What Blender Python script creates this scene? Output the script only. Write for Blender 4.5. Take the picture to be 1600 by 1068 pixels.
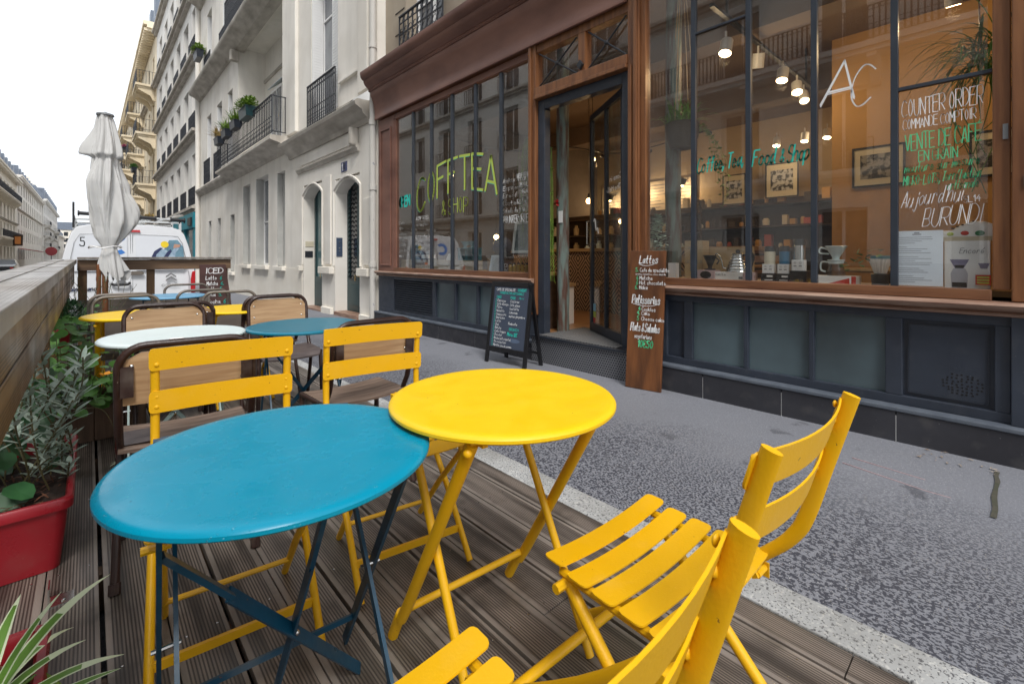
import bpy, math, random
from math import sin, cos, pi, radians, sqrt
from mathutils import Vector, Matrix
random.seed(7)
for _o in list(bpy.data.objects): bpy.data.objects.remove(_o)
SC = bpy.context.scene
COL = SC.collection
# ------------------------------------------------------------------ camera
YAW = math.atan2(661.0, 722.0)
cd = bpy.data.cameras.new("camera"); cam = bpy.data.objects.new("camera", cd); COL.objects.link(cam)
cam.location = (0, 0, 1.085); cam.rotation_euler = (radians(90), 0, -YAW)
cd.sensor_width = 36; cd.lens = 16.245; cd.shift_y = -134.0/1600.0
cd.clip_start = 0.02; cd.clip_end = 3000
cd.dof.use_dof = True; cd.dof.focus_distance = 1.9; cd.dof.aperture_fstop = 11
SC.camera = cam
# ------------------------------------------------------------------ sky: bright overcast
w = bpy.data.worlds.new("World"); SC.world = w; w.use_nodes = True
nt = w.node_tree; nt.nodes.clear()
sky = nt.nodes.new("ShaderNodeTexSky"); sky.sky_type = 'NISHITA'; sky.sun_disc = False
sky.sun_elevation = radians(52); sky.sun_rotation = radians(205); sky.dust_density = 6.0; sky.air_density = 1.2
sc_ = nt.nodes.new("ShaderNodeVectorMath"); sc_.operation = 'SCALE'; sc_.inputs[3].default_value = 0.09
nt.links.new(sky.outputs[0], sc_.inputs[0])
tc = nt.nodes.new("ShaderNodeTexCoord"); nz = nt.nodes.new("ShaderNodeTexNoise")
nz.inputs["Scale"].default_value = 2.2; nz.inputs["Detail"].default_value = 5
nt.links.new(tc.outputs["Generated"], nz.inputs["Vector"])
rp = nt.nodes.new("ShaderNodeValToRGB"); rp.color_ramp.elements[0].position = .3; rp.color_ramp.elements[1].position = .75
rp.color_ramp.elements[0].color = (.80, .85, .92, 1); rp.color_ramp.elements[1].color = (.93, .95, .98, 1)
nt.links.new(nz.outputs[0], rp.inputs[0])
mx = nt.nodes.new("ShaderNodeMixRGB"); mx.inputs[0].default_value = .88
nt.links.new(sc_.outputs[0], mx.inputs[1]); nt.links.new(rp.outputs[0], mx.inputs[2])
bg = nt.nodes.new("ShaderNodeBackground"); bg.inputs[1].default_value = .93
ow = nt.nodes.new("ShaderNodeOutputWorld")
nt.links.new(mx.outputs[0], bg.inputs[0]); nt.links.new(bg.outputs[0], ow.inputs[0])
sd = bpy.data.lights.new("sun", 'SUN'); sd.energy = 1.4; sd.angle = radians(16); sd.color = (1, .97, .93)
so = bpy.data.objects.new("sun", sd); COL.objects.link(so)
so.rotation_euler = (radians(38), 0, radians(-25))
SC.view_settings.view_transform = 'Standard'; SC.view_settings.look = 'None'
SC.view_settings.gamma = 1; SC.view_settings.exposure = 0.82
SC.render.resolution_x = 1024; SC.render.resolution_y = 683
SC.render.engine = 'CYCLES'
SC.cycles.max_bounces = 8; SC.cycles.transparent_max_bounces = 16
# ------------------------------------------------------------------ materials
def srgb(h):
    h = h.lstrip('#'); r = []
    for i in (0, 2, 4):
        c = int(h[i:i+2], 16)/255.0
        r.append(c/12.92 if c <= .04045 else ((c+.055)/1.055)**2.4)
    return r
MC = {}
def mat(name, col, rough=.6, metal=0., var=.12, nscale=6., bump=0., bscale=60., stretch=None, col2=None, thr=None,
        spec=.5, coat=0., emit=None, estr=0., cscale=None, detail=4., trans=0.):
    """principled material: base colour broken up by noise between col and col2 (or darker col), plus noise bump"""
    if name in MC: return MC[name]
    if isinstance(col, str): col = srgb(col)
    if isinstance(col2, str): col2 = srgb(col2)
    m = bpy.data.materials.new(name); m.use_nodes = True; n = m.node_tree; b = n.nodes["Principled BSDF"]
    b.inputs["Roughness"].default_value = rough; b.inputs["Metallic"].default_value = metal
    b.inputs["Specular IOR Level"].default_value = spec
    if coat: b.inputs["Coat Weight"].default_value = coat; b.inputs["Coat Roughness"].default_value = .15
    if trans: b.inputs["Transmission Weight"].default_value = trans
    t = n.nodes.new("ShaderNodeTexCoord"); mp = n.nodes.new("ShaderNodeMapping")
    n.links.new(t.outputs["Object"], mp.inputs[0])
    if stretch: mp.inputs["Scale"].default_value = stretch
    nn = n.nodes.new("ShaderNodeTexNoise"); nn.inputs["Scale"].default_value = nscale; nn.inputs["Detail"].default_value = detail
    n.links.new(mp.outputs[0], nn.inputs["Vector"])
    r = n.nodes.new("ShaderNodeValToRGB"); lo, hi = thr if thr else (.3, .7)
    r.color_ramp.elements[0].position = lo; r.color_ramp.elements[1].position = hi
    c2 = col2 if col2 else [c*(1-var) for c in col]; c1 = col if col2 else [min(1, c*(1+var*.6)) for c in col]
    r.color_ramp.elements[0].color = (*c2, 1); r.color_ramp.elements[1].color = (*c1, 1)
    n.links.new(nn.outputs[0], r.inputs[0]); n.links.new(r.outputs[0], b.inputs["Base Color"])
    if bump:
        n2 = n.nodes.new("ShaderNodeTexNoise"); n2.inputs["Scale"].default_value = bscale; n2.inputs["Detail"].default_value = 3
        n.links.new(mp.outputs[0], n2.inputs["Vector"])
        bp = n.nodes.new("ShaderNodeBump"); bp.inputs["Strength"].default_value = bump; bp.inputs["Distance"].default_value = .004
        n.links.new(n2.outputs[0], bp.inputs["Height"]); n.links.new(bp.outputs[0], b.inputs["Normal"])
    if emit is not None:
        if isinstance(emit, str): emit = srgb(emit)
        b.inputs["Emission Color"].default_value = (*emit, 1); b.inputs["Emission Strength"].default_value = estr
    MC[name] = m; return m
def nodes(m): return m.node_tree, m.node_tree.nodes["Principled BSDF"]
def mixc(n, fac, a, b, typ='MIX'):
    x = n.nodes.new("ShaderNodeMixRGB"); x.blend_type = typ
    for i, v in ((0, fac), (1, a), (2, b)):
        if hasattr(v, 'is_linked') or hasattr(v, 'links'): n.links.new(v, x.inputs[i])
        elif isinstance(v, (int, float)): x.inputs[i].default_value = v if i == 0 else (v, v, v, 1)
        else: x.inputs[i].default_value = (*v, 1)
    return x.outputs[0]
def noise(n, vec, scale, detail=4, lo=.4, hi=.6):
    a = n.nodes.new("ShaderNodeTexNoise"); a.inputs["Scale"].default_value = scale; a.inputs["Detail"].default_value = detail
    n.links.new(vec, a.inputs["Vector"]); r = n.nodes.new("ShaderNodeMapRange")
    r.inputs[1].default_value = lo; r.inputs[2].default_value = hi; n.links.new(a.outputs[0], r.inputs[0]); return r.outputs[0]
def mth(n, op, a, b=0., c=None):
    x = n.nodes.new("ShaderNodeMath"); x.operation = op
    for i, v in enumerate((a, b) if c is None else (a, b, c)):
        if hasattr(v, 'links'): n.links.new(v, x.inputs[i])
        else: x.inputs[i].default_value = v
    return x.outputs[0]
def coords(n, stretch=(1, 1, 1)):
    t = n.nodes.new("ShaderNodeTexCoord"); mp = n.nodes.new("ShaderNodeMapping"); mp.inputs["Scale"].default_value = stretch
    n.links.new(t.outputs["Object"], mp.inputs[0]); return mp.outputs[0]
def glassmat(name, tint=(1, 1, 1), r0=.06, rough=0.0, dirt=.012):
    """thin clear glass: mirror share grows towards grazing angles the same way from both sides"""
    if name in MC: return MC[name]
    m = bpy.data.materials.new(name); m.use_nodes = True; n = m.node_tree; n.nodes.clear()
    o = n.nodes.new("ShaderNodeOutputMaterial"); f = n.nodes.new("ShaderNodeLayerWeight"); f.inputs[0].default_value = .5
    pw = mth(n, 'POWER', f.outputs["Facing"], 4.0); fac = mth(n, 'ADD', r0, mth(n, 'MULTIPLY', pw, .9-r0))
    t = n.nodes.new("ShaderNodeBsdfTransparent"); t.inputs[0].default_value = (*tint, 1)
    g = n.nodes.new("ShaderNodeBsdfGlossy"); g.inputs["Roughness"].default_value = rough
    d = n.nodes.new("ShaderNodeBsdfDiffuse"); d.inputs[0].default_value = (.7, .7, .7, 1)
    x = n.nodes.new("ShaderNodeMixShader"); y = n.nodes.new("ShaderNodeMixShader"); y.inputs[0].default_value = dirt
    n.links.new(fac, x.inputs[0]); n.links.new(t.outputs[0], x.inputs[1]); n.links.new(g.outputs[0], x.inputs[2])
    n.links.new(x.outputs[0], y.inputs[1]); n.links.new(d.outputs[0], y.inputs[2]); n.links.new(y.outputs[0], o.inputs[0])
    MC[name] = m; return m
# ------------------------------------------------------------------ mesh building
class MB:
    def __init__(s): s.v = []; s.f = []
    def add(s, vs, fs):
        o = len(s.v); s.v += [tuple(p) for p in vs]; s.f += [tuple(i+o for i in f) for f in fs]; return s
    def box(s, x0, x1, y0, y1, z0, z1):
        if x0 > x1: x0, x1 = x1, x0
        if y0 > y1: y0, y1 = y1, y0
        if z0 > z1: z0, z1 = z1, z0
        return s.add([(x0,y0,z0),(x1,y0,z0),(x1,y1,z0),(x0,y1,z0),(x0,y0,z1),(x1,y0,z1),(x1,y1,z1),(x0,y1,z1)],
                     [(0,3,2,1),(4,5,6,7),(0,1,5,4),(1,2,6,5),(2,3,7,6),(3,0,4,7)])
    def hexa(s, p):   # 8 points ordered as in box
        return s.add(p, [(0,3,2,1),(4,5,6,7),(0,1,5,4),(1,2,6,5),(2,3,7,6),(3,0,4,7)])
    def bar(s, p, q, w, h=None, up=(0, 0, 1)):
        p, q = Vector(p), Vector(q); h = w if h is None else h; d = (q-p).normalized(); up = Vector(up)
        if abs(d.dot(up)) > .98: up = Vector((1, 0, 0))
        a = d.cross(up).normalized()*w/2; b = a.cross(d).normalized()*h/2
        return s.hexa([p-a-b, p+a-b, q+a-b, q-a-b, p-a+b, p+a+b, q+a+b, q-a+b])
    def tube(s, pts, r, n=8, closed=False, flat=None, cap=True, up=(0, 0, 1)):
        """round (or oval: flat = second radius along the side axis) tube along pts; r may be a list"""
        P = [Vector(p) for p in pts]; k = len(P); o = len(s.v); U = Vector(up); prev = None
        for i, p in enumerate(P):
            if closed: d = (P[(i+1) % k]-P[i-1]).normalized()
            else: d = (P[min(i+1, k-1)]-P[max(i-1, 0)]).normalized()
            if prev is None:
                if abs(d.dot(U)) > .95: U = Vector((1, 0, 0)) if abs(d.x) < .9 else Vector((0, 1, 0))
                a = d.cross(U).normalized()
            else: a = (prev-d*prev.dot(d)).normalized()
            prev = a; b = d.cross(a); ri = r[i] if isinstance(r, (list, tuple)) else r; rb = flat if flat else ri
            for j in range(n):
                t = 2*pi*j/n; s.v.append(tuple(p+a*(ri*cos(t))+b*(rb*sin(t))))
        m = k if closed else k-1
        for i in range(m):
            for j in range(n):
                i2 = (i+1) % k; s.f.append((o+i*n+j, o+i*n+(j+1) % n, o+i2*n+(j+1) % n, o+i2*n+j))
        if cap and not closed:
            s.f.append(tuple(o+j for j in reversed(range(n)))); s.f.append(tuple(o+(k-1)*n+j for j in range(n)))
        return s
    def lathe(s, prof, n=24, c=(0, 0, 0), ax=1.0, ay=1.0):
        o = len(s.v); k = len(prof)
        for r, z in prof:
            for j in range(n):
                t = 2*pi*j/n; s.v.append((c[0]+r*ax*cos(t), c[1]+r*ay*sin(t), c[2]+z))
        for i in range(k-1):
            for j in range(n): s.f.append((o+i*n+j, o+i*n+(j+1) % n, o+(i+1)*n+(j+1) % n, o+(i+1)*n+j))
        if prof[0][0] > 1e-5: s.f.append(tuple(o+j for j in reversed(range(n))))
        if prof[-1][0] > 1e-5: s.f.append(tuple(o+(k-1)*n+j for j in range(n)))
        return s
    def prism(s, pts, fn, d0, d1):
        """polygon pts (u,v) extruded from depth d0 to d1; fn(u,v,d) -> xyz"""
        n = len(pts); o = len(s.v)
        s.v += [tuple(fn(u, v, d0)) for u, v in pts]+[tuple(fn(u, v, d1)) for u, v in pts]
        s.f.append(tuple(o+i for i in range(n))); s.f.append(tuple(o+n+i for i in reversed(range(n))))
        for i in range(n): s.f.append((o+i, o+n+i, o+n+(i+1) % n, o+(i+1) % n))
        return s
    def grid(s, fn, nu, nv, closed=False):
        o = len(s.v)
        for i in range(nu+1):
            for j in range(nv+(0 if closed else 1)): s.v.append(tuple(fn(i/nu, j/nv)))
        w_ = nv if closed else nv+1
        for i in range(nu):
            for j in range(nv):
                j2 = (j+1) % w_ if closed else j+1
                s.f.append((o+i*w_+j, o+i*w_+j2, o+(i+1)*w_+j2, o+(i+1)*w_+j))
        return s
    def ball(s, c, r, n=10, sq=(1, 1, 1)):
        prof = [(r*sin(pi*i/n), -r*cos(pi*i/n)) for i in range(n+1)]; prof[0] = (1e-6, -r); prof[-1] = (1e-6, r)
        o = len(s.v); s.lathe(prof, n*2 if n < 10 else 16, (0, 0, 0))
        for i in range(o, len(s.v)):
            p = s.v[i]; s.v[i] = (c[0]+p[0]*sq[0], c[1]+p[1]*sq[1], c[2]+p[2]*sq[2])
        return s
    def xf(s, M):
        s.v = [tuple(M @ Vector(p)) for p in s.v]; return s
    def build(s, name, m, parent=None, smooth=False, bevel=0., world=False, label=None, fix=False):
        me = bpy.data.meshes.new(name); vs = s.v
        if world and parent is not None:
            L = Vector((0, 0, 0)); q = parent
            while q is not None: L += Vector(q.location); q = q.parent
            vs = [(a-L.x, b-L.y, c-L.z) for a, b, c in vs]
        me.from_pydata(vs, [], s.f); me.materials.append(m)
        if fix:
            import bmesh as _b
            bm = _b.new(); bm.from_mesh(me); _b.ops.recalc_face_normals(bm, faces=bm.faces); bm.to_mesh(me); bm.free()
        me.update()
        if smooth:
            for p in me.polygons: p.use_smooth = True
            if smooth != 'full':
                try: me.set_sharp_from_angle(angle=radians(38))
                except Exception: pass
        o = bpy.data.objects.new(name, me); COL.objects.link(o)
        if parent is not None: o.parent = parent
        if bevel:
            b = o.modifiers.new("bevel", 'BEVEL'); b.width = bevel; b.segments = 2; b.limit_method = 'ANGLE'
        if label: o["label"] = label
        return o
def tag(o, label, cat, group=None, kind=None):
    if label: o["label"] = label
    if cat: o["category"] = cat
    if group: o["group"] = group
    if kind: o["kind"] = kind
    return o
def thing(name, label, cat, loc=(0, 0, 0), rz=0., group=None):
    o = bpy.data.objects.new(name, None); COL.objects.link(o); o.location = loc; o.rotation_euler = (0, 0, rz)
    o.empty_display_size = .1
    return tag(o, label, cat, group)
def dup(root, loc, rz, label, group=None):
    def cp(o, par):
        c = o.copy(); COL.objects.link(c); c.parent = par
        for ch in list(o.children): cp(ch, c)
        return c
    r = cp(root, None); r.location = loc; r.rotation_euler = (0, 0, rz); r["label"] = label
    if group: r["group"] = group
    return r
def zg(y): return 0.012-0.008*y        # the street falls gently away from the camera
def smoothpath(pts, k=5):
    P = [Vector(p) for p in pts]; out = []
    for i in range(len(P)-1):
        a = P[i-1] if i > 0 else P[i]*2-P[i+1]; b = P[i]; c = P[i+1]; d = P[i+2] if i+2 < len(P) else P[i+1]*2-P[i]
        for j in range(k):
            t = j/k; out.append(.5*((2*b)+(c-a)*t+(2*a-5*b+4*c-d)*t*t+(3*b-a-3*c+d)*t**3))
    out.append(P[-1]); return out
# ------------------------------------------------------------------ chalk and paint lettering: a small stroke alphabet
# glyph grid: x 0..6, y 0..9; baseline 2, x-height 6, capitals 9
GL = {
'A':'02 39 62|14 54','B':'02 09|09 49 58 57 45 05|05 45 54 63 42 02','C':'68 49 29 07 04 22 42 63','D':'02 09|09 39 67 64 32 02','E':'69 09|09 02|02 62|06 56',
'F':'69 09|09 02|06 46','G':'68 49 19 07 04 22 42 64 65|65 35','H':'09 02|69 62|06 66','I':'39 32','J':'59 54 42 22 03','K':'09 02|69 05|16 62','L':'09 02|02 62','M':'02 09|09 35|35 69|69 62',
'N':'02 09|09 62|62 69','O':'39 17 14 32 54 57 39','P':'02 09|09 49 68 66 45 05','Q':'39 17 14 32 54 57 39|43 61','R':'02 09|09 49 68 66 45 05|25 62','S':'68 49 19 07 16 55 64 42 12 03',
'T':'09 69|39 32','U':'09 04 22 42 64 69','V':'09 32|32 69','W':'09 12|12 36|36 52|52 69','X':'09 62|69 02','Y':'09 35|69 35|35 32','Z':'09 69|69 02|02 62',
'a':'55 36 15 13 22 33 55|56 53 62','b':'09 02|04 26 45 43 22 03','c':'55 36 15 13 22 42 53','d':'55 36 15 13 22 33 55|59 53 62','e':'14 54 45 26 15 13 22 42 53','f':'58 49 38 32|16 56',
'g':'55 36 15 14 23 44 55|56 52 30 11','h':'09 02|04 26 46 54 52','i':'36 33 42|38 37','j':'46 42 30 11|48 47','k':'09 02|56 04|24 52','l':'29 24 32 42','m':'06 02|04 16 26 33 32|34 46 56 63 62',
'n':'06 02|04 26 46 54 52','o':'36 15 13 32 53 55 36','p':'06 00|05 26 46 54 43 22 03','q':'55 36 15 13 33 55|56 50','r':'16 12|14 26 46 55','s':'55 46 26 15 44 53 42 22 13','t':'29 24 32 52|06 46',
'u':'06 03 12 32 54|56 52','v':'06 22|22 56','w':'06 12|12 35|35 52|52 66','x':'06 52|56 02','y':'06 13 33 55|56 52 30 10','z':'06 56|56 02|02 52',
'0':'39 17 14 32 54 57 39','1':'17 39|39 32','2':'07 28 49 57 45 02|02 62','3':'08 39 58 46 35|35 54 42 22 03','4':'49 05|05 65|47 42','5':'59 19|19 16|16 46 54 42 12 03','6':'59 27 14 22 42 54 45 15','7':'09 59|59 22',
'8':'39 18 27 46 54 32 13 25 46 57 39','9':'55 36 17 29 48 56 53 32','&':'62 27 39 47 13 22 42 64','/':'01 59','-':'15 45','.':'32 33','+':'15 55|37 33',"'":'39 37',',':'33 21','|':'30 39',
'é':'14 54 45 26 15 13 22 42 53|37 59','â':'55 36 15 13 22 33 55|56 53 62|17 38 57','è':'14 54 45 26 15 13 22 42 53|19 37','É':'69 09|09 02|02 62|06 56|39 5A','€':'68 49 19 07 04 22 42 63|05 35|06 36','°':'28 39 48 37 28',':':'33 32|36 35','~':'04 25 43 64'}
def gl(c):
    out = []
    for st in GL.get(c, '').split('|'):
        if st: out.append([(int(p[0]), 10 if p[1] == 'A' else int(p[1])) for p in st.split()])
    return out
NARROW = {'i': (2.2, 4.6), 'l': (1.6, 4.4), 'I': (2, 4), "'": (2.4, 3.8), '.': (2.2, 3.8), ',': (1.6, 3.6), '1': (.6, 3.6), 'j': (.8, 4.6), ':': (2.4, 3.6)}
def write(mb, text, org, u, v, size, thick=.12, slant=0., jit=.25, track=1.3, wid=1., rnd=None, lift=0., arc=None, n=None):
    """stroke lettering as flat ribbons in the plane (u,v) from org; size = capital height"""
    R = rnd or random.Random(len(text)*7+3); u = Vector(u); v = Vector(v); org = Vector(org); nn = u.cross(v).normalized()
    k = size/7.0; x = 0.; th = thick*size; cnt = 0
    for ch in text:
        if ch == ' ': x += 3.6*wid; continue
        lo, hi = NARROW.get(ch, (0, 6)); dy = R.uniform(-jit, jit); sc = 1+R.uniform(-.4, .4)*jit*.3; 
        for st in gl(ch):
            pts = [Vector((x+(px-lo)*wid*sc+slant*(py-2)*.3+R.uniform(-jit, jit)*.35, (py-2)*sc+dy+R.uniform(-jit, jit)*.35, 0)) for px, py in st]
            if len(pts) >= 4: pts = smoothpath(pts, 4)
            q = []
            for p in pts:
                a, b = p.x*k, p.y*k
                if arc: b += arc(a)
                q.append(org+u*a+v*b+nn*(lift+cnt*.00001))
            for i in range(len(q)-1):
                d = (q[i+1]-q[i]);
                if d.length < 1e-6: continue
                d.normalize(); s_ = d.cross(nn)*th/2; e = d*th*.28
                cnt += 1
                mb.add([q[i]-e-s_, q[i+1]+e-s_, q[i+1]+e+s_, q[i]-e+s_], [(0, 1, 2, 3)])
        x += ((hi-lo)*sc+track)*wid
    return x*k
def twidth(text, size, track=1.3, wid=1.):
    x = 0
    for ch in text:
        if ch == ' ': x += 3.6*wid; continue
        lo, hi = NARROW.get(ch, (0, 6)); x += (hi-lo+track)*wid
    return x*size/7
def fit(mb, text, org, u, v, width, size, **kw):
    """write text so that it fills width"""
    w0 = twidth(text, size, kw.get('track', 1.3), 1.); kw['wid'] = width/w0
    return write(mb, text, org, u, v, size, **kw)
# ------------------------------------------------------------------ shared materials
M = {}
M['yellow'] = mat('yellow_paint', (.80, .44, .002), .42, var=.05, nscale=3, bump=.12, bscale=180)
M['yellowt'] = mat('yellow_table_paint', (.86, .56, .003), .42, var=.03, nscale=3, bump=.1, bscale=160)
M['blue'] = mat('blue_paint', (.0, .255, .40), .25, spec=.26, var=.06, nscale=4, bump=.18, bscale=240)
M['blueleg'] = mat('dark_blue_paint', (.004, .052, .10), .35, var=.2, bump=.1)
M['teal'] = mat('teal_paint', (.004, .17, .26), .3, var=.08, nscale=8, bump=.12, bscale=200)
M['palegreen'] = mat('pale_green_paint', (.70, .80, .80), .4, var=.05)
M['palelegs'] = mat('pale_green_leg_paint', (.36, .48, .45), .45)
M['lightblue'] = mat('light_blue_paint', (.16, .38, .58), .4, var=.06)
M['brown'] = mat('dark_brown_tube', (.035, .016, .012), .32, var=.35, nscale=14, bump=.2, bscale=90)
M['greytube'] = mat('grey_tube', (.19, .165, .14), .42, metal=.35, var=.2, nscale=16)
M['greyseat'] = mat('grey_brown_board', (.12, .10, .085), .7, var=.2, nscale=6, stretch=(1, 6, 6))
M['ply'] = mat('plywood', (.52, .345, .19), .5, col2=(.38, .23, .115), nscale=5, stretch=(1, 5, 14), bump=.15, bscale=30, thr=(.35, .7))
M['plyold'] = mat('worn_plywood', (.26, .185, .14), .7, col2=(.13, .085, .06), nscale=6, stretch=(1, 8, 8), bump=.3)
M['seatdark'] = mat('worn_dark_seat', (.12, .095, .09), .5, col2=(.055, .04, .04), nscale=9, stretch=(1, 3, 3), bump=.3)
M['screw'] = mat('steel', (.55, .55, .54), .25, metal=1.)
M['steel'] = mat('brushed_steel', (.62, .62, .60), .22, metal=1., var=.1, nscale=20, stretch=(1, 1, 8))
M['slate'] = mat('slate_paint', (.034, .043, .062), .42, var=.22, nscale=3, bump=.08, bscale=40)
M['slatedk'] = mat('dark_slate_paint', (.022, .028, .040), .4, var=.2, nscale=4)
M['slatetile'] = mat('slate_tile', (.042, .043, .052), .5, col2=(.022, .022, .028), nscale=2.2, bump=.1, bscale=30, detail=6)
M['ledge'] = mat('grey_stone_ledge', (.13, .15, .18), .6, col2=(.075, .09, .115), nscale=7, bump=.2)
M['woodred'] = mat('red_brown_painted_wood', (.235, .112, .080), .5, col2=(.125, .053, .038), nscale=2.2, stretch=(1, .6, 1.4), bump=.2, bscale=26, detail=8, thr=(.28, .62))
M['woodpost'] = mat('varnished_oak', (.27, .115, .045), .42, col2=(.13, .050, .022), nscale=4, stretch=(6, 6, .5), bump=.2, bscale=22, detail=8)
M['woodsill'] = mat('worn_sill_wood', (.25, .115, .055), .42, col2=(.12, .050, .028), nscale=4, stretch=(6, .5, 6), bump=.2, bscale=22, detail=8)
M['sillpale'] = mat('weathered_moulding', (.40, .27, .20), .5, col2=(.20, .10, .065), nscale=5, stretch=(5, .8, 5), bump=.2, detail=8)
M['mullion'] = mat('mullion_paint', (.035, .045, .062), .4, var=.2)
M['black'] = mat('black', (.012, .012, .014), .4)
M['white'] = mat('white_plastic', (.84, .84, .83), .35, var=.03)
M['cream'] = mat('cream_card', (.62, .56, .42), .6, var=.06)
M['kraft'] = mat('kraft_card', (.42, .30, .16), .7, var=.1)
M['paper'] = mat('paper_sheet', (.82, .88, .95), .6, var=.05, nscale=8)
M['iron'] = mat('wrought_iron', (.018, .021, .028), .5, var=.2)
M['ironblue'] = mat('blue_grey_iron', (.016, .019, .028), .5, var=.2)
M['zinc'] = mat('zinc_roof', (.17, .20, .25), .45, metal=.2, var=.15, nscale=2)
M['darkpane'] = mat('dark_window_glass', (.03, .034, .04), .06, var=.4, nscale=1.5, spec=.8)
M['palepane'] = mat('curtained_window_glass', (.28, .30, .32), .12, col2=(.10, .11, .13), nscale=1.2, spec=.8)
M['frost'] = mat('frosted_pane', (.10, .145, .165), .28, col2=(.045, .06, .068), nscale=1.6, bump=.05, spec=.7)
M['shutter'] = mat('grey_shutter', (.46, .46, .44), .6, var=.08)
M['doorgreen'] = mat('dark_green_door', (.008, .045, .052), .38, var=.2)
M['doorpane'] = mat('green_door_glass', (.16, .26, .26), .15, col2=(.08, .15, .16), nscale=1, spec=.7)
M['brass'] = mat('brass', (.75, .50, .16), .25, metal=1.)
M['soil'] = mat('potting_soil', (.045, .026, .018), .95, col2=(.012, .008, .006), nscale=22, bump=1., bscale=50)
M['redpot'] = mat('red_plastic_pot', (.30, .010, .018), .32, var=.15, nscale=4, bump=.06)
M['terraplank'] = mat('stained_plank', (.19, .070, .022), .5, col2=(.035, .013, .007), nscale=3.2, stretch=(1.5, 3, .55), bump=.5, bscale=30, detail=9, thr=(.3, .66))
M['chalk'] = mat('chalk_paint', (.86, .87, .88), .8, var=.05)
M['chalkteal'] = mat('teal_chalk', (.03, .62, .52), .8, var=.05)
M['chalkgreen'] = mat('green_chalk', (.10, .62, .30), .8, var=.05)
M['chalkyellow'] = mat('yellow_green_chalk', (.52, .66, .12), .8, var=.05)
M['board'] = mat('blackboard', (.018, .023, .036), .6, col2=(.05, .065, .10), nscale=3.4, thr=(.55, .85))
M['van'] = mat('white_van_paint', (.78, .80, .83), .22, var=.02, coat=.5)
M['rubber'] = mat('black_rubber', (.02, .02, .02), .7)
M['redlamp'] = mat('red_lamp_plastic', (.50, .008, .012), .15, coat=.5)
M['grey'] = mat('grey_plastic', (.20, .21, .22), .5)
M['canvas'] = mat('grey_white_canvas', (.62, .62, .61), .85, var=.08, nscale=5, bump=.25, bscale=14)
M['pole'] = mat('red_wood_pole', (.20, .075, .03), .5, var=.25, nscale=5, stretch=(6, 6, .5))
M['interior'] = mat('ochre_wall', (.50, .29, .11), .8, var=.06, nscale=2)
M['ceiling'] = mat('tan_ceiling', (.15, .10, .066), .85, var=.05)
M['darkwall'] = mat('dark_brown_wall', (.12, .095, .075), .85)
M['warmwhite'] = mat('warm_plaster', (.46, .36, .24), .85, var=.05)
M['darkwood'] = mat('dark_shelf_wood', (.05, .028, .016), .6, var=.3, stretch=(1, .3, 4))
M['oak'] = mat('light_oak', (.46, .30, .14), .55, col2=(.33, .20, .085), nscale=4, stretch=(5, .6, 5))
M['crate'] = mat('pale_crate_wood', (.55, .45, .30), .65, col2=(.42, .32, .20), nscale=4, stretch=(4, .8, 6))
M['porcelain'] = mat('pale_porcelain', (.66, .76, .76), .2, var=.03, coat=.4)
M['tealplastic'] = mat('teal_plastic', (.01, .17, .22), .4)
M['leaf'] = mat('green_leaf', (.10, .25, .04), .5, col2=(.035, .11, .02), nscale=9)
M['leafy'] = mat('yellow_green_leaf', (.22, .34, .035), .5, col2=(.10, .20, .02), nscale=12)
M['leafdark'] = mat('dark_green_leaf', (.035, .12, .04), .4, col2=(.014, .05, .02), nscale=9)
M['leafsilver'] = mat('silver_green_leaf', (.46, .54, .46), .5, col2=(.20, .28, .22), nscale=14)
M['leafpale'] = mat('pale_stripe_leaf', (.66, .74, .50), .5, var=.1)
M['drygrass'] = mat('dry_straw_leaf', (.48, .33, .14), .7, col2=(.28, .22, .06), nscale=8)
M['stem'] = mat('plant_stem', (.10, .085, .035), .7)
M['petal'] = mat('orange_petal', (.85, .33, .01), .5)
M['pink'] = mat('pink_petal', (.45, .12, .22), .6)
M['plaque'] = mat('blue_enamel_plaque', (.012, .03, .14), .3)
M['glass'] = glassmat('shop_glass', (.97, .98, .98), .072)
M['glassl'] = glassmat('shop_glass_dark', (.88, .90, .90), .15)
M['glass2'] = glassmat('door_glass', (.86, .88, .88), .05)
M['clearglass'] = glassmat('clear_glassware', (.82, .80, .78), .06)
M['bulb'] = mat('lit_bulb', (1, .75, .4), .5, emit=(1, .62, .25), estr=14)
M['spotface'] = mat('lit_spot_face', (1, .8, .5), .5, emit=(1, .72, .40), estr=16)
# limestone and plaster walls with rain stains running down
def plaster(name, col, col2, stain=.5, scale=1.):
    m = mat(name, col, .85, bump=.35, bscale=22); n, b = nodes(m)
    c = coords(n); v = coords(n, (1.6*scale, 1.6*scale, .22*scale))
    f1 = noise(n, c, .9*scale, 8, .38, .68); f2 = noise(n, v, 1.3, 7, .5, .78)
    a = mixc(n, f1, col, col2); a = mixc(n, mth(n, 'MULTIPLY', f2, stain), a, [x*.45 for x in col2])
    n.links.new(a, b.inputs["Base Color"]); M[name] = m; return m
plaster('plaster_ten', (.88, .845, .78), (.74, .70, .63), .28)
plaster('plaster_ten_low', (.88, .84, .76), (.78, .73, .64), .08)
plaster('stone_upper', (.42, .36, .28), (.27, .22, .17), .6)
plaster('wall_white', (.86, .83, .77), (.76, .72, .66), .25, .5)
plaster('wall_cream', (.84, .74, .56), (.72, .61, .43), .3, .5)
plaster('wall_grey', (.50, .49, .46), (.36, .35, .33), .4, .5)
plaster('wall_tan', (.86, .81, .72), (.76, .70, .60), .25, .5)
plaster('wall_bright', (.84, .82, .78), (.74, .72, .68), .25, .5)
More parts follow.
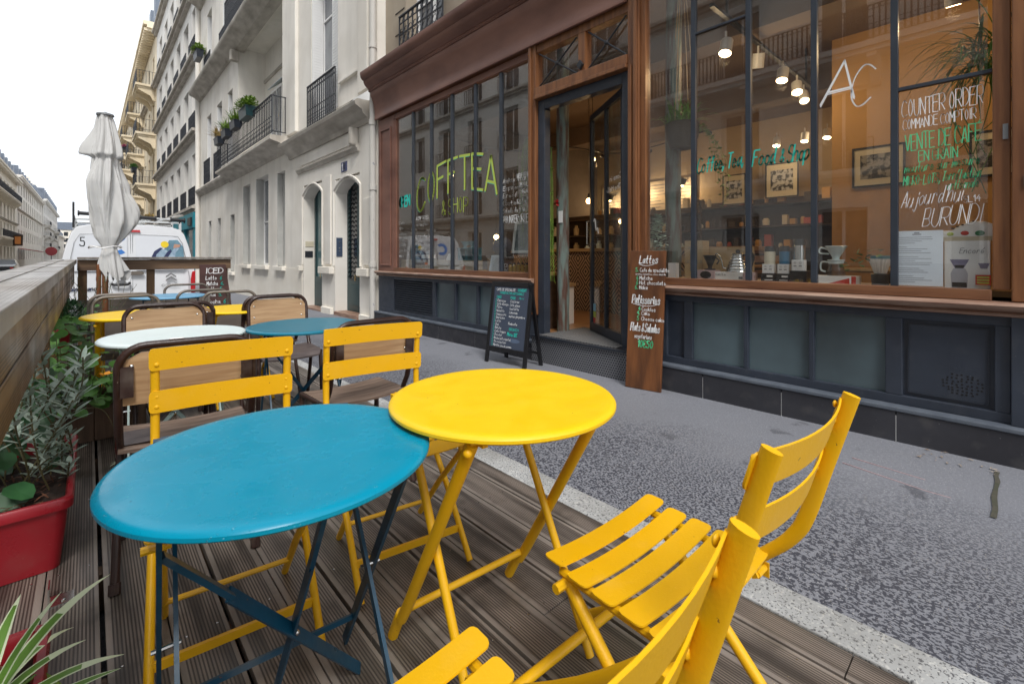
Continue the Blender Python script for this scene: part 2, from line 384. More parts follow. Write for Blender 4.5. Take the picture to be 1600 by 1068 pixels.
M['slab'] = mat('stained_stone_slab', (.62, .58, .52), .85, col2=(.36, .325, .28), nscale=1.8, stretch=(3, 1, 1), bump=.3, bscale=20, detail=8)
M['kerb'] = mat('granite_kerb', (.50, .49, .46), .75, bump=.4, bscale=120)
n, b = nodes(M['kerb']); c = coords(n)
a = mixc(n, noise(n, c, 130, 2, .56, .64), (.42, .43, .43), (.08, .08, .09)); a = mixc(n, noise(n, c, 85, 2, .58, .66), a, (.58, .58, .56))
a = mixc(n, noise(n, c, 2, 6, .42, .8), a, (.15, .145, .13)); n.links.new(a, b.inputs["Base Color"])
# asphalt pavement: dry pale crust broken by dark damp specks, paler and drier by the wall
m = mat('pavement_asphalt', (.2, .2, .22), .8, bump=.5, bscale=90); n, b = nodes(m)
c = coords(n, (1, 1.0, 1)); sp = n.nodes.new("ShaderNodeSeparateXYZ"); n.links.new(c, sp.inputs[0])
cm = coords(n, (1, .72, 1))
fine = noise(n, cm, 115, 2.0, .48, .515); wall = n.nodes.new("ShaderNodeMapRange"); wall.inputs[1].default_value = 2.55; wall.inputs[2].default_value = 3.25
wob = noise(n, c, 1.6, 4, .2, .8); n.links.new(mth(n, 'ADD', sp.outputs[0], mth(n, 'MULTIPLY', wob, .7)), wall.inputs[0])
damp = mth(n, 'MULTIPLY', fine, mth(n, 'SUBTRACT', 1.0, mth(n, 'MULTIPLY', wall.outputs[0], .86)))
a = mixc(n, damp, (.20, .208, .235), (.028, .030, .044)); a = mixc(n, mth(n, 'MULTIPLY', noise(n, c, 4.5, 5, .64, .70), .6), a, (.045, .046, .058))
a = mixc(n, noise(n, c, 150, 2, .64, .70), a, (.36, .36, .37)); a = mixc(n, mth(n, 'MULTIPLY', noise(n, c, .8, 5, .4, .8), .35), a, (.13, .13, .14))
n.links.new(a, b.inputs["Base Color"]); M['pavement'] = m
M['road'] = mat('road_asphalt', (.075, .075, .08), .85, var=.25, nscale=60, bump=.5, bscale=120)
M['ground'] = mat('ground_far', (.09, .09, .09), .9)
M['pavefar'] = mat('far_pavement', (.2, .2, .2), .85, var=.2, nscale=8)
# grooved deck boards (board 0.141 m wide: flat edges, fine grooves, a flat band), weathered grey brown
def grooved(name, col, col2, dark, axis=0, pitch=.0072, board=.1405, bandw=.0, green=.35, edge=.0, off=10.0, lo=.17, hi=.83):
    m = mat(name, col, .62, bump=0); n, b = nodes(m); c = coords(n)
    sp = n.nodes.new("ShaderNodeSeparateXYZ"); n.links.new(c, sp.inputs[0]); X = sp.outputs[axis]
    st = (9, .7, 9) if axis != 1 else (.7, 9, 9)
    v = coords(n, st)
    fr = mth(n, 'FRACT', mth(n, 'DIVIDE', mth(n, 'ADD', X, off), board))
    ed = mth(n, 'MULTIPLY', mth(n, 'GREATER_THAN', fr, lo), mth(n, 'LESS_THAN', fr, hi))
    mid = mth(n, 'GREATER_THAN', mth(n, 'ABSOLUTE', mth(n, 'SUBTRACT', fr, .5)), bandw)
    on = mth(n, 'MULTIPLY', ed, mid)
    s_ = mth(n, 'SINE', mth(n, 'MULTIPLY', X, 2*pi/pitch)); g = mth(n, 'MULTIPLY', mth(n, 'GREATER_THAN', s_, .1), on)
    a = mixc(n, noise(n, v, 2.2, 8, .38, .64), col, col2); a = mixc(n, mth(n, 'MULTIPLY', mth(n, 'SUBTRACT', 1.0, ed), edge), a, (.27, .235, .205)); a = mixc(n, mth(n, 'MULTIPLY', noise(n, c, 2.0, 6, .52, .72), green), a, (.075, .085, .035))
    a = mixc(n, mth(n, 'MULTIPLY', noise(n, c, 5, 5, .56, .68), .5), a, (.035, .026, .02))
    a = mixc(n, mth(n, 'MULTIPLY', g, .82), a, dark); n.links.new(a, b.inputs["Base Color"])
    bp = n.nodes.new("ShaderNodeBump"); bp.inputs["Distance"].default_value = .002; bp.inputs["Strength"].default_value = .7; bp.invert = True
    n.links.new(mth(n, 'ADD', g, mth(n, 'MULTIPLY', noise(n, v, 14, 4, .2, .8), -.35)), bp.inputs["Height"]); n.links.new(bp.outputs[0], b.inputs["Normal"])
    r = mth(n, 'ADD', .30, mth(n, 'MULTIPLY', noise(n, c, 2.6, 4, .35, .65), .35)); n.links.new(r, b.inputs["Roughness"])
    return m
M['deck'] = grooved('grooved_deck_board', (.235, .195, .165), (.066, .053, .045), (.022, .017, .014), pitch=.0083, off=.1405*80-.0355, lo=.10, hi=.84, bandw=-1, edge=.5)
M['railcap'] = grooved('weathered_rail_cap', (.36, .33, .30), (.24, .215, .19), (.17, .15, .13), pitch=.009, board=.092, bandw=.0, green=.1)
M['raildark'] = grooved('grooved_rail_board', (.23, .15, .085), (.115, .072, .042), (.05, .03, .018), axis=2, pitch=.009, board=.105, bandw=.0, green=.1)
M['railwood'] = mat('brown_rail_timber', (.22, .135, .075), .6, col2=(.10, .058, .034), nscale=3, stretch=(.8, 8, 8), bump=.3, bscale=20, detail=8)
M['postwood'] = mat('brown_post_timber', (.20, .115, .05), .6, col2=(.09, .05, .025), nscale=3, stretch=(8, 8, .8), bump=.3, bscale=20, detail=8)
M['boxwood'] = mat('planter_timber', (.17, .105, .065), .65, col2=(.085, .05, .032), nscale=4, stretch=(9, 9, .7), bump=.3, bscale=20, detail=8)
# diamond-patterned counter tiles (concentric diamonds)
m = mat('diamond_tiles', (.30, .2, .13), .5); n, b = nodes(m); c = coords(n); sp = n.nodes.new("ShaderNodeSeparateXYZ"); n.links.new(c, sp.inputs[0])
def tri(x, p): return mth(n, 'ABSOLUTE', mth(n, 'SUBTRACT', mth(n, 'FRACT', mth(n, 'DIVIDE', x, p)), .5))
dd = mth(n, 'ADD', tri(mth(n, 'ADD', sp.outputs[1], 20), .30), tri(mth(n, 'ADD', sp.outputs[2], 20), .40))
st = mth(n, 'GREATER_THAN', mth(n, 'FRACT', mth(n, 'MULTIPLY', dd, 6.0)), .42)
n.links.new(mixc(n, st, (.03, .02, .014), (.42, .27, .16)), b.inputs["Base Color"]); M['diamond'] = m
# penny-hexagon mosaic on the doorstep riser
m = mat('hex_mosaic', (.06, .065, .075), .35); n, b = nodes(m); c = coords(n)
vo = n.nodes.new("ShaderNodeTexVoronoi"); vo.feature = 'DISTANCE_TO_EDGE'; vo.inputs["Scale"].default_value = 1.0; vo.inputs["Randomness"].default_value = 0.0
sp = n.nodes.new("ShaderNodeSeparateXYZ"); n.links.new(c, sp.inputs[0]); cb = n.nodes.new("ShaderNodeCombineXYZ")
row = mth(n, 'FLOOR', mth(n, 'DIVIDE', sp.outputs[2], .0225)); off = mth(n, 'MULTIPLY', mth(n, 'MODULO', mth(n, 'ADD', row, 50), 2.0), .5)
yy = mth(n, 'SUBTRACT', mth(n, 'FRACT', mth(n, 'ADD', mth(n, 'DIVIDE', mth(n, 'ADD', sp.outputs[1], 5), .026), off)), .5)
zz = mth(n, 'MULTIPLY', mth(n, 'SUBTRACT', mth(n, 'FRACT', mth(n, 'DIVIDE', mth(n, 'ADD', sp.outputs[2], 2.25), .0225)), .5), .866)
rr = mth(n, 'SQRT', mth(n, 'ADD', mth(n, 'MULTIPLY', yy, yy), mth(n, 'MULTIPLY', zz, zz)))
n.links.new(mixc(n, mth(n, 'GREATER_THAN', rr, .42), (.045, .05, .062), (.24, .24, .25)), b.inputs["Base Color"]); M['hexa'] = m
# wooden floor
m = mat('parquet_floor', (.34, .17, .07), .35, col2=(.20, .09, .035), nscale=3, stretch=(1, 7, 1), detail=7); M['parquet'] = m
# rough old painted column
M['column'] = mat('flaking_column_paint', (.16, .21, .19), .7, col2=(.10, .05, .035), nscale=3, stretch=(5, 5, .8), bump=1., bscale=30, detail=9, thr=(.42, .58))
# damp beads standing on the blue table top, their sparkle painted in as paler dots
n, b = nodes(M['blue']); c = coords(n); vo = n.nodes.new("ShaderNodeTexVoronoi"); vo.inputs["Scale"].default_value = 120; n.links.new(c, vo.inputs["Vector"])
sel = mth(n, 'MULTIPLY', mth(n, 'LESS_THAN', vo.outputs[0], .20), noise(n, c, 26, 3, .54, .58))
bp = n.nodes.new("ShaderNodeBump"); bp.inputs["Strength"].default_value = .9; bp.inputs["Distance"].default_value = .002
n.links.new(mixc(n, mth(n, "MULTIPLY", sel, .15), b.inputs["Base Color"].links[0].from_socket, (.30, .60, .72)), b.inputs["Base Color"]); n.links.new(sel, bp.inputs["Height"]); n.links.new(bp.outputs[0], b.inputs["Normal"])

# small chips, scuffs and dust on the painted metal
def worn(key, chip, dust=(.55, .50, .42), amt=.16):
    m = M[key]; n, b = nodes(m); c = coords(n); l = b.inputs["Base Color"].links[0].from_socket
    a = mixc(n, mth(n, 'MULTIPLY', noise(n, c, 9, 6, .55, .80), amt), l, dust)
    a = mixc(n, mth(n, 'MULTIPLY', noise(n, c, 75, 3, .735, .745), .85), a, chip); n.links.new(a, b.inputs["Base Color"])
    r0 = b.inputs["Roughness"].default_value; n.links.new(mth(n, 'ADD', r0-.08, mth(n, 'MULTIPLY', noise(n, c, 14, 5, .3, .7), .22)), b.inputs["Roughness"])
worn('yellow', (.20, .09, .02), amt=.06); worn('yellowt', (.30, .16, .02), amt=.03); worn('blue', (.10, .38, .48), (.10, .36, .50), .015); worn('blueleg', (.12, .05, .03)); worn('brown', (.30, .26, .22))
worn('slate', (.16, .17, .18), (.12, .12, .12), .25); worn('slatetile', (.16, .16, .17), (.11, .105, .10), .45); worn('redpot', (.30, .10, .08), (.22, .09, .08), .25)
# ------------------------------------------------------------------ the setting
def sheet(name, x0, x1, y0, y1, dz, m, ny=1):
    b = MB(); b.add([(x0, y0, zg(y0)+dz), (x1, y0, zg(y0)+dz), (x1, y1, zg(y1)+dz), (x0, y1, zg(y1)+dz)], [(0, 1, 2, 3)])
    o = b.build(name, m); tag(o, None, None, kind='structure'); return o
sheet('ground', -900, 900, -40, 1500, -.30, M['ground'])
sheet('road', -8, 1.55, -25, 330, -.17, M['road'])
sheet('pavement', 1.685, 3.75, -25, 330, -.012, M['pavement'])
b = MB()
y = -6.0
while y < 120:
    y1 = y+1.0; b.hexa([(1.545, y+.003, -1), (1.685, y+.003, -1), (1.685, y1, -1), (1.545, y1, -1), (1.545, y+.003, zg(y)-.006), (1.685, y+.003, zg(y)-.006), (1.685, y1, zg(y1)-.006), (1.545, y1, zg(y1)-.006)]); y = y1
tag(b.build('kerb', M['kerb'], bevel=.004), None, None, kind='structure')
b = MB(); b.hexa([(-9.2, -25, -1.5), (-6.6, -25, -1.5), (-6.6, 330, -4), (-9.2, 330, -4), (-9.2, -25, zg(-25)), (-6.6, -25, zg(-25)), (-6.6, 330, zg(330)), (-9.2, 330, zg(330))])
tag(b.build('far_pavement', M['pavefar']), None, None, kind='structure')
# pale granite patch and mossy joint in the asphalt at the right
t = MB(); jp = [(3.36, .065), (3.30, .055), (3.22, .065), (3.12, .05), (3.0, .07), (2.86, .06), (2.76, .07)]
for i in range(len(jp)-1):
    (a, wy), (c_, wy2) = jp[i], jp[i+1]; yy = .065+.004*sin(i*2.1); y2 = .065+.004*sin((i+1)*2.1)
    t.add([(a, yy-wy*.14, zg(0)-.007), (a, yy+wy*.14, zg(0)-.007), (c_, y2+wy2*.14, zg(0)-.007), (c_, y2-wy2*.14, zg(0)-.007)], [(0, 3, 2, 1)])
jm = mat('mossy_joint', (.085, .075, .06), .95, col2=(.05, .055, .035), nscale=24)
tag(t.build('pavement_joint', jm), None, None, kind='structure')
t = MB()
for (x0, y0, x1, y1) in ((2.93, .62, 2.86, .28), (2.86, .28, 2.86, .2), (3.04, .60, 3.0, .30)):
    t.bar((x0, y0, zg(.4)-.011), (x1, y1, zg(.4)-.0115), .005, .004)
tag(t.build('chalk_mark', mat('pink_chalk_mark', (.40, .29, .30), .9)), 'faint pink chalk line on the grey pavement beside the shop', 'chalk mark')
R = random.Random(77); t = MB()
for i in range(46):
    x, y = (R.uniform(3.30, 3.49), R.uniform(.05, .36)) if i < 26 else ((R.uniform(1.8, 3.4), R.uniform(.3, 6)) if i < 36 else (R.uniform(-.05, 1.4), R.uniform(.6, 3.2)))
    z = zg(y)-.008 if i < 36 else .002; a = R.uniform(0, 6.28); L_ = R.uniform(.006, .022) if i < 26 else R.uniform(.004, .012)
    t.add([(x, y, z+.001), (x+L_*cos(a)*.6-L_*.3*sin(a), y+L_*sin(a)*.6+L_*.3*cos(a), z+.004), (x+L_*1.4*cos(a), y+L_*1.4*sin(a), z+.002), (x+L_*cos(a)*.6+L_*.3*sin(a), y+L_*sin(a)*.6-L_*.3*cos(a), z+.005)], [(0, 1, 2, 3)])
tag(t.build('leaf_litter', mat('dry_leaf_scraps', (.26, .15, .07), .8, col2=(.35, .33, .30), nscale=3)), 'scraps of dry leaf and grit on the pavement and deck', 'litter', kind='stuff')
# ------------------------------------------------------------------ wooden terrace deck
deck = thing('terrace_deck', 'grooved weathered wooden terrace deck laid along the kerb', 'deck', (0, 0, 0))
b = MB(); R = random.Random(4); x = .0295+.006; W = .1405
xs = [x+(i-0)*W for i in range(-3, 11)]
for i, xx in enumerate(xs):
    x1 = min(xx+W-(.012, .0035)[i % 2], 1.54)
    if xx > 1.5: continue
    ys = [-1.6]+sorted([R.uniform(-.6, 6) for _ in range(3)])+[6.98]
    for k in range(len(ys)-1):
        dz = R.uniform(-.0015, .001); b.box(xx, x1, ys[k]+.0015, ys[k+1]-.0015, -.028+dz, dz)
b.build('boards', M['deck'], deck, bevel=.0015)
b = MB()
for k in range(15): yy = -1.4+k*.6; b.box(-.40, 1.53, yy-.03, yy+.03, -.16, -.031)
b.build('joists', M['boxwood'], deck)
b = MB()
for i, xx in enumerate(xs[1:-1]):
    for k in range(15):
        for q in (.03, .105):
            b.lathe([(.0035, 0), (.0035, .001), (.001, .0014)], 6, (xx+q, -1.4+k*.6, .0))
b.build('screws', M['screw'], deck)['kind'] = 'stuff'
# ------------------------------------------------------------------ long rail on the road side
def rz_(y): return .992+.0082*y
rail = thing('terrace_railing', 'long wooden railing with a weathered grooved cap along the road side of the terrace', 'railing', (-.19, 3, 0))
def slopebox(b, x0, x1, y0, y1, zl, zh):
    b.hexa([(x0, y0, rz_(y0)+zl), (x1, y0, rz_(y0)+zl), (x1, y1, rz_(y1)+zl), (x0, y1, rz_(y1)+zl), (x0, y0, rz_(y0)+zh), (x1, y0, rz_(y0)+zh), (x1, y1, rz_(y1)+zh), (x0, y1, rz_(y1)+zh)])
for x0, x1 in ((-.29, -.198), (-.192, -.10)):
    b = MB(); slopebox(b, x0, x1, -1.2, 3.1, -.045, 0); slopebox(b, x0, x1, 3.104, 7.0, -.045, 0)
    b.build('cap_board', M['railcap'], rail, bevel=.003, world=True)
for a, c_ in ((-.150, -.049), (-.262, -.156)):
    b = MB(); slopebox(b, -.150, -.118, -1.2, 6.96, a, c_); b.build('rail_board', M['raildark'], rail, bevel=.002, world=True)
b = MB(); slopebox(b, -.262, -.236, -1.2, 6.96, -.262, -.049); b.build('outer_board', M['railwood'], rail, world=True)
for yy in (-.6, 1.50, 3.45, 5.2, 6.85):
    b = MB(); b.box(-.232, -.154, yy-.04, yy+.04, -.17, rz_(yy)-.05); b.build('post', M['postwood'], rail, bevel=.003, world=True)
b = MB(); b.box(-.40, -.34, -1.4, 7, -.17, -.02); b.box(-.332, -.30, -1.4, 7, -.17, .0); b.build('side_beam', M['boxwood'], rail, world=True)
# ------------------------------------------------------------------ end fence in front of the van
fe = thing('end_fence', 'low wooden end fence of the terrace standing in front of the white van', 'fence', (.6, 6.93, 0))
b = MB(); b.box(-.095, 1.37, 6.86, 7.0, 1.048, 1.074); b.build('cap_board', M['railcap'], fe, bevel=.003, world=True)
b = MB(); b.box(-.095, 1.36, 6.90, 6.945, .925, 1.045); b.build('rail_beam', M['railwood'], fe, bevel=.003, world=True)
b = MB(); b.box(-.095, 1.36, 6.90, 6.93, .30, .60); b.build('lower_board', M['greyseat'], fe, bevel=.003, world=True)
for x0 in (.505, 1.26, -.09):
    b = MB(); b.box(x0, x0+.075, 6.948, 7.02, -.17, 1.045); b.build('post', M['postwood'], fe, bevel=.003, world=True)
# ------------------------------------------------------------------ coffee shop building (ground floor shopfront, stone upper floor)
SPLIT = {'display_shelf', 'plinth_ledge', 'bottom_rail', 'ceiling_beam', 'mullion', 'end_pilaster', 'door_post_bead', 'pilaster_latch', 'bracket', 'corner_pilaster', 'door_surround', 'door_surround_block', 'door_step', 'loggia_wall', 'glazing_bar', 'wall_panelling', 'plinth_joints'}
U_ = (0, -1, 0); V_ = (0, 0, 1)          # reading direction on the facade, seen from the street
shop = thing('coffee_shop_building', 'brown wooden coffee shop front with large glazed windows and open door', 'shop building', (3.6, 3.5, 0))
def sb(name, m, boxes, bevel=.0, parent=None, label=None):
    if name in SPLIT and len(boxes) > 1: return [sb(name, m, [q], bevel, parent, label) for q in boxes][-1]
    b = MB()
    for q in boxes: b.box(*q)
    return b.build(name, m, parent or shop, bevel=bevel, world=True, label=label)
YL, YR = 7.22, -1.6
# plinth of slate tiles
def ztop(y): return .185
pl = MB(); jy = [7.22, 6.07, 5.30, 4.5, 3.50]; 
for i in range(len(jy)-1): pl.box(3.50, 3.62, jy[i+1]+.003, jy[i]-.003, -.4, .150)
pl.build('plinth', M['slatetile'], shop, world=True); pl = MB(); jy = [2.20, 1.64, 1.09, .48, -.15, -.9, -1.6]
for i in range(len(jy)-1): pl.box(3.50, 3.62, jy[i+1]+.003, jy[i]-.003, -.4, .172)
pl.build('plinth', M['slatetile'], shop, world=True)
sb('plinth_ledge', M['ledge'], [(3.492, 3.62, 3.50, 7.22, .152, .178), (3.492, 3.62, -1.6, 2.20, .174, .200)], .006)
sb('plinth_joints', M['white'], [(3.503, 3.61, y_-.0022, y_+.0022, -.3, .149) for y_ in (6.07, 5.30, 4.5, 1.64, 1.09, .48, -.15)])
# slate-painted stall riser: frame of rails and stiles around panels
def riser(name, y_hi, y_lo, zlo, zhi, stiles):
    bx = [(3.572, 3.612, y_lo, y_hi, zlo, zlo+.055), (3.572, 3.612, y_lo, y_hi, zhi-.05, zhi)]
    for a, c_ in stiles: bx.append((3.573, 3.612, a, c_, zlo+.055, zhi-.05))
    sb(name, M['slate'], bx, .004)
riser('stall_riser', 7.20, 3.52, .178, .765, [(6.68, 7.20), (5.49, 5.57), (5.00, 5.05), (4.52, 4.57), (4.02, 4.07), (3.52, 3.66)])
riser('stall_riser', 2.20, -.9, .200, .765, [(1.98, 2.20), (1.76, 1.83), (1.335, 1.365), (.915, .945), (.46, .54), (.02, .08), (-.9, -.8)])
def pane(y0, y1, z0, z1, m='frost', name='stall_pane', x=3.606): sb(name, M[m], [(x, x+.008, y0, y1, z0, z1)])
for a, c_ in ((5.05, 5.49), (4.57, 5.00), (4.07, 4.52)): pane(a, c_, .233, .715)
for a, c_ in ((1.365, 1.76), (.945, 1.335), (.54, .915)): pane(a, c_, .255, .715)
for q in ((3.600, 3.612, 3.66, 4.02, .233, .715), (3.600, 3.612, 1.83, 1.98, .255, .715), (3.600, 3.612, .08, .46, .255, .715), (3.600, 3.612, -.8, .02, .255, .715)): sb('stall_panel', M['slate'], [q])
sb('stall_panel_moulding', M['slatedk'], [(3.592, 3.600, .10, .44, .275, .281), (3.592, 3.600, .10, .44, .685, .691), (3.592, 3.600, .10, .106, .281, .685), (3.592, 3.600, .434, .44, .281, .685)])
# drilled vent holes in the right panel
b = MB(); R = random.Random(3)
for i in range(9):
    for j in range(7):
        a_ = (i-4)/4.3; c_ = (j-3)/3.4
        if a_*a_+c_*c_ < 1.05:
            yy = .205-a_*.085+R.uniform(-.004, .004); zz = .365+c_*.06+R.uniform(-.003, .003)
            n0 = 8; b.prism([(yy+.0052*cos(2*pi*k/n0), zz+.0052*sin(2*pi*k/n0)) for k in range(n0)], lambda u, v, d: (d, u, v), 3.5985, 3.6035)
b.build('vent_holes', M['black'], shop, world=True)
# louvre grille
b = MB(); b.box(3.604, 3.612, 5.57, 6.68, .233, .715)
for i in range(14):
    z = .248+i*.0335; b.hexa([(3.578, 5.575, z), (3.603, 5.575, z+.016), (3.603, 6.675, z+.016), (3.578, 6.675, z), (3.578, 5.575, z+.010), (3.603, 5.575, z+.026), (3.603, 6.675, z+.026), (3.578, 6.675, z+.010)])
b.build('louvre_grille', M['slatedk'], shop, world=True)
# sill mouldings
def mould(name, m, prof, y0, y1, parent=None):
    b = MB(); b.prism(prof, lambda u, v, d: (u, d, v), y0, y1); return b.build(name, m, parent or shop, smooth=True, world=True, fix=True)
sillp = [(3.60, .766), (3.545, .766), (3.535, .780), (3.548, .792), (3.520, .800), (3.500, .812), (3.494, .826), (3.504, .838), (3.530, .843), (3.60, .846)]
mould('sill_moulding', M['sillpale'], sillp, 3.52, 7.22); mould('sill_moulding', M['sillpale'], sillp, -1.5, 2.23)
sb('bottom_rail', M['woodsill'], [(3.560, 3.64, 3.60, 6.66, .847, .902), (3.560, 3.64, .09, 2.20, .847, .905)], .004)
# corner pilaster at left, posts round the door, right pilaster
sb('pilaster', M['woodred'], [(3.565, 3.64, 6.67, 7.20, .847, 3.33)], .006)
b = MB()
for q in ((3.548, 3.565, 6.76, 6.79, .93, 3.16), (3.548, 3.565, 7.09, 7.12, .93, 3.16), (3.548, 3.565, 6.79, 7.09, .93, .96), (3.548, 3.565, 6.79, 7.09, 3.13, 3.16)): b.box(*q)
b.build('pilaster_moulding', M['woodred'], shop, world=True, bevel=.004)
sb('jamb', M['woodred'], [(3.575, 3.66, 6.63, 6.669, .903, 3.25)], .004)
sb('door_post', M['woodpost'], [(3.545, 3.66, 3.50, 3.60, .45, 3.36)], .006)
sb('door_post', M['woodpost'], [(3.545, 3.66, 2.235, 2.345, .14, 3.62)], .006)
sb('door_post_bead', M['woodpost'], [(3.522, 3.545, 2.245, 2.275, .14, 3.6), (3.522, 3.545, 3.555, 3.59, .45, 3.34), (3.575, 3.66, 2.185, 2.234, .906, 3.62), (3.53, 3.545, 2.30, 2.335, .14, 2.78)], .004)
sb('end_pilaster', M['woodpost'], [(3.56, 3.66, .02, .088, .906, 3.62), (3.535, 3.66, -1.5, .018, .848, 3.62)], .005)
sb('pilaster_base', M['slate'], [(3.545, 3.66, -1.5, .02, .201, .765)], .004)
sb('pilaster_latch', M['grey'], [(3.527, 3.536, -.045, -.025, 1.44, 1.50), (3.552, 3.560, .03, .05, 1.70, 1.78)])
# head rail
sb('head_rail', M['woodred'], [(3.57, 3.66, 3.60, 6.669, 3.252, 3.335)], .004)
sb('head_rail', M['woodpost'], [(3.57, 3.66, .09, 2.184, 3.56, 3.62)], .004)
sb('transom_rail', M['woodpost'], [(3.53, 3.66, 2.346, 3.499, 2.80, 2.885), (3.515, 3.66, 2.346, 3.499, 2.760, 2.798), (3.56, 3.66, 2.346, 3.499, 3.27, 3.36)], .006)
sb('transom_mullion', M['woodpost'], [(3.555, 3.66, 2.835, 2.92, 2.886, 3.269)], .005)
for y0, y1 in ((2.345, 2.835), (2.92, 3.50)):
    b = MB(); b.tube([(3.575, y0+.03, 2.90), (3.575, y1-.03, 3.255)], .009, 8); b.tube([(3.573, y0+.03, 3.255), (3.577, y1-.03, 2.90)], .009, 8)
    b.lathe([(.024, 0), (.024, .01), (.01, .02)], 12); o0 = len(b.v)-36
    for i in range(o0, len(b.v)): p = b.v[i]; b.v[i] = (3.572-p[2], (y0+y1)/2+p[0], 3.078+p[1])
    b.build('transom_cross_bars', M['iron'], shop, world=True)
    sb('transom_pane', M['glass'], [(3.612, 3.616, y0, y1, 2.886, 3.27)])
b = MB(); b.prism([(2.8775, 2.90), (2.915, 2.95), (2.8775, 3.0), (2.84, 2.95)], lambda u, v, d: (d, u, v), 3.553, 3.520); b.build('diamond_boss', M['iron'], shop, world=True, fix=True, bevel=.006)
# fascia (flared red-brown board) and cornice
fas = [(3.70, 3.362), (3.535, 3.362), (3.528, 3.345), (3.512, 3.350), (3.510, 3.385), (3.520, 3.40), (3.515, 3.50), (3.495, 3.60), (3.465, 3.69), (3.44, 3.74), (3.44, 3.80), (3.70, 3.80)]
b = MB(); b.prism(fas, lambda u, v, d: (u, d, v), 2.36, 7.235); b.build('fascia', M['woodred'], shop, smooth=True, world=True, fix=True)
fas2 = [(u, v+.27 if v < 3.42 else v) for u, v in fas]
b = MB(); b.prism([(3.70, 3.622), (3.51, 3.622), (3.495, 3.66), (3.465, 3.70), (3.44, 3.74), (3.44, 3.80), (3.70, 3.80)], lambda u, v, d: (u, d, v), -1.5, 2.232); b.build('fascia', M['woodred'], shop, smooth=True, world=True, fix=True)
cor = [(3.72, 3.802), (3.43, 3.802), (3.415, 3.82), (3.425, 3.84), (3.40, 3.86), (3.36, 3.895), (3.335, 3.94), (3.335, 3.965), (3.31, 3.975), (3.285, 4.01), (3.275, 4.055), (3.275, 4.09), (3.72, 4.12)]
b = MB(); b.prism(cor, lambda u, v, d: (u, d, v), -1.6, 7.27); b.build('cornice', M['woodred'], shop, smooth=True, world=True, fix=True)
# big windows
LM = [6.13, 5.63, 5.12, 4.61, 4.12]; RM = [1.76, 1.34, .92, .50]
sb('mullion', M['mullion'], [(3.585, 3.625, y_-.022, y_+.022, .903, 3.251) for y_ in LM], .002)
sb('mullion', M['mullion'], [(3.585, 3.625, y_-.018, y_+.018, .906, 3.559) for y_ in RM], .002)
sb('glazing_bar', M['mullion'], [(3.586, 3.62, .09, .482, 2.075, 2.095)], .001)
sb('glazing_bar', M['mullion'], [(3.586, 3.62, 1.358, 1.742, 2.86, 2.875)], .001)
ed = [6.63]+LM+[3.60]; wp = []
for i in range(len(ed)-1):
    wp.append(sb('window_pane', M['glassl'], [(3.604, 3.609, ed[i+1]+.0225, ed[i]-.0225 if i else ed[i], .903, 3.251)]))
ed = [2.184]+RM+[.088]; wr = []
for i in range(len(ed)-1):
    wr.append(sb('window_pane', M['glass'], [(3.604, 3.609, ed[i+1]+.0185, ed[i]-.0185 if i else ed[i], .906, 3.559)]))
# lettering painted on the panes
def sign(name, m, parent, fn):
    b = MB(); fn(b); return b.build(name, m, parent, world=True)
XG = 3.601
def arcf(w_): return lambda a: .20*(1-((a-w_*.55)/(w_*.5))**2)-.10
for dx, dz, mm, th in ((0, 0, 'chalkyellow', .075), (-.010, -.014, 'chalkteal', .035)):
    sign('painted_lettering', M[mm], wp[2], lambda b: fit(b, 'COFFTEA', (XG-.0006*(mm != 'chalkteal'), 6.02-dx, 1.86+dz), U_, V_, 1.86, .44, thick=th, jit=.06, rnd=random.Random(5), arc=arcf(1.9)))
sign('painted_lettering', M['chalkyellow'], wp[3], lambda b: fit(b, '& SHOP', (XG, 5.38, 1.66), U_, V_, .62, .19, thick=.08, jit=.2))
def para(b, lines, y, z, dz, width, size, seed=1, thick=.12, slant=.25, x=XG, drift=0.):
    for i, t_ in enumerate(lines):
        if t_: write(b, t_, (x, y+drift*i, z-dz*i), U_, V_, size, thick=thick, slant=slant, jit=.45, rnd=random.Random(seed+i), wid=min(.95, width/max(.01, twidth(t_, size))))
sign('white_menu_lettering', M['chalk'], wp[5], lambda b: para(b, ['Aujourd hui', 'Espresso', 'Bresil', 'Costa Rica', 'Salade du jour', 'Vins nature'], 4.09, 1.94, .088, .40, .052, 3))
sign('white_menu_lettering', M['chalk'], wp[5], lambda b: (fit(b, 'CAFE DE SPECIALITE', (XG, 3.86, 1.97), U_, V_, .25, .05, jit=.3), para(b, ['MOULUS', 'GRAIN', '3 pour 2'], 3.80, 1.87, .075, .2, .045, 5)))
sign('white_menu_lettering', M['chalk'], wp[5], lambda b: fit(b, 'COUNTER ORDER', (XG, 4.08, 1.47), U_, V_, .46, .085, thick=.09, jit=.3))
sign('white_menu_lettering', M['chalk'], wp[0], lambda b: para(b, ['Cafe', 'the', 'maison', 'granola', 'oeufs', 'jus frais', 'vins'], 6.56, 1.58, .085, .34, .045, 9))
sign('white_menu_lettering', M['chalk'], wp[1], lambda b: para(b, ['A EMPORTER', 'ou sur place', '', 'Le matin', 'pain beurre', 'confiture', 'miel'], 6.06, 1.62, .09, .36, .05, 13))
sign('teal_lettering', M['chalkteal'], wp[0], lambda b: fit(b, 'OPEN', (XG, 6.56, 1.86), U_, V_, .34, .15, thick=.22, jit=.3))
sign('teal_lettering', M['chalkteal'], wr[1], lambda b: (fit(b, 'Coffee,', (XG, 1.735, 1.745), (0, -1, .06), V_, .215, .115, thick=.085, slant=.5, jit=.08, track=.3), fit(b, 'Tea,', (XG, 1.50, 1.755), (0, -1, .05), V_, .125, .115, thick=.085, slant=.5, jit=.08, track=.3)))
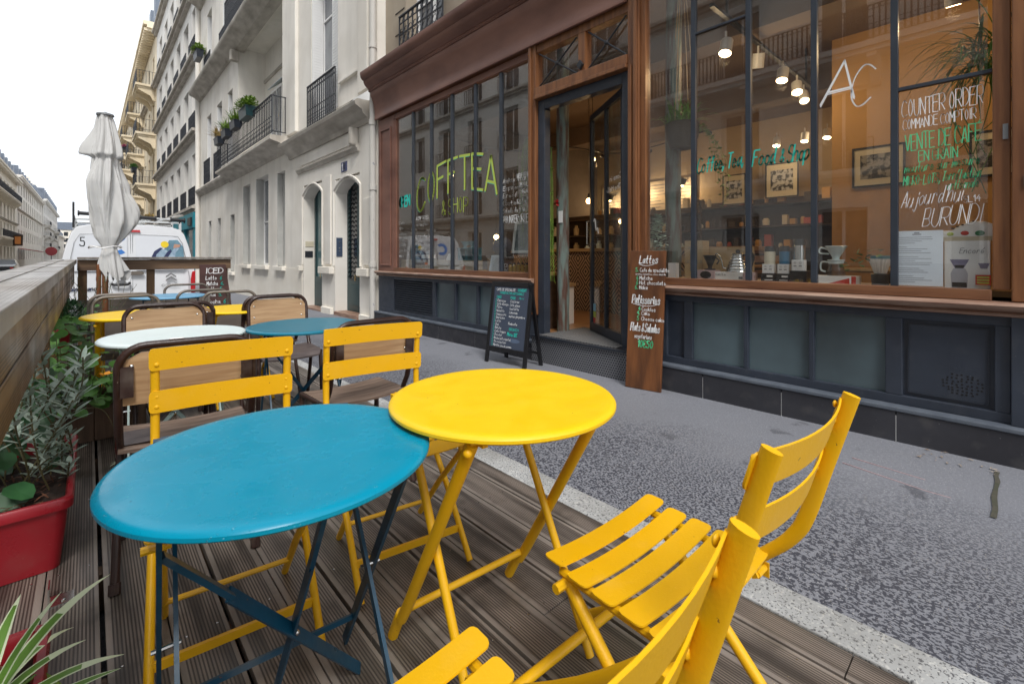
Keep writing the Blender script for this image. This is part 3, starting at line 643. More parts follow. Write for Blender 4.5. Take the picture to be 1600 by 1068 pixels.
sign('teal_lettering', M['chalkteal'], wr[2], lambda b: (fit(b, 'Food', (XG, 1.315, 1.745), (0, -1, .01), V_, .155, .115, thick=.085, slant=.5, jit=.08, track=.3), fit(b, '&', (XG, 1.135, 1.75), (0, -1, .01), V_, .035, .09, thick=.085, slant=.5, jit=.08), fit(b, 'Shop', (XG, 1.085, 1.74), (0, -1, .01), V_, .135, .115, thick=.085, slant=.5, jit=.08, track=.3)))
for sdd in (1, 2, 3):
    sign('white_lettering', M['chalk'], wr[3], lambda b: (write(b, 'A', (XG-.0004*sdd, .885, 2.08+.004*sdd), (0, -1, .03), V_, .25, thick=.028, slant=.55, wid=.85, jit=.16, rnd=random.Random(sdd)), write(b, 'C', (XG-.0004*sdd, .725, 2.04), (0, -1, 0), V_, .24, thick=.028, slant=.5, jit=.16, wid=.5, rnd=random.Random(sdd+9))))
sign('white_lettering', M['chalk'], wr[4], lambda b: (fit(b, 'COUNTER ORDER', (XG, .465, 1.915), (0, -1, .02), V_, .345, .098, thick=.042, jit=.25), fit(b, 'COMMANDE COMPTOIR', (XG, .46, 1.838), (0, -1, .02), V_, .31, .058, thick=.06, jit=.25)))
sign('green_lettering', M['chalkgreen'], wr[4], lambda b: (fit(b, 'VENTE DE CAFÉ', (XG, .45, 1.712), (0, -1, .02), V_, .325, .095, thick=.055, jit=.2), fit(b, 'EN GRAIN', (XG, .39, 1.64), (0, -1, .01), V_, .17, .062, thick=.07, jit=.2),
     fit(b, 'mouture sur mesure', (XG, .455, 1.580), (0, -1, .04), V_, .32, .052, thick=.075, slant=.6, jit=.3), fit(b, 'MICRO-LOTS,', (XG, .46, 1.505), (0, -1, .02), V_, .165, .055, thick=.07, slant=.3, jit=.25),
     fit(b, 'Torréfaction', (XG, .29, 1.515), (0, -1, .03), V_, .16, .055, thick=.07, slant=.6, jit=.25), fit(b, 'artisanale', (XG, .27, 1.462), (0, -1, .03), V_, .13, .05, thick=.07, slant=.6, jit=.25)))
sign('white_lettering', M['chalk'], wr[4], lambda b: (fit(b, "Aujourd'hui", (XG, .47, 1.375), (0, -1, .08), V_, .27, .095, thick=.04, slant=.7, jit=.3), fit(b, 'SL14', (XG, .20, 1.385), (0, -1, .02), V_, .07, .035, thick=.10, jit=.2), fit(b, 'BURUNDI', (XG, .375, 1.255), (0, -1, .06), V_, .25, .105, thick=.035, slant=.5, jit=.25)))
# door frame, step, floor
sb('door_frame', M['slate'], [(3.585, 3.68, 3.405, 3.499, .19, 2.758), (3.585, 3.68, 2.346, 2.43, .19, 2.758), (3.585, 3.68, 2.431, 3.404, 2.655, 2.757)], .005)
sb('doorstep', M['hexa'], [(3.485, 3.62, 2.205, 3.495, -.3, .232)])
sb('step_nosing', M['slatedk'], [(3.462, 3.70, 2.206, 3.497, .233, .252)], .004)
dm = mat('ribbed_doormat', (.10, .10, .10), .8); n, b_ = nodes(dm); c = coords(n); sp = n.nodes.new("ShaderNodeSeparateXYZ"); n.links.new(c, sp.inputs[0])
n.links.new(mixc(n, mth(n, 'GREATER_THAN', mth(n, 'SINE', mth(n, 'MULTIPLY', mth(n, 'ADD', sp.outputs[0], mth(n, 'MULTIPLY', sp.outputs[1], .55)), 330)), 0), (.05, .05, .052), (.17, .17, .17)), b_.inputs["Base Color"])
sb('ribbed_mat', dm, [(3.50, 4.25, 2.44, 3.40, .2525, .260)])
# door leaf swung inwards on the right-hand jamb
dleaf = bpy.data.objects.new('door', None); COL.objects.link(dleaf); dleaf.parent = shop
dleaf.location = (3.64-3.6, 2.435-3.5, .266); dleaf.rotation_euler = (0, 0, radians(57))
LW = .93
b = MB()
for q in ((0, .055, 0, 2.38), (LW-.055, LW, 0, 2.38), (.055, LW-.055, 0, .09), (.055, LW-.055, 2.31, 2.38), (LW*.5-.018, LW*.5+.018, .09, 2.31)): b.box(q[0], q[1], -.02, .02, q[2], q[3])
b.box(.49, .6, -.03, -.0205, 1.0, 1.5)
b.build('door_rails', M['slatedk'], dleaf, bevel=.003)
b = MB(); b.box(.055, LW-.055, -.003, .003, .09, 2.31); b.build('door_pane', M['glass2'], dleaf)
b = MB(); b.tube([(LW-.03, .02, .95), (LW-.03, .06, .95), (LW-.03, .06, 1.2), (LW-.03, .02, 1.2)], .009, 8); b.build('handle', M['steel'], dleaf, smooth=True)
b = MB(); R = random.Random(8)
write(b, 'Come in', (.07, .0045, 1.56), (1, 0, 0), V_, .05, thick=.12, slant=.4); b.build('door_lettering', M['chalk'], dleaf); b = MB(); write(b, 'The Hello', (.09, .0045, 1.46), (1, 0, 0), V_, .05, thick=.12, slant=.4); b.build('door_lettering', M['chalk'], dleaf)
b = MB(); b.tube(smoothpath([(.69, .0045, 1.06), (.72, .0045, 1.12), (.76, .0045, 1.10), (.80, .0045, 1.22), (.84, .0045, 1.20)]), .006, 5); b.build('door_drawing', M['chalk'], dleaf)
b = MB(); b.box(.77, .85, .0045, .0052, .22, .30); b.build('sticker', mat('blue_sticker', (.25, .50, .66), .5), dleaf)
b = MB(); b.box(.77, .85, .0045, .0052, .15, .215); b.build('sticker', mat('yellow_green_sticker', (.45, .55, .08), .5), dleaf)
b = MB(); b.box(.79, .85, .0045, .0052, .09, .145); b.build('sticker', mat('red_sticker', (.55, .05, .05), .5), dleaf)
# ------------------------------------------------------------------ room behind the glass
sb('room_floor', M['parquet'], [(3.701, 9.5, -1.6, 7.07, .12, .2505)])
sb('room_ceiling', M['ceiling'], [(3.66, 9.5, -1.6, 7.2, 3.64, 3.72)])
sb('back_wall', M['interior'], [(6.5, 6.62, -1.6, 1.48, .253, 3.639)])
sb('back_wall', M['warmwhite'], [(9.38, 9.5, 1.49, 7.1, .253, 3.639)])
sb('side_wall', M['interior'], [(3.66, 9.37, -1.6, -1.5, .253, 3.639)])
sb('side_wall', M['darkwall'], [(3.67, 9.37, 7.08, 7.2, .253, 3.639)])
sb('partition', M['interior'], [(6.63, 9.37, 1.36, 1.478, .253, 3.639)])
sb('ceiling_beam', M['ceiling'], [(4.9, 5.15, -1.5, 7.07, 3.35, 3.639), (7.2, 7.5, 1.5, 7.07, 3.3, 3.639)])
sb('display_shelf', M['oak'], [(3.645, 4.10, 3.60, 6.9, .862, .895), (3.645, 4.10, -.2, 2.15, .862, .895)])
sb('shelf_apron', M['darkwood'], [(4.06, 4.10, 3.60, 6.9, .253, .861), (4.06, 4.10, -.2, 2.15, .253, .861), (3.66, 4.06, 3.60, 3.64, .253, .861), (3.66, 4.06, 2.11, 2.15, .253, .861)])
sb('wall_panelling', mat('ochre_panelling', (.50, .27, .085), .6), [(6.47, 6.499, -1.5, 1.47, .253, 1.25), (6.485, 6.499, .55, 1.42, 1.25, 1.95)])
# outer walls of the building above and beside the shopfront
def holes(mb, y0, y1, z0, z1, hs, x, depth, sgn=1):
    """street wall (facing -X when sgn=1) at x with rectangular openings and their reveals"""
    ys = sorted(set([y0, y1]+[v for h in hs for v in h[:2]])); zs = sorted(set([z0, z1]+[v for h in hs for v in h[2:4]]))
    for i in range(len(ys)-1):
        for j in range(len(zs)-1):
            cy = (ys[i]+ys[i+1])/2; cz = (zs[j]+zs[j+1])/2
            if any(h[0] < cy < h[1] and h[2] < cz < h[3] for h in hs): continue
            q = [(x, ys[i], zs[j]), (x, ys[i], zs[j+1]), (x, ys[i+1], zs[j+1]), (x, ys[i+1], zs[j])]
            mb.add(q if sgn > 0 else q[::-1], [(0, 1, 2, 3)])
    for a, c_, e, f in [h[:4] for h in hs]:
        x2 = x+depth*sgn
        for q in ([(x, a, e), (x, a, f), (x2, a, f), (x2, a, e)], [(x, c_, f), (x, c_, e), (x2, c_, e), (x2, c_, f)], [(x, a, f), (x, c_, f), (x2, c_, f), (x2, a, f)], [(x, c_, e), (x, a, e), (x2, a, e), (x2, c_, e)]):
            mb.add(q if sgn < 0 else q[::-1], [(0, 1, 2, 3)])
    return mb
hs = [(5.55, 6.62, 4.35, 6.6), (3.5, 4.6, 4.35, 6.6), (1.4, 2.5, 4.35, 6.6), (5.55, 6.62, 7.9, 10), (3.5, 4.6, 7.9, 10), (1.4, 2.5, 7.9, 10)]
b = holes(MB(), -1.6, 7.30, 4.1, 16, hs, 3.75, .25); b.box(4.0, 9.6, -1.6, 7.3, 3.73, 3.9); b.box(3.752, 9.6, -1.75, -1.602, 0, 16); b.box(3.752, 9.6, 7.205, 7.30, 0, 4.09)
b.box(9.51, 9.6, -1.6, 7.2, 0, 16)
b.build('upper_wall', M['stone_upper'], shop, world=True)
b = MB()
for k in range(16):
    z = 4.35+k*.36
    for y0, y1 in ((6.66, 6.95),): b.box(3.742, 3.752, y0, y1, z, z+.018)
b.build('stone_joints', mat('dark_stone_joint', (.06, .05, .04), .9), shop, world=True)
def window(parent, x, y0, y1, z0, z1, sgn=1, m='palepane', fr='white', bars=1, name='window'):
    """casement: frame with a central stile; its glass is a child"""
    b = MB(); f = .05; X = lambda d: x+d*sgn
    def bb(a, c_, e, g, d0=0., d1=.05): b.box(X(d0), X(d1), a, c_, e, g)
    bb(y0, y0+f, z0, z1); bb(y1-f, y1, z0, z1); bb(y0+f, y1-f, z0, z0+f); bb(y0+f, y1-f, z1-f, z1)
    if y1-y0 > .8: bb((y0+y1)/2-.035, (y0+y1)/2+.035, z0+f, z1-f, -.01, .05)
    for k in range(bars):
        z = z0+(z1-z0)*(k+1)/(bars+1); bb(y0+f, y1-f, z-.018, z+.018, .002, .045)
    o = b.build(name, M[fr], parent, world=True)
    b = MB(); b.box(X(.028), X(.032), y0+f, y1-f, z0+f, z1-f); b.build('pane', M[m], o, world=True); return o
for h in hs: window(shop, 3.95, *h, bars=2)
def railing(mb, x, y0, y1, z0, h=.95, step=.11, r=.008, fancy=True, sides=0.):
    """wrought iron balustrade in the plane x"""
    mb.box(x-.018, x+.018, y0, y1, z0+h-.02, z0+h); mb.box(x-.01, x+.01, y0, y1, z0+.05, z0+.068)
    if fancy: mb.box(x-.008, x+.008, y0, y1, z0+h-.13, z0+h-.118); mb.box(x-.008, x+.008, y0, y1, z0+h*.45, z0+h*.45+.012)
    n_ = max(2, int((y1-y0)/step))
    for i in range(n_+1):
        y = y0+(y1-y0)*i/n_; mb.box(x-r, x+r, y-r, y+r, z0+.068, z0+h-.02)
        if fancy and i < n_:
            yc = y+(y1-y0)/n_/2; s_ = (y1-y0)/n_*.38
            for zc in (z0+.15, z0+.28, z0+h-.07):
                k = 6; P = [(x, yc+s_*cos(2*pi*j/k), zc+s_*1.15*sin(2*pi*j/k)) for j in range(k)]
                mb.tube(P, .006, 4, closed=True)
    return mb
for (a, c_, e, f) in hs[:3]:
    b = railing(MB(), 3.68, a-.08, c_+.08, e+.02, .55, .13); b.build('window_railing', M['iron'], shop, world=True)
b = MB(); b.box(3.60, 3.752, -1.6, 7.3, 7.2, 7.45); b.box(3.5, 3.76, -1.6, 7.3, 15.6, 16); b.build('string_course', M['slab'], shop, world=True)
# dull old downpipe between the shop and number ten
dp = thing('downpipe', 'peeling white drainpipe between the coffee shop and house number ten', 'drainpipe', (3.55, 7.36, 0))
dpm = mat('peeling_pipe_paint', (.60, .58, .54), .6, col2=(.13, .16, .22), nscale=5, stretch=(3, 3, 1), thr=(.30, .36), detail=8)
b = MB(); b.tube([(3.55, 7.37, -.05), (3.55, 7.37, 16)], .055, 12); b.build('pipe', dpm, dp, smooth=True, world=True)
for z in (.9, 2.2, 3.3, 4.6, 6.0): b = MB(); b.tube([(3.55, 7.37, z), (3.55, 7.37, z+.09)], .068, 12); b.build('collar', dpm, dp, smooth=True, world=True)
# ------------------------------------------------------------------ house number ten
ten = thing('house_number_ten', 'off-white stained plaster house number 10 with balcony and two dark green doors', 'house', (3.6, 15, 0))
def tb(name, m, boxes, bevel=0., parent=None):
    if name in SPLIT and len(boxes) > 1: return [tb(name, m, [q], bevel, parent) for q in boxes][-1]
    b = MB(); [b.box(*q) for q in boxes]; return b.build(name, M[m] if isinstance(m, str) else m, parent or ten, bevel=bevel, world=True)
DR = (8.0, 9.12, -.3, 2.60); DL = (9.83, 10.95, -.3, 2.68)
gw = [(12.30, 12.95, .83, 3.22), (13.75, 15.0, .83, 3.32), (15.65, 16.55, .83, 3.28), (17.7, 18.35, .56, 2.5), (19.9, 20.5, .60, 2.5), (21.7, 22.3, .65, 2.5)]
b = holes(MB(), 7.43, 24.15, -.4, 3.80, [DR, DL]+gw, 3.6, .36)
b.build('ground_floor_wall', M['plaster_ten'], ten, world=True)
# painted lighter band below the sills, proud of the wall by a coat of plaster
b = MB()
for a, c_ in ((11.02, 12.29), (12.96, 13.74), (15.01, 15.64), (16.56, 17.69), (18.36, 19.89), (20.51, 21.69), (22.31, 24.1)): b.box(3.588, 3.599, a, c_, .50, .80)
b.box(3.588, 3.599, 11.02, 24.1, -.4, .499); b.build('whitewashed_band', M['plaster_ten_low'], ten, world=True)
b = holes(MB(), 7.43, 24.15, 3.98, 16, [(8.99, 10.45, 4.0, 7.4), (8.99, 10.45, 8.6, 11.4), (12.45, 17.2, 4.0, 7.9), (18.0, 18.75, 4.0, 6.8), (19.7, 20.6, 4.0, 6.8), (21.7, 22.6, 4.0, 6.8), (13.2, 14.3, 8.5, 11), (15.6, 16.7, 8.5, 11), (18.6, 19.6, 8.5, 11), (21.6, 22.6, 8.5, 11)], 3.6, .3)
b.box(3.602, 9.5, 7.44, 24.14, 15.9, 16); b.box(3.905, 9.5, 24.05, 24.14, -.4, 15.9)
b.build('upper_wall', M['plaster_ten'], ten, world=True)
tb('loggia_wall', 'plaster_ten', [(4.4, 4.5, 12.45, 17.2, 3.99, 8.0), (3.902, 4.4, 17.2, 17.3, 3.99, 8.0), (3.902, 4.4, 12.35, 12.45, 3.99, 8.0), (3.902, 4.4, 12.45, 17.2, 7.9, 8.0)])
tb('loggia_moulding', 'slab', [(4.36, 4.399, 12.46, 17.19, 6.9, 7.0)])
tb('end_wall', 'plaster_ten', [(3.602, 9.5, 7.31, 7.428, -.4, 15.9)])
# slabs and cornices
def tm(name, prof, y0, y1, m='slab'):
    b = MB(); b.prism(prof, lambda u, v, d: (u, d, v), y0, y1); return b.build(name, M[m], ten, smooth=True, world=True, fix=True)
tm('balcony_slab', [(3.75, 3.62), (3.56, 3.62), (3.54, 3.70), (3.44, 3.74), (3.36, 3.80), (3.20, 3.84), (3.14, 3.86), (3.14, 3.93), (3.20, 3.965), (3.75, 3.978)], 11.9, 18.3)
tm('string_course', [(3.75, 3.66), (3.57, 3.66), (3.55, 3.74), (3.42, 3.82), (3.40, 3.90), (3.44, 3.965), (3.75, 3.978)], 18.305, 24.1)
tm('string_course', [(3.75, 3.40), (3.56, 3.40), (3.54, 3.48), (3.46, 3.54), (3.44, 3.60), (3.33, 3.66), (3.31, 3.72), (3.36, 3.765), (3.75, 3.778)], 7.56, 11.88)
tm('door_cornice', [(3.70, 2.98), (3.565, 2.98), (3.55, 3.03), (3.53, 3.05), (3.53, 3.08), (3.57, 3.11), (3.70, 3.11)], 8.0, 11.3)
tm('upper_slab', [(3.75, 7.76), (3.50, 7.80), (3.40, 7.92), (3.20, 8.0), (3.16, 8.06), (3.16, 8.16), (3.75, 8.2)], 12.3, 24.1)
tm('upper_slab', [(3.75, 11.76), (3.50, 11.80), (3.40, 11.92), (3.20, 12.0), (3.16, 12.06), (3.16, 12.16), (3.75, 12.2)], 7.5, 24.1)
tb('corner_pilaster', 'plaster_ten', [(3.52, 3.6, 11.3, 12.25, 3.98, 11.7), (3.53, 3.6, 7.56, 7.95, 3.98, 11.7), (3.54, 3.6, 7.96, 8.85, 4.4, 4.45), (3.54, 3.6, 7.96, 8.85, 7.2, 7.25)], .01)
tb('bracket', 'slab', [(3.44, 3.6, 8.02, 8.14, 3.08, 3.40), (3.35, 3.6, 17.05, 17.25, 7.4, 7.75)], .03)
# door surround: frieze panel, pilaster strips, blocks
tb('door_surround', 'plaster_ten', [(3.57, 3.6, 9.30, 9.62, .92, 2.72), (3.575, 3.6, 8.16, 11.1, 3.14, 3.36), (3.565, 3.6, 7.50, 7.78, .92, 2.1)], .008)
tb('door_surround_block', 'plaster_ten_low', [(3.50, 3.6, 9.18, 9.80, .73, .87), (3.50, 3.6, 7.50, 7.94, .73, .87), (3.50, 3.6, 10.98, 11.12, .75, .86), (3.54, 3.6, 9.22, 9.74, -.4, .05), (3.54, 3.6, 7.46, 7.92, -.4, .05)], .01)
def arch(y0, y1, z0, z1, rise, x0, x1, name='door_arch'):
    yc = (y0+y1)/2; hw = (y1-y0)/2; b = MB(); n0 = 10
    P = [(y0+(y1-y0)*i/n0, z1-rise*((y0+(y1-y0)*i/n0-yc)/hw)**2) for i in range(n0+1)]
    b.prism([(y0, z1+.01)]+P+[(y1, z1+.01)], lambda u, v, d: (d, u, v), x0, x1); return b
b = arch(8.0, 9.12, 0, 2.55, .22, 3.601, 3.84); b.build('door_arch', M['plaster_ten'], ten, world=True, fix=True)
b = arch(9.83, 10.95, 0, 2.62, .22, 3.601, 3.84); b.build('door_arch', M['plaster_ten'], ten, world=True, fix=True)
for (y0, y1, z1) in ((8.0, 9.12, 2.55), (9.83, 10.95, 2.62)):   # hood mould
    yc = (y0+y1)/2; hw = (y1-y0)/2+.05; P = [(3.592, y0-.05+2*hw*i/12, z1+.05-.22*((y0-.05+2*hw*i/12-yc)/hw)**2) for i in range(13)]
    b = MB(); b.tube([(3.592, y0-.05, .9)]+P+[(3.592, y1+.05, .9)], .022, 6); b.build('hood_mould', M['plaster_ten'], ten, smooth=True, world=True)
def tendoor(y0, y1, zt, glassm, grille):
    o = tb('door', 'doorgreen', [(3.84, 3.90, y0, y1, -.1, .62), (3.84, 3.90, y0, y0+.11, .62, zt), (3.84, 3.90, y1-.11, y1, .62, zt), (3.84, 3.90, y0+.11, y1-.11, zt-.12, zt), (3.81, 3.838, y0+.16, y1-.16, .12, .52), (3.82, 3.838, (y0+y1)/2-.05, (y0+y1)/2+.05, .0, zt)], .006)
    b = MB(); b.box(3.865, 3.875, y0+.11, y1-.11, .62, zt-.12); b.build('door_pane', M[glassm], o, world=True)
    if grille:
        b = MB(); 
        for k in range(20):
            for s_ in (0, 1):
                z = .66+k*.09
                for j in range(6):
                    yy = y0+.17+j*.15; b.bar((3.835, yy, z), (3.835, yy+.07, z+.045), .009); b.bar((3.835, yy+.07, z+.045), (3.835, yy+.14, z), .009)
        b.box(3.828, 3.839, y0+.12, y1-.12, .62, .645); b.build('door_grille', M['iron'], o, world=True)
    b = MB(); b.ball((3.79, (y0+y1)/2-.10, .72), .035, 8); b.box(3.815, 3.819, (y0+y1)/2-.12, (y0+y1)/2-.08, .60, .80); b.box(3.815, 3.819, (y0+y1)/2+.12, (y0+y1)/2+.14, .60, .72)
    b.build('handle', M['brass'], o, smooth=True, world=True)
tendoor(8.0, 9.12, 2.6, 'darkpane', True); tendoor(9.83, 10.95, 2.68, 'doorpane', False)
tb('door_step', 'sillpale', [(3.56, 3.83, 8.02, 9.10, -.3, .0), (3.58, 3.83, 9.85, 10.93, -.3, -.04)], .005)
b = MB(); b.box(3.586, 3.599, 8.55, 8.80, 2.70, 2.88); pq = b.build('number_plaque', M['plaque'], ten, world=True)
b = MB(); fit(b, '10', (3.5855, 8.765, 2.725), U_, V_, .18, .13, thick=.2, jit=0); b.build('number', M['chalk'], pq, world=True)
b = MB(); b.hexa([(3.62, 9.105, 1.08), (3.74, 9.105, 1.08), (3.74, 9.119, 1.08), (3.62, 9.119, 1.08), (3.62, 9.105, 1.45), (3.74, 9.105, 1.45), (3.74, 9.119, 1.45), (3.62, 9.119, 1.45)])
ip = b.build('intercom', mat('blue_grey_metal', (.10, .14, .22), .35, metal=.4), ten, world=True)
b = MB()
for z in (1.18, 1.24, 1.36): b.ball((3.68, 9.103, z), .012, 6)
b.build('button', M['steel'], ip, world=True)
tb('letter_slot', 'iron', [(3.63, 3.80, 10.935, 10.949, 1.06, 1.20)]); tb('small_plate', 'cream', [(3.64, 3.82, 10.937, 10.949, 1.30, 1.42)])
# ground floor windows: folding shutters in the reveals, sills
for i, (a, c_, e, f) in enumerate(gw):
    tb('window_sill', 'plaster_ten_low', [(3.50, 3.66, a-.07, c_+.07, e-.11, e)], .01)
    if i == 1: window(ten, 3.80, a, c_-.0, e, f, m='palepane', bars=1)
    else: tb('blind_panel', 'shutter', [(3.73, 3.77, a, c_, e, f)])
    b = MB()
    for s0, s1 in ((c_-.035, c_-.005),):
        b.box(3.603, 3.86, s0, s1, e+.01, f-.02)
    for k in range(int((f-e)*.42/.055)):
        z = f-.10-k*.055
        if i != 1: b.box(3.728, 3.722, a+.03, c_-.05, z-.018, z+.006)
        b.box(3.64, 3.83, c_-.040, c_-.036, z-.02, z+.008)
    b.build('folded_shutter', M['shutter'], ten, world=True)
for (y0, y1, z0, z1) in ((8.99, 10.45, 4.0, 7.4), (8.99, 10.45, 8.6, 11.4), (18.0, 18.75, 4.0, 6.8), (19.7, 20.6, 4.0, 6.8), (21.7, 22.6, 4.0, 6.8), (13.2, 14.3, 8.5, 11), (15.6, 16.7, 8.5, 11), (18.6, 19.6, 8.5, 11), (21.6, 22.6, 8.5, 11)):
    window(ten, 3.85, y0, y1, z0, z1, bars=2)
    b = MB()
    # louvred shutter leaf folded back inside the opening at its far side
    b.box(3.61, 3.84, y1-.045, y1-.01, z0+.05, z1-.05)
    for k in range(int((z1-z0-.3)/.06)): b.box(3.63, 3.82, y1-.050, y1-.046, z0+.15+k*.06, z0+.185+k*.06)
    if y0 == 8.99:
        b.box(3.63, 3.66, y0+.02, y0+.36, z0+.05, z1-.05)
        for k in range(int((z1-z0-.3)/.06)): b.box(3.622, 3.629, y0+.06, y0+.32, z0+.15+k*.06, z0+.175+k*.06)
    b.build('shutter', M['white'], ten, world=True)
for (y0, y1) in ((13.0, 14.2), (15.2, 16.4)): tb('window', 'white', [(4.36, 4.399, y0, y0+.07, 4.0, 6.4), (4.36, 4.399, y1-.07, y1, 4.0, 6.4), (4.36, 4.399, y0+.07, y1-.07, 6.33, 6.4), (4.365, 4.399, (y0+y1)/2-.03, (y0+y1)/2+.03, 4.0, 6.33)]); tb('window_pane', 'palepane', [(4.385, 4.397, y0+.07, y1-.07, 4.0, 6.33)])
for a in ((3.53, 8.95, 10.5, 3.80, .98), (3.53, 8.95, 10.5, 8.5, .98), (3.52, 19.6, 20.75, 3.98, 1.0), (3.52, 21.55, 22.8, 3.98, 1.0), (3.52, 18.45, 19.75, 8.21, 1.0), (3.52, 21.45, 22.75, 8.21, 1.0)):
    b = railing(MB(), *a[:4], a[4], .10, .010); b.build('window_railing', M['ironblue'], ten, world=True)
b = railing(MB(), 3.20, 11.95, 18.25, 3.97, .95, .15, .009)
for yy in (11.95, 18.25):
    b.box(3.2, 3.6, yy-.012, yy+.012, 4.9, 4.92); b.box(3.2, 3.6, yy-.01, yy+.01, 4.05, 4.07)
    for k in range(1, 4): b.box(3.2+k*.1-.008, 3.2+k*.1+.008, yy-.008, yy+.008, 4.07, 4.9)
b.build('balcony_railing', M['ironblue'], ten, world=True)
b = railing(MB(), 3.22, 12.4, 17.2, 8.2, .98, .11, .010); b.build('balcony_railing', M['ironblue'], ten, world=True)
b = MB(); b.grid(lambda u, v: (3.95+.40*u-.0, 13.9+1.3*v, 6.05+.35*u+.02*sin(v*60)), 6, 60); b.build('awning', mat('grey_striped_awning', (.45, .50, .52), .8), ten, world=True)
# second downpipe at the left end of number ten
b = MB(); b.tube([(3.50, 24.15, -.4), (3.50, 24.15, 16)], .09, 10)
tag(b.build('downpipe', M['wall_white'], smooth=True), 'cream drainpipe between number ten and the house with the teal shop front', 'drainpipe')
# ------------------------------------------------------------------ flower boxes on the balcony of number ten
def leafblade(b, base, d, L_, w_, droop=.4, seg=5, fold=.0):
    base = Vector(base); d = Vector(d).normalized(); s_ = d.cross(Vector((0, 0, 1)))
    if s_.length < .1: s_ = Vector((1, 0, 0))
    s_.normalize(); P = []; p = base.copy(); dd = d.copy(); k = L_/seg
    for i in range(seg+1):
        t = i/seg; ww = w_*.5*max(.02, sin(pi*min(1, .12+t*.88))**.8); P += [p-s_*ww, p+s_*ww]; p = p+dd*k; dd = (dd+Vector((0, 0, -droop/seg))).normalized()
    b.add(P, [(2*i, 2*i+1, 2*i+3, 2*i+2) for i in range(seg)])
def grassy(b, c, r, h, n, R, w_=.012, droop=1.2):
    for i in range(n):
        a = R.uniform(0, 2*pi); e = R.uniform(.5, 1.4); leafblade(b, (c[0]+r*R.uniform(-.5, .5), c[1]+r*R.uniform(-.5, .5), c[2]), (cos(a)*cos(e), sin(a)*cos(e), sin(e)), h*R.uniform(.6, 1.1), w_, droop*R.uniform(.4, 1.2), 4)
def bushy(b, c, rad, n, R, L_=.05, w_=.03):
    for i in range(n):
        a = R.uniform(0, 2*pi); e = R.uniform(-.4, 1.5); r = rad*R.random()**.4; d = Vector((cos(a)*cos(e), sin(a)*cos(e), sin(e)))
        p = Vector(c)+Vector((d.x*r, d.y*r*1.0, abs(d.z)*r*.9)); d2 = (d+Vector((R.uniform(-.8, .8), R.uniform(-.8, .8), R.uniform(-.5, .5))))
        leafblade(b, p, d2, L_*R.uniform(.6, 1.3), w_, .4, 3)
def trough(name, label, loc, size, potm, kind, leafm, seed, group=None, cat='flower box'):
    t = thing(name, label, cat, loc, 0, group); sx, sy, sz = size; R = random.Random(seed)
    b = MB(); b.hexa([(-sx*.4, -sy*.46, 0), (sx*.4, -sy*.46, 0), (sx*.4, sy*.46, 0), (-sx*.4, sy*.46, 0), (-sx*.5, -sy*.5, sz), (sx*.5, -sy*.5, sz), (sx*.5, sy*.5, sz), (-sx*.5, sy*.5, sz)])
    b.box(-sx*.54, sx*.54, -sy*.52, sy*.52, sz, sz+.02); b.build('pot', M[potm], t)
    b = MB()
    nn = max(1, int(sy/.25))
    for i in range(nn):
        yy = -sy*.4+sy*.8*(i+.5)/nn
        if kind == 'grass': grassy(b, (0, yy, sz+.02), .16, .42, 60, R, .022)
        elif kind == 'bush': bushy(b, (0, yy, sz+.05), .26, 260, R, .08, .04)
    b.build('foliage', M[leafm], t); return t
trough('flower_box', 'dark flower box of dry straw grass, farthest of the row on the balcony rail', (3.14, 17.6, 4.72), (.22, .6, .2), 'slatedk', 'grass', 'drygrass', 1, 'flower boxes on the balcony of number ten')
trough('flower_box', 'dark flower box of mixed dry tufts, second from the far end of the balcony rail', (3.14, 16.5, 4.74), (.22, .6, .2), 'slatedk', 'grass', 'leafy', 2, 'flower boxes on the balcony of number ten')
trough('flower_box', 'dark flower box of arching yellow-green grass, third in the balcony row', (3.14, 15.3, 4.76), (.22, .6, .2), 'slatedk', 'grass', 'leafy', 3, 'flower boxes on the balcony of number ten')
trough('flower_box', 'large green flower box of bright bushy plants, nearest of the row on the balcony rail', (3.14, 14.0, 4.78), (.26, .8, .24), 'doorgreen', 'bush', 'leafy', 4, 'flower boxes on the balcony of number ten')
trough('flower_box', 'dark flower box with a pale green bush high up beside the drainpipe', (3.36, 23.0, 9.25), (.26, .8, .3), 'slatedk', 'bush', 'leafy', 5)
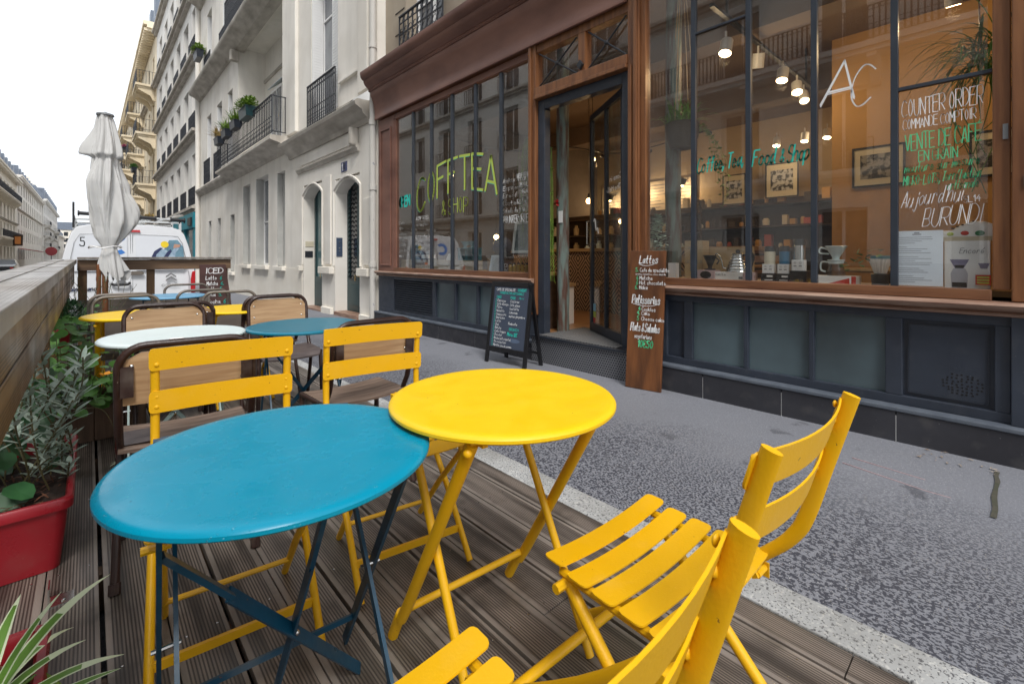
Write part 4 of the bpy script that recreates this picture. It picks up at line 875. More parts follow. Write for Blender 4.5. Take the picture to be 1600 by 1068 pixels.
# ------------------------------------------------------------------ generic street house
def house(name, label, x, sgn, y0, y1, zb, zt, storeys, wallm, wins, roof=None, slabs=(), rail=True, balc=(), winmat='darkpane', depth=9., base=None, ww=1.1, wh=2.2, railm='ironblue', low=True, framem='white'):
    """street house with its wall at x; storeys = floor heights; wins = window centres"""
    h = thing(name, label, 'building', (x+sgn*2, (y0+y1)/2, 0)); hs = []
    for s_ in storeys:
        for yc in wins: hs.append((yc-ww/2, yc+ww/2, s_+.12, s_+.12+wh))
    g = []
    if low:
        for yc in wins: g.append((yc-ww/2, yc+ww/2, .5, 2.5))
    b = holes(MB(), y0, y1, -4, zt, hs+g, x, .28, sgn)
    X = x+sgn*depth
    for q in ([(x, y0, -4), (X, y0, -4), (X, y0, zt), (x, y0, zt)], [(x, y1, -4), (x, y1, zt), (X, y1, zt), (X, y1, -4)], [(x, y0, zt), (X, y0, zt), (X, y1, zt), (x, y1, zt)]): b.add(q, [(0, 1, 2, 3)])
    b.build('wall', M[wallm], h, world=True)
    for q in hs+g:
        b = MB(); f = .07; xx = x+sgn*.27
        for bq in ((q[0], q[0]+f, q[2], q[3]), (q[1]-f, q[1], q[2], q[3]), (q[0]+f, q[1]-f, q[2], q[2]+f), (q[0]+f, q[1]-f, q[3]-f, q[3]), ((q[0]+q[1])/2-.04, (q[0]+q[1])/2+.04, q[2]+f, q[3]-f)): b.box(xx, xx+sgn*.04, *bq)
        o = b.build('window', M[framem], h, world=True)
        b = MB(); b.box(xx+sgn*.02, xx+sgn*.03, q[0]+f, q[1]-f, q[2]+f, q[3]-f); b.build('pane', M[winmat], o, world=True)
    b = MB()
    for s_ in slabs:
        b.box(x-sgn*.30, x+sgn*.01, y0+.02, y1-.02, s_-.02, s_+.10); b.box(x-sgn*.18, x+sgn*.01, y0+.02, y1-.02, s_-.16, s_-.021)
    if slabs: b.build('string_course', M['slab'], h, world=True)
    if rail:
        for s_ in storeys:
            for yc in wins:
                b = railing(MB(), x-sgn*.12, yc-ww/2-.15, yc+ww/2+.15, s_+.11, .85, .16, .012, fancy=(abs(yc) < 35 and x > 0)); b.build('window_railing', M[railm], h, world=True)
    for (s_, a, c_, dp_) in balc:
        b = MB(); b.box(x-sgn*dp_, x+sgn*.01, a, c_, s_, s_+.16); b.box(x-sgn*dp_*.92, x+sgn*.01, a+.1, c_-.1, s_-.14, s_-.001)
        n0 = max(2, int((c_-a)/1.6))
        for k in range(n0+1):
            yy = a+.25+(c_-a-.5)*k/n0
            b.prism([(0, s_-.14), (0, s_-.95), (-sgn*.14, s_-.92), (-sgn*.28, s_-.62), (-sgn*dp_*.6, s_-.42), (-sgn*dp_*.88, s_-.26), (-sgn*dp_*.85, s_-.14)], lambda u, v, d: (x+u, d, v), yy-.11, yy+.11)
        b.build('balcony_slab', M[wallm], h, world=True, fix=True)
        b = railing(MB(), x-sgn*(dp_-.06), a+.05, c_-.05, s_+.16, .95, .13, .018, fancy=True)
        for yy in (a+.06, c_-.06):
            x0, x1 = sorted((x-sgn*(dp_-.06), x)); b.box(x0, x1, yy-.015, yy+.015, s_+1.09, s_+1.11)
            k = 6
            for j in range(k): xx = x0+(x1-x0)*j/k; b.box(xx-.012, xx+.012, yy-.012, yy+.012, s_+.16, s_+1.09)
        b.build('balcony_railing', M[railm], h, world=True)
    if roof:
        rz, rin, rt = roof
        b = MB(); b.box(x-sgn*.75, x+sgn*.01, y0, y1, zt, zt+.28); b.box(x-sgn*.55, x+sgn*.01, y0, y1, zt-.18, zt-.001)
        n0 = int((y1-y0)/.55)
        for k in range(n0): yy = y0+(y1-y0)*(k+.5)/n0; b.box(x-sgn*.70, x-sgn*.02, yy-.1, yy+.1, zt-.36, zt-.181)
        b.build('eaves_cornice', M[wallm], h, world=True)
        b = MB(); b.prism([(0, zt+.281), (sgn*rin, rt), (sgn*(depth-.5), rt+.6), (sgn*(depth-.2), zt+.281)], lambda u, v, d: (x+u-sgn*.3, d, v), y0+.05, y1-.05); rf = b.build('roof', M[rz], h, world=True, fix=True)
        b = MB()
        for k in range(max(1, int((y1-y0)/11))):
            yy = y0+1.2+k*11; b.box(x+sgn*2.5, x+sgn*5.5, yy, yy+.8, rt-1, rt+2.3)
            for j in range(5): b.lathe([(.13, 0), (.10, .55)], 6, (x+sgn*(2.9+j*.55), yy+.4, rt+2.3))
        b.build('chimney', M['wall_tan'], rf, world=True)
        for yc in wins:
            b = MB(); b.prism([(0, zt+.3), (0, rt-.2), (sgn*rin*.9, rt-.2)], lambda u, v, d: (x+u+sgn*.05, d, v), yc-.55, yc+.55)
            b.build('dormer', M['zinc'], rf, world=True, fix=True)
    return h
b3 = house('white_house', 'white stone house with rows of iron window railings above a teal shop front', 3.6, 1, 24.28, 41.8, -.4, 17.2, [3.25, 6.6, 10.0, 13.3], 'wall_bright', [25.6, 28.2, 30.9, 33.6, 36.4, 39.4], slabs=(3.2, 6.6, 10.0, 13.3, 17.0), low=False, ww=1.5, wh=2.45)
b = MB(); b.box(3.42, 3.59, 24.4, 31.2, -.4, .5); b.box(3.42, 3.59, 24.4, 24.9, .5, 2.35); b.box(3.42, 3.59, 27.4, 27.9, .5, 2.35); b.box(3.42, 3.59, 30.7, 31.2, .5, 2.35); b.box(3.36, 3.59, 24.35, 31.25, 2.35, 3.02)
o = b.build('teal_shop_front', mat('teal_shop_paint', (.012, .24, .31), .5), b3, world=True)
b = MB(); b.box(3.52, 3.53, 24.9, 27.4, .5, 2.35); b.box(3.52, 3.53, 27.9, 30.7, .5, 2.35); b.build('shop_pane', M['palepane'], o, world=True)
b = MB(); b.box(3.30, 3.36, 24.6, 25.5, 2.45, 2.8); b.build('shop_sign_box', M['black'], o, world=True)
b4 = house('cream_house', 'cream stone house with corbelled balconies and a dark mansard roof', 3.6, 1, 41.9, 92, -1, 17.6, [3.6, 6.4, 10.1, 13.6], 'wall_cream', [44+i*3.4 for i in range(14)], roof=('zinc', 1.6, 21), slabs=(3.5, 13.4), rail=False, balc=[(s_, a, a+3.6, 1.15) for s_ in (6.2, 9.9, 13.4) for a in (42.6, 52, 62, 73, 84)], ww=1.2, wh=2.3)
trough('flower_box', 'dark flower boxes on the lowest corbelled balcony of the cream house', (2.45, 44.2, 7.32), (.3, 1.4, .25), 'slatedk', 'bush', 'leaf', 21)
trough('flower_box', 'flower box with pink blooms on a far corbelled balcony of the cream house', (2.45, 57.0, 11.0), (.3, 1.6, .25), 'slatedk', 'bush', 'pink', 22)
b = MB(); R = random.Random(5); [bushy(b, (3.25, 42.5+i*.8, 3.7), .42, 200, R, .16, .10) for i in range(8)]
tag(b.build('climbing_plant', M['drygrass']), 'rusty red and green hedge of plants above the ground floor of the cream house', 'plant')
b5 = house('far_grey_house', 'narrow far house with balconies at the end of the right-hand row', 3.2, 1, 92.2, 150, -2, 16.8, [3.4, 6.4, 9.6, 12.8], 'wall_tan', [95+i*4 for i in range(13)], roof=('zinc', 1.5, 20), slabs=(6.3, 12.7), rail=False, balc=[(s_, 93.0, 101, 1.2) for s_ in (6.2, 9.5, 12.7)]+[(s_, 112.0, 122, 1.2) for s_ in (6.2, 9.5, 12.7)])
b6 = house('far_pale_house', 'pale house closing the right-hand row in the distance', 3.0, 1, 150.2, 330, -3, 15.5, [3.4, 6.4, 9.6, 12.6], 'wall_white', [155+i*8 for i in range(21)], roof=('zinc', 1.5, 18.5), slabs=(3.3,), rail=False)
# left side of the street
l1 = house('corner_house', 'pale stone house with long iron balconies at the far left edge', -9.2, -1, 62, 117, -1, 13.6, [3.6, 6.6, 9.8], 'wall_tan', [66+i*3.9 for i in range(13)], roof=('zinc', 1.5, 16.4), slabs=(3.5, 6.5), rail=False, balc=[(3.55, 88.0, 112.5, 1.1), (9.7, 80.0, 112.5, 1.0)], ww=1.9, wh=2.3)
l2 = house('plain_tall_house', 'plain pale house with shuttered windows beyond the corner house', -9.3, -1, 117.2, 176, -2, 15.0, [3.6, 6.6, 9.6, 12.3], 'wall_white', [121+i*4.6 for i in range(12)], roof=('zinc', 1.5, 17.5), slabs=(9.4,), rail=False, ww=2.1, wh=2.1)
l3 = house('bright_house', 'bright white house with small balconies and grey roof on the left side', -9.0, -1, 176.2, 250, -2, 16.2, [3.6, 6.6, 9.6, 12.8], 'wall_bright', [181+i*5.6 for i in range(13)], roof=('zinc', 1.8, 20), slabs=(3.5, 6.5, 9.5), rail=False, balc=[(s_, 178, 186, 1.2) for s_ in (3.5, 6.5, 9.5)]+[(6.5, 205, 215, 1.2), (9.5, 225, 240, 1.2), (3.5, 225, 240, 1.2)], ww=2.6, wh=2.3)
l4 = house('pink_house', 'small pinkish house with a red sign at the end of the left side', -8.6, -1, 250.2, 300, -3, 9.0, [3.4, 6.0], 'wall_white', [256+i*7 for i in range(6)], roof=('zinc', 1.5, 11.5), rail=False, ww=1.6)
# block closing the street
eb = thing('end_block', 'distant apartment block with a grey mansard closing the street', 'building', (-2, 345, -3))
b = MB(); b.box(-14, 6, 340, 352, -4, 15); b.build('wall', M['wall_tan'], eb, world=True)
b = MB(); b.prism([(-14.3, 15.01), (-13, 19), (5, 19), (6.3, 15.01)], lambda u, v, d: (u, d, v), 339.6, 352.3); b.build('roof', M['zinc'], eb, world=True, fix=True)
for k in range(6):
    for s_ in range(5):
        b = MB(); b.box(-13+k*3.2, -11.4+k*3.2, 339.85, 339.99, -1+s_*3.2, 1+s_*3.2); b.build('window', M['darkpane'], eb, world=True)
# opposite houses: what the shop windows mirror
o1 = house('opposite_house', 'cream house across the street, mirrored in the shop windows', -9.2, -1, -13, 9.95, -.5, 17, [3.5, 6.9, 10.2, 13.5], 'wall_white', [-11+i*2.9 for i in range(7)], roof=('zinc', 1.5, 20), slabs=(3.4, 10.0), balc=[(6.8, -12.6, 9.6, .8)], winmat='darkpane', ww=1.25, wh=2.4)
o2 = house('opposite_house', 'grey house across the street, mirrored in the left shop window', -9.1, -1, 10.1, 30, -.5, 16.4, [3.3, 6.5, 9.7, 12.9], 'wall_bright', [12+i*3.0 for i in range(6)], roof=('zinc', 1.5, 19), slabs=(3.2, 9.6), winmat='darkpane', ww=1.3, wh=2.3)
o3 = house('opposite_house', 'tan house across the street, between the mirrored ones and the corner house', -9.2, -1, 30.1, 61.9, -1, 16, [3.6, 6.8, 10.0], 'wall_tan', [33+i*3.6 for i in range(8)], roof=('zinc', 1.5, 19), slabs=(3.5,), rail=False)
# shop signs and awnings of the far left pavement
b = MB(); b.box(-8.2, -7.2, 99, 99.1, 2.6, 4.2); o = b.build('hanging_sign', M['darkwood']); tag(o, 'square orange shop sign hanging from the far corner house', 'sign')
b = MB(); b.box(-8.0, -7.4, 98.97, 98.99, 2.85, 3.95); b.build('sign_face', mat('orange_sign', (.7, .25, .06), .6), o)
b = MB(); b.hexa([(-9.1, 119, 2.4), (-6.6, 119, 1.9), (-6.6, 131, 1.8), (-9.1, 131, 2.4), (-9.1, 119, 2.5), (-6.6, 119, 2.0), (-6.6, 131, 1.9), (-9.1, 131, 2.5)]); o = b.build('shop_awning', mat('red_awning', (.38, .05, .05), .7)); tag(o, 'dark red awning of a far shop on the left side of the street', 'awning')
b = MB(); b.tube([(-6.4, 150+0*i, 2.2+0*i) for i in range(1)]+[(-6.4, 150.12, 2.2)], 1.0, 16); o = b.build('round_sign', mat('red_disc', (.35, .05, .06), .6)); tag(o, 'round red sign on a post far down the street', 'sign')
b = MB(); b.tube([(-6.4, 150.2, -2), (-6.4, 150.2, 2.2)], .08, 8); b.build('post', M['grey'], o)
# ------------------------------------------------------------------ folding metal chairs
def slat(x0, x1, y0, y1, z, sag, th=.0035, n=12, rot=None):
    """seat or back slat running along x, dished in the middle, with rounded corners"""
    b = MB(); cx, hw = (x0+x1)/2, (x1-x0)/2; cy, hd = (y0+y1)/2, (y1-y0)/2; r = .012
    def pt(u, v, top):
        x = cx+u*hw; e = max(0, abs(x-cx)-(hw-r)); k = hd-(r-sqrt(max(0, r*r-e*e))) if e > 0 else hd
        return (x, cy+v*k, z-sag*(1-u*u)+(th/2 if top else -th/2))
    us = [-1, -.985, -.96, -.93]+[-.9+1.8*i/n for i in range(1, n)]+[.93, .96, .985, 1]; m_ = len(us); o = 0
    vs = []
    for u in us: vs += [pt(u, -1, 1), pt(u, 1, 1), pt(u, 1, 0), pt(u, -1, 0)]
    fs = [(0, 1, 2, 3), tuple(4*(m_-1)+k for k in (3, 2, 1, 0))]
    for i in range(m_-1):
        for k in range(4): fs.append((4*i+k, 4*i+4+k, 4*i+4+(k+1) % 4, 4*i+(k+1) % 4))
    b.add(vs, fs); 
    if rot: b.xf(rot)
    return b
def folding_chair(name, label, loc, rz, style, group):
    """local axes: x across, +y forward; origin on the floor below the top of the back"""
    t = thing(name, label, 'chair', loc, rz, group); m = M['yellow']
    if style == 'near':
        X = .195; ra, rb = .0148, .0148; top = (0, .815); prof = [(0, .815), (.045, .66), (.075, .555), (.10, .50), (.155, .435), (.35, .245), (.655, .006)]; rear = [(.405, .405), (.0, .006)]
        XI = .170; yseat0, pitch, wd, ns = .148, .0630, .0525, 5; zs = .432; sl = ((.808, .745), (.705, .642)); tr = .013; bar_y = .60; lean = (.07, .23)
    else:
        X = .190; ra, rb = .0125, .0125; prof = [(0, .79), (-.015, .66), (-.02, .55), (-.01, .48), (.03, .42), (.28, .212), (.485, .006)]; rear = [(.49, .415), (.28, .212), (.09, .006)]
        XI = .165; yseat0, pitch, wd, ns = .165, .066, .05, 6; zs = .44; sl = ((.795, .725), (.66, .59)); tr = .011; bar_y = .42; lean = (-.02, .12)
    for s_ in (-1, 1):
        b = MB(); P = smoothpath([(s_*X, y, z) for y, z in prof], 4)
        k = len(P); rs = [ra+(tr-ra)*min(1, max(0, (i/k-.35)/.3)) for i in range(k)]
        b.tube(P, rs, 14, flat=(.0078 if style == 'near' else None)); b.build('back_post', m, t, smooth=True)
        b = MB(); b.tube([(s_*XI, y, z) for y, z in rear], tr, 10); b.build('leg', m, t, smooth=True)
        yh = .165 if style == 'near' else yseat0-.03
        b = MB(); b.tube([(s_*XI, yseat0+.01, zs-.016), (s_*XI, yseat0+pitch*ns-.04, zs-.014)], .009, 8)
        b.tube([(s_*(XI-.02), rear[0][0], rear[0][1]), (s_*(X+.012), rear[0][0], rear[0][1])], .010, 8)
        b.tube([(s_*XI, yh, zs-.040), (s_*(X+.014), yh, zs-.040)], .008, 8)
        b.box(s_*(X+.016)-.002, s_*(X+.016)+.002, yh-.010, yh+.010, zs-.060, zs-.028)
        b.bar((s_*XI, yh, zs-.045), (s_*XI, yh+.02, zs-.012), .014)
        b.build('seat_rail', m, t, smooth=True)
    b = MB(); z_ = .085; y_ = next((prof[-2][0]+(prof[-1][0]-prof[-2][0])*(prof[-2][1]-z_)/(prof[-2][1]-prof[-1][1]) for _ in (0,)), bar_y)
    b.bar((-X, y_, z_), (X, y_, z_), .011, .022) if style != 'near' else b.tube([(-X, y_, z_), (X, y_, z_)], .0125, 10)
    b.build('front_bar', m, t, smooth=True)
    b = MB(); y_ = rear[-1][0]+(rear[-2][0]-rear[-1][0])*(z_+.01)/(rear[-2][1]-.006); b.tube([(-XI, y_, z_+.01), (XI, y_, z_+.01)], .008, 8); b.build('rear_bar', m, t, smooth=True)
    hwid = .205 if style == 'near' else .205
    for i in range(ns):
        y = yseat0+i*pitch; b = slat(-hwid+.01, hwid-.01, y, y+wd, zs+(.010 if i == ns-1 else 0)+.006, .014); b.build('seat_slat', m, t, smooth=True)
    for (zt, zb) in sl:
        # vertical slats bowed backwards between the posts, on the front face of the posts
        def yat(z):
            for (ya, za), (yb, zb_) in zip(prof, prof[1:]):
                if zb_ <= z <= za: return ya+(yb-ya)*(za-z)/(za-zb_)
            return prof[0][0]
        b = slat(-hwid, hwid, -(zt-zb)/2, (zt-zb)/2, 0,   .027 if style == 'near' else .012)
        a = math.atan2(yat(zb)-yat(zt), zt-zb); Mx = Matrix.Translation((0, yat((zt+zb)/2)+(ra if style == 'near' else rb)+.003, (zt+zb)/2)) @ Matrix.Rotation(radians(90)-a*0+a, 4, 'X')
        # slat normal (local z) must face +y so that the sag bows it backwards
        Mx = Matrix.Translation((0, yat((zt+zb)/2)+(ra if style == 'near' else rb)+.003, (zt+zb)/2)) @ Matrix(((1, 0, 0, 0), (0, sin(-a), cos(a), 0), (0, cos(a), sin(a), 0), (0, 0, 0, 1)))
        b.xf(Mx); o = b.build('back_slat', m, t, smooth=True)
        b = MB()
        for s_ in (-1, 1):
            for dz in (-.016, .016): b.ball((s_*X*1.0-s_*.004, yat((zt+zb)/2)+(ra if style == 'near' else rb)+.001, (zt+zb)/2+dz), .007, 6, (1, .5, 1))
        b.build('rivets', m, o, smooth=True)
    return t
folding_chair('folding_chair', 'yellow metal folding chair at the right of the yellow table, back towards the shop window', (.893, .222, .002), radians(-2), 'near', 'yellow folding chairs')
folding_chair('folding_chair', 'yellow metal folding chair nearest the camera, only its back and front slats in view', (.282, .186, .002), radians(-1.5), 'near', 'yellow folding chairs')
folding_chair('folding_chair', 'yellow folding chair pushed under the far side of the blue table', (.341, 1.80, .002), radians(180-6.4), 'far', 'yellow folding chairs')
folding_chair('folding_chair', 'yellow folding chair pushed under the far side of the yellow table', (.884, 1.817, .002), radians(180-9), 'far', 'yellow folding chairs')
# ------------------------------------------------------------------ round bistro tables
def disc(R_, z, rim=.0165):
    b = MB(); b.lathe([(1e-5, z-.003), (R_-.03, z-.003), (R_-.012, z-.0025), (R_-.004, z-.005), (R_, z-.010), (R_, z-rim), (R_-.003, z-rim-.003), (R_-.007, z-rim), (R_-.008, z-.010), (R_-.02, z-.007), (1e-5, z-.007)], 96)
    return b
def bistro_table(name, label, loc, rz, topm, legm, zt, kind, group='round bistro tables', R_=.30):
    t = thing(name, label, 'table', loc, rz, group)
    disc(R_, zt).build('tabletop', M[topm], t, smooth=True)
    W1, W2 = .208, .182; r = .0125
    zt2 = zt-.028
    if kind == 'tube':
        A = [(-.17, zt2), (.155, .136), (.19, .100), (.245, .006)]; B = [(.23, zt2), (-.15, .006)]
    else:
        A = [(-.16, zt2), (.26, .006)]; B = [(.26, zt2), (-.27, .006)]
    for s_ in (-1, 1):
        b = MB()
        if kind == 'tube': b.tube(smoothpath([(s_*W1, y, z) for y, z in A], 3), .0155, 12); 
        else: b.bar((s_*W1, A[0][0], A[0][1]), (s_*W1, A[1][0], A[1][1]), .008, .024, up=(0, 1, 0))
        b.build('leg', M[legm], t, smooth=(kind == 'tube'))
        b = MB()
        if kind == 'tube': b.tube([(s_*W2, y, z) for y, z in B], .0115, 10)
        else: b.bar((s_*W2, B[0][0], B[0][1]), (s_*W2, B[1][0], B[1][1]), .008, .022, up=(0, 1, 0))
        b.build('leg', M[legm], t, smooth=(kind == 'tube'))
    for (W, P, zz) in ((W1, A, .12), (W2, B, .14)):
        if kind == 'tube' and W == W2: continue
        b = MB(); (ya, za), (yb, zb) = (P[-2], P[-1]) if P[-2][1] > zz else (P[-3], P[-2]) ; y = ya+(yb-ya)*(za-zz)/(za-zb)
        if kind == 'tube': b.tube([(-W, y, zz), (W, y, zz)], .010, 10)
        else: b.bar((-W, y, zz), (W, y, zz), .007, .014)
        b.build('cross_bar', M[legm], t, smooth=(kind == 'tube'))
    b = MB()
    b.bar((-W1-.01, A[0][0], zt2+.004), (W1+.01, A[0][0], zt2+.004), .022, .012); b.bar((-W1-.01, B[0][0], zt2+.004), (W1+.01, B[0][0], zt2+.004), .022, .012)
    for s_ in (-1, 1): b.bar((s_*.195, A[0][0]-.03, zt2+.002), (s_*.195, B[0][0]+.02, zt2+.002), .014, .014)
    b.build('top_bracket', M[legm], t)
    for s_ in (-1, 1): b = MB(); b.tube([(s_*(W2-.008), .035, .345), (s_*(W1+.012), .035, .345)], .0045, 8); b.build('pivot', M[legm if kind == 'tube' else 'screw'], t, smooth=True)
    if kind == 'tube':
        for s_ in (-1, 1): b = MB(); b.ball((s_*(W1+.012), A[0][0], zt2-.02), .011, 6); b.build('bolt', M[legm], t, smooth=True)
    if kind == 'brace' or kind == 'blue':
        if kind == 'blue': segs = [((-.205, -.12, .60), (.03, .02, .27), (.21, .145, .006)), ((.045, -.14, .60), (.025, .025, .275), (.005, .17, .006))]
        else: segs = [((-.19, -.10, .60), (0, .03, .30), (.19, .22, .02)), ((.19, -.10, .60), (0, .035, .30), (-.19, .22, .02))]
        for sg in segs:
            b = MB(); b.bar(sg[0], Vector(sg[0]).lerp(Vector(sg[1]), .45), .010, .016, up=(0, 1, 0)); b.bar(Vector(sg[0]).lerp(Vector(sg[1]), .42), sg[2], .026, .005, up=(0, -.6, .8)); b.build('brace', M[legm], t)
        b = MB(); b.ball(segs[0][1], .006, 6); b.build('brace_bolt', M['screw'], t, smooth=True)
    return t
bistro_table('bistro_table', 'round yellow metal bistro table overlapping the blue one', (.828, .941, 0), radians(-4.7), 'yellowt', 'yellow', .713, 'tube')
bistro_table('bistro_table', 'large-looking round blue bistro table in front, beaded with damp', (.301, 1.036, 0), radians(-5), 'blue', 'blueleg', .687, 'blue')
bistro_table('bistro_table', 'round pale green-white bistro table behind the dark school chair', (.319, 2.82, 0), radians(-3), 'palegreen', 'palelegs', .703, 'brace')
bistro_table('bistro_table', 'round teal bistro table in the middle row beside the pale one', (.913, 2.75, 0), radians(-8), 'teal', 'blueleg', .698, 'brace')
bistro_table('bistro_table', 'round yellow bistro table in the far row next to the rail plants', (.25, 4.02, 0), 0, 'yellowt', 'yellow', .70, 'tube')
bistro_table('bistro_table', 'round yellow bistro table in the far row on the kerb side', (.84, 3.95, 0), radians(5), 'yellowt', 'yellow', .70, 'tube')
bistro_table('bistro_table', 'small light blue bistro table last before the end fence', (.57, 5.5, 0), 0, 'lightblue', 'blueleg', .71, 'brace')
# ------------------------------------------------------------------ school chairs: bent tube frame with plywood seat and back
def school_chair(name, label, loc, rz, tube='brown', seat='plyold', back='ply', H=.79, group=None, metal=False, brackets=True, cat='chair'):
    """local: +y forward, back at y=0"""
    t = thing(name, label, cat, loc, rz, group); W = .192; r = .0125 if not metal else .0115; m = M[tube]
    def bk(z): return -.0-(z-.44)*.10
    rc = .075; P = []
    for s_ in (-1,):
        P += [(-W, .06, .427), (-W, .015, .50), (-W, bk(.6), .60), (-W, bk(H-rc), H-rc)]
    for k in range(1, 6): a = pi/2*k/6; P.append((-W+rc*(1-cos(a)), bk(H), H-rc+rc*sin(a)))
    P.append((-W+rc, bk(H), H)); Q = [(-x, y, z) for x, y, z in reversed(P)]
    fr = [(-W, .33, .422), (-W, .20, .424)]+P+Q+[(W, .20, .424), (W, .33, .422)]
    b = MB(); b.tube(fr, r, 10); b.build('back_frame', m, t, smooth=True)
    for s_ in (-1, 1):
        b = MB(); b.tube([(s_*W, .32, .418), (s_*(W+.01), .335, .0)], r, 10); b.tube([(s_*(W+.01), .335, .0), (s_*(W+.01), .335, .03)], r+.004, 8); b.build('leg', m, t, smooth=True)
        b = MB(); b.tube([(s_*W, .12, .425), (s_*(W+.008), -.03, .0)], r, 10); b.tube([(s_*(W+.008), -.03, .0), (s_*(W+.008), -.02, .03)], r+.004, 8); b.build('leg', m, t, smooth=True)
    b = MB(); b.tube([(-W, .32, .405), (W, .32, .405)], r*.9, 8); b.tube([(-W, .12, .412), (W, .12, .412)], r*.9, 8); b.build('seat_frame', m, t, smooth=True)
    # seat shell: gently dished with a rounded front edge
    def sf(z0):
        def f(u, v):
            x = (u*2-1)*(.195 if v < .85 else .195-.02*((v-.85)/.15)**2); y = .02+.335*v; z = .440-.010*(1-(u*2-1)**2)-(.03*((v-.85)/.15)**2 if v > .85 else 0)
            return (x, y, z+z0)
        return f
    b = MB(); b.grid(sf(0), 10, 12); o = len(b.v); b.grid(sf(-.011), 10, 12)
    n2 = 13
    for i in range(10): b.f.append((i*n2, (i+1)*n2, o+(i+1)*n2, o+i*n2)); b.f.append((i*n2+12, o+i*n2+12, o+(i+1)*n2+12, (i+1)*n2+12))
    for j in range(12): b.f.append((j, o+j, o+j+1, j+1)); b.f.append((10*n2+j, 10*n2+j+1, o+10*n2+j+1, o+10*n2+j))
    b.build('seat', M[seat], t, smooth=True, fix=True)
    # back panel, curved, inside the frame
    zb, zt = (H-.195, H-.022) if not metal else (H-.30, H-.13)
    def bf(d):
        def f(u, v):
            uu = u*2-1; z = zb+(zt-zb)*v; rr = .05; e = max(0, abs(uu)-.78)/.22; z2 = z
            hw = W-.010
            if v > .75 and not metal: hw -= .05*((v-.75)/.25)**2.2
            return (uu*hw, bk(z)-.012*(1-uu*uu)*1.0+d+.004, z2)
        return f
    b = MB(); b.grid(bf(.004), 12, 8); o = len(b.v); b.grid(bf(-.006), 12, 8)
    for i in range(12): b.f.append((i*9, (i+1)*9, o+(i+1)*9, o+i*9)); b.f.append((i*9+8, o+i*9+8, o+(i+1)*9+8, (i+1)*9+8))
    for j in range(8): b.f.append((j, o+j, o+j+1, j+1)); b.f.append((108+j, 108+j+1, o+108+j+1, o+108+j))
    bp_ = b.build('backrest', M[back], t, smooth=True, fix=True)
    if not metal:
        b = MB()
        for s_ in (-1, 1):
            for z in (zb+.05, zt-.045): b.ball((s_*(W-.035), bk(z)-.001, z), .009, 6, (1, .9, 1))
        b.build('screws', M['screw'], bp_, smooth=True)
        if brackets:
            for s_ in (-1, 1): b = MB(); x0, x1 = sorted((s_*(W-.040), s_*(W-.006))); b.box(x0, x1, bk(zb+.10)-.016, bk(zb+.10)-.010, zb+.03, zb+.13); b.build('bracket', m, bp_)
    return t
E_ = school_chair('school_chair', 'dark brown school chair with chipped top bar at the near side of the pale table', (.262, 1.965, .002), radians(-5), group='brown school chairs')
b = MB(); b.box(-.19, -.10, .06, .22, .4415, .4423); b.build('seat_patch', M['seatdark'], E_)
b = MB(); R = random.Random(2)
b.v = []; 
for i in range(3): b.ball((-.05+.012*i, -.035, .8035), .008, 6, (1.3, 1, .25))
b.build('chipped_paint', M['white'], E_, smooth=True)
school_chair('school_chair', 'brown school chair on the kerb side whose plywood back shows between yellow slats', (.955, 1.99, .002), radians(2), group='brown school chairs')
school_chair('school_chair', 'brown school chair facing the camera on the far side of the pale table', (.338, 3.42, .002), radians(180-4), seat='seatdark', group='brown school chairs', brackets=False)
school_chair('school_chair', 'brown school chair standing back to back behind the pale table chair', (.40, 3.52, .002), radians(4), group='brown school chairs')
school_chair('school_chair', 'brown school chair with dark worn seat set back from the teal table', (1.02, 3.62, .002), radians(180-3), seat='seatdark', group='brown school chairs', brackets=False)
school_chair('school_chair', 'brown school chair half hidden at the left of the one facing the teal table', (1.00, 3.74, .002), radians(2), group='brown school chairs')
for i, (lab, x, y, rz) in enumerate((('grey tube chair facing the camera behind the far left yellow table', .21, 4.42, 180+3), ('grey tube chair back to back with the one beside the rail plants', .19, 4.74, 0),
        ('grey tube chair facing the camera behind the far kerb-side yellow table', .87, 4.42, 180-5), ('grey tube chair turned away towards the light blue table', .74, 4.86, 4), ('grey tube chair beyond the light blue table, farthest of all the chairs', .76, 5.85, 180))):
    if i == 0: g0 = school_chair('metal_chair', lab, (x, y, .002), radians(rz), 'greytube', 'greyseat', 'greyseat', .785, 'grey tube chairs', True)
    else: dup(g0, (x, y, .002), radians(rz), lab)
# ------------------------------------------------------------------ boards with the menus
def board_text(b, rows, width, x_off=0):
    pass
# A-frame blackboard
af = thing('a_frame_sign', 'black A-frame chalkboard menu standing on the pavement left of the shop door', 'menu board', (3.12, 3.53, zg(3.5)-.01), radians(0))
# local frame: board plane leans back towards the shop; u runs to -Y (reading direction)
def leanM(loc, h, dx, yaw=0):
    """matrix taking (u, v, n) = right, up, towards viewer to local space of a board whose foot is at loc and top leans +x by dx over h"""
    a = math.atan2(dx, h); up = Vector((sin(a), 0, cos(a))); rt = Vector((0, -1, 0)); no = rt.cross(up)
    m_ = Matrix((rt, up, no)).transposed().to_4x4(); return Matrix.Translation(loc) @ Matrix.Rotation(yaw, 4, 'Z') @ m_
Mf = leanM((0, 0, 0), .84, .12, radians(5))
b = MB()
for s_ in (-1, 1): b.box(s_*.265-.022, s_*.265+.022, 0, .85, -.022, 0)
b.box(-.243, .243, .80, .85, -.022, 0); b.box(-.243, .243, .13, .17, -.022, 0); b.xf(Mf); b.build('frame', M['black'], af, bevel=.003)
b = MB(); b.box(-.243, .243, .17, .80, -.018, -.006); b.xf(Mf); bd = b.build('chalkboard', M['board'], af)
b = MB()
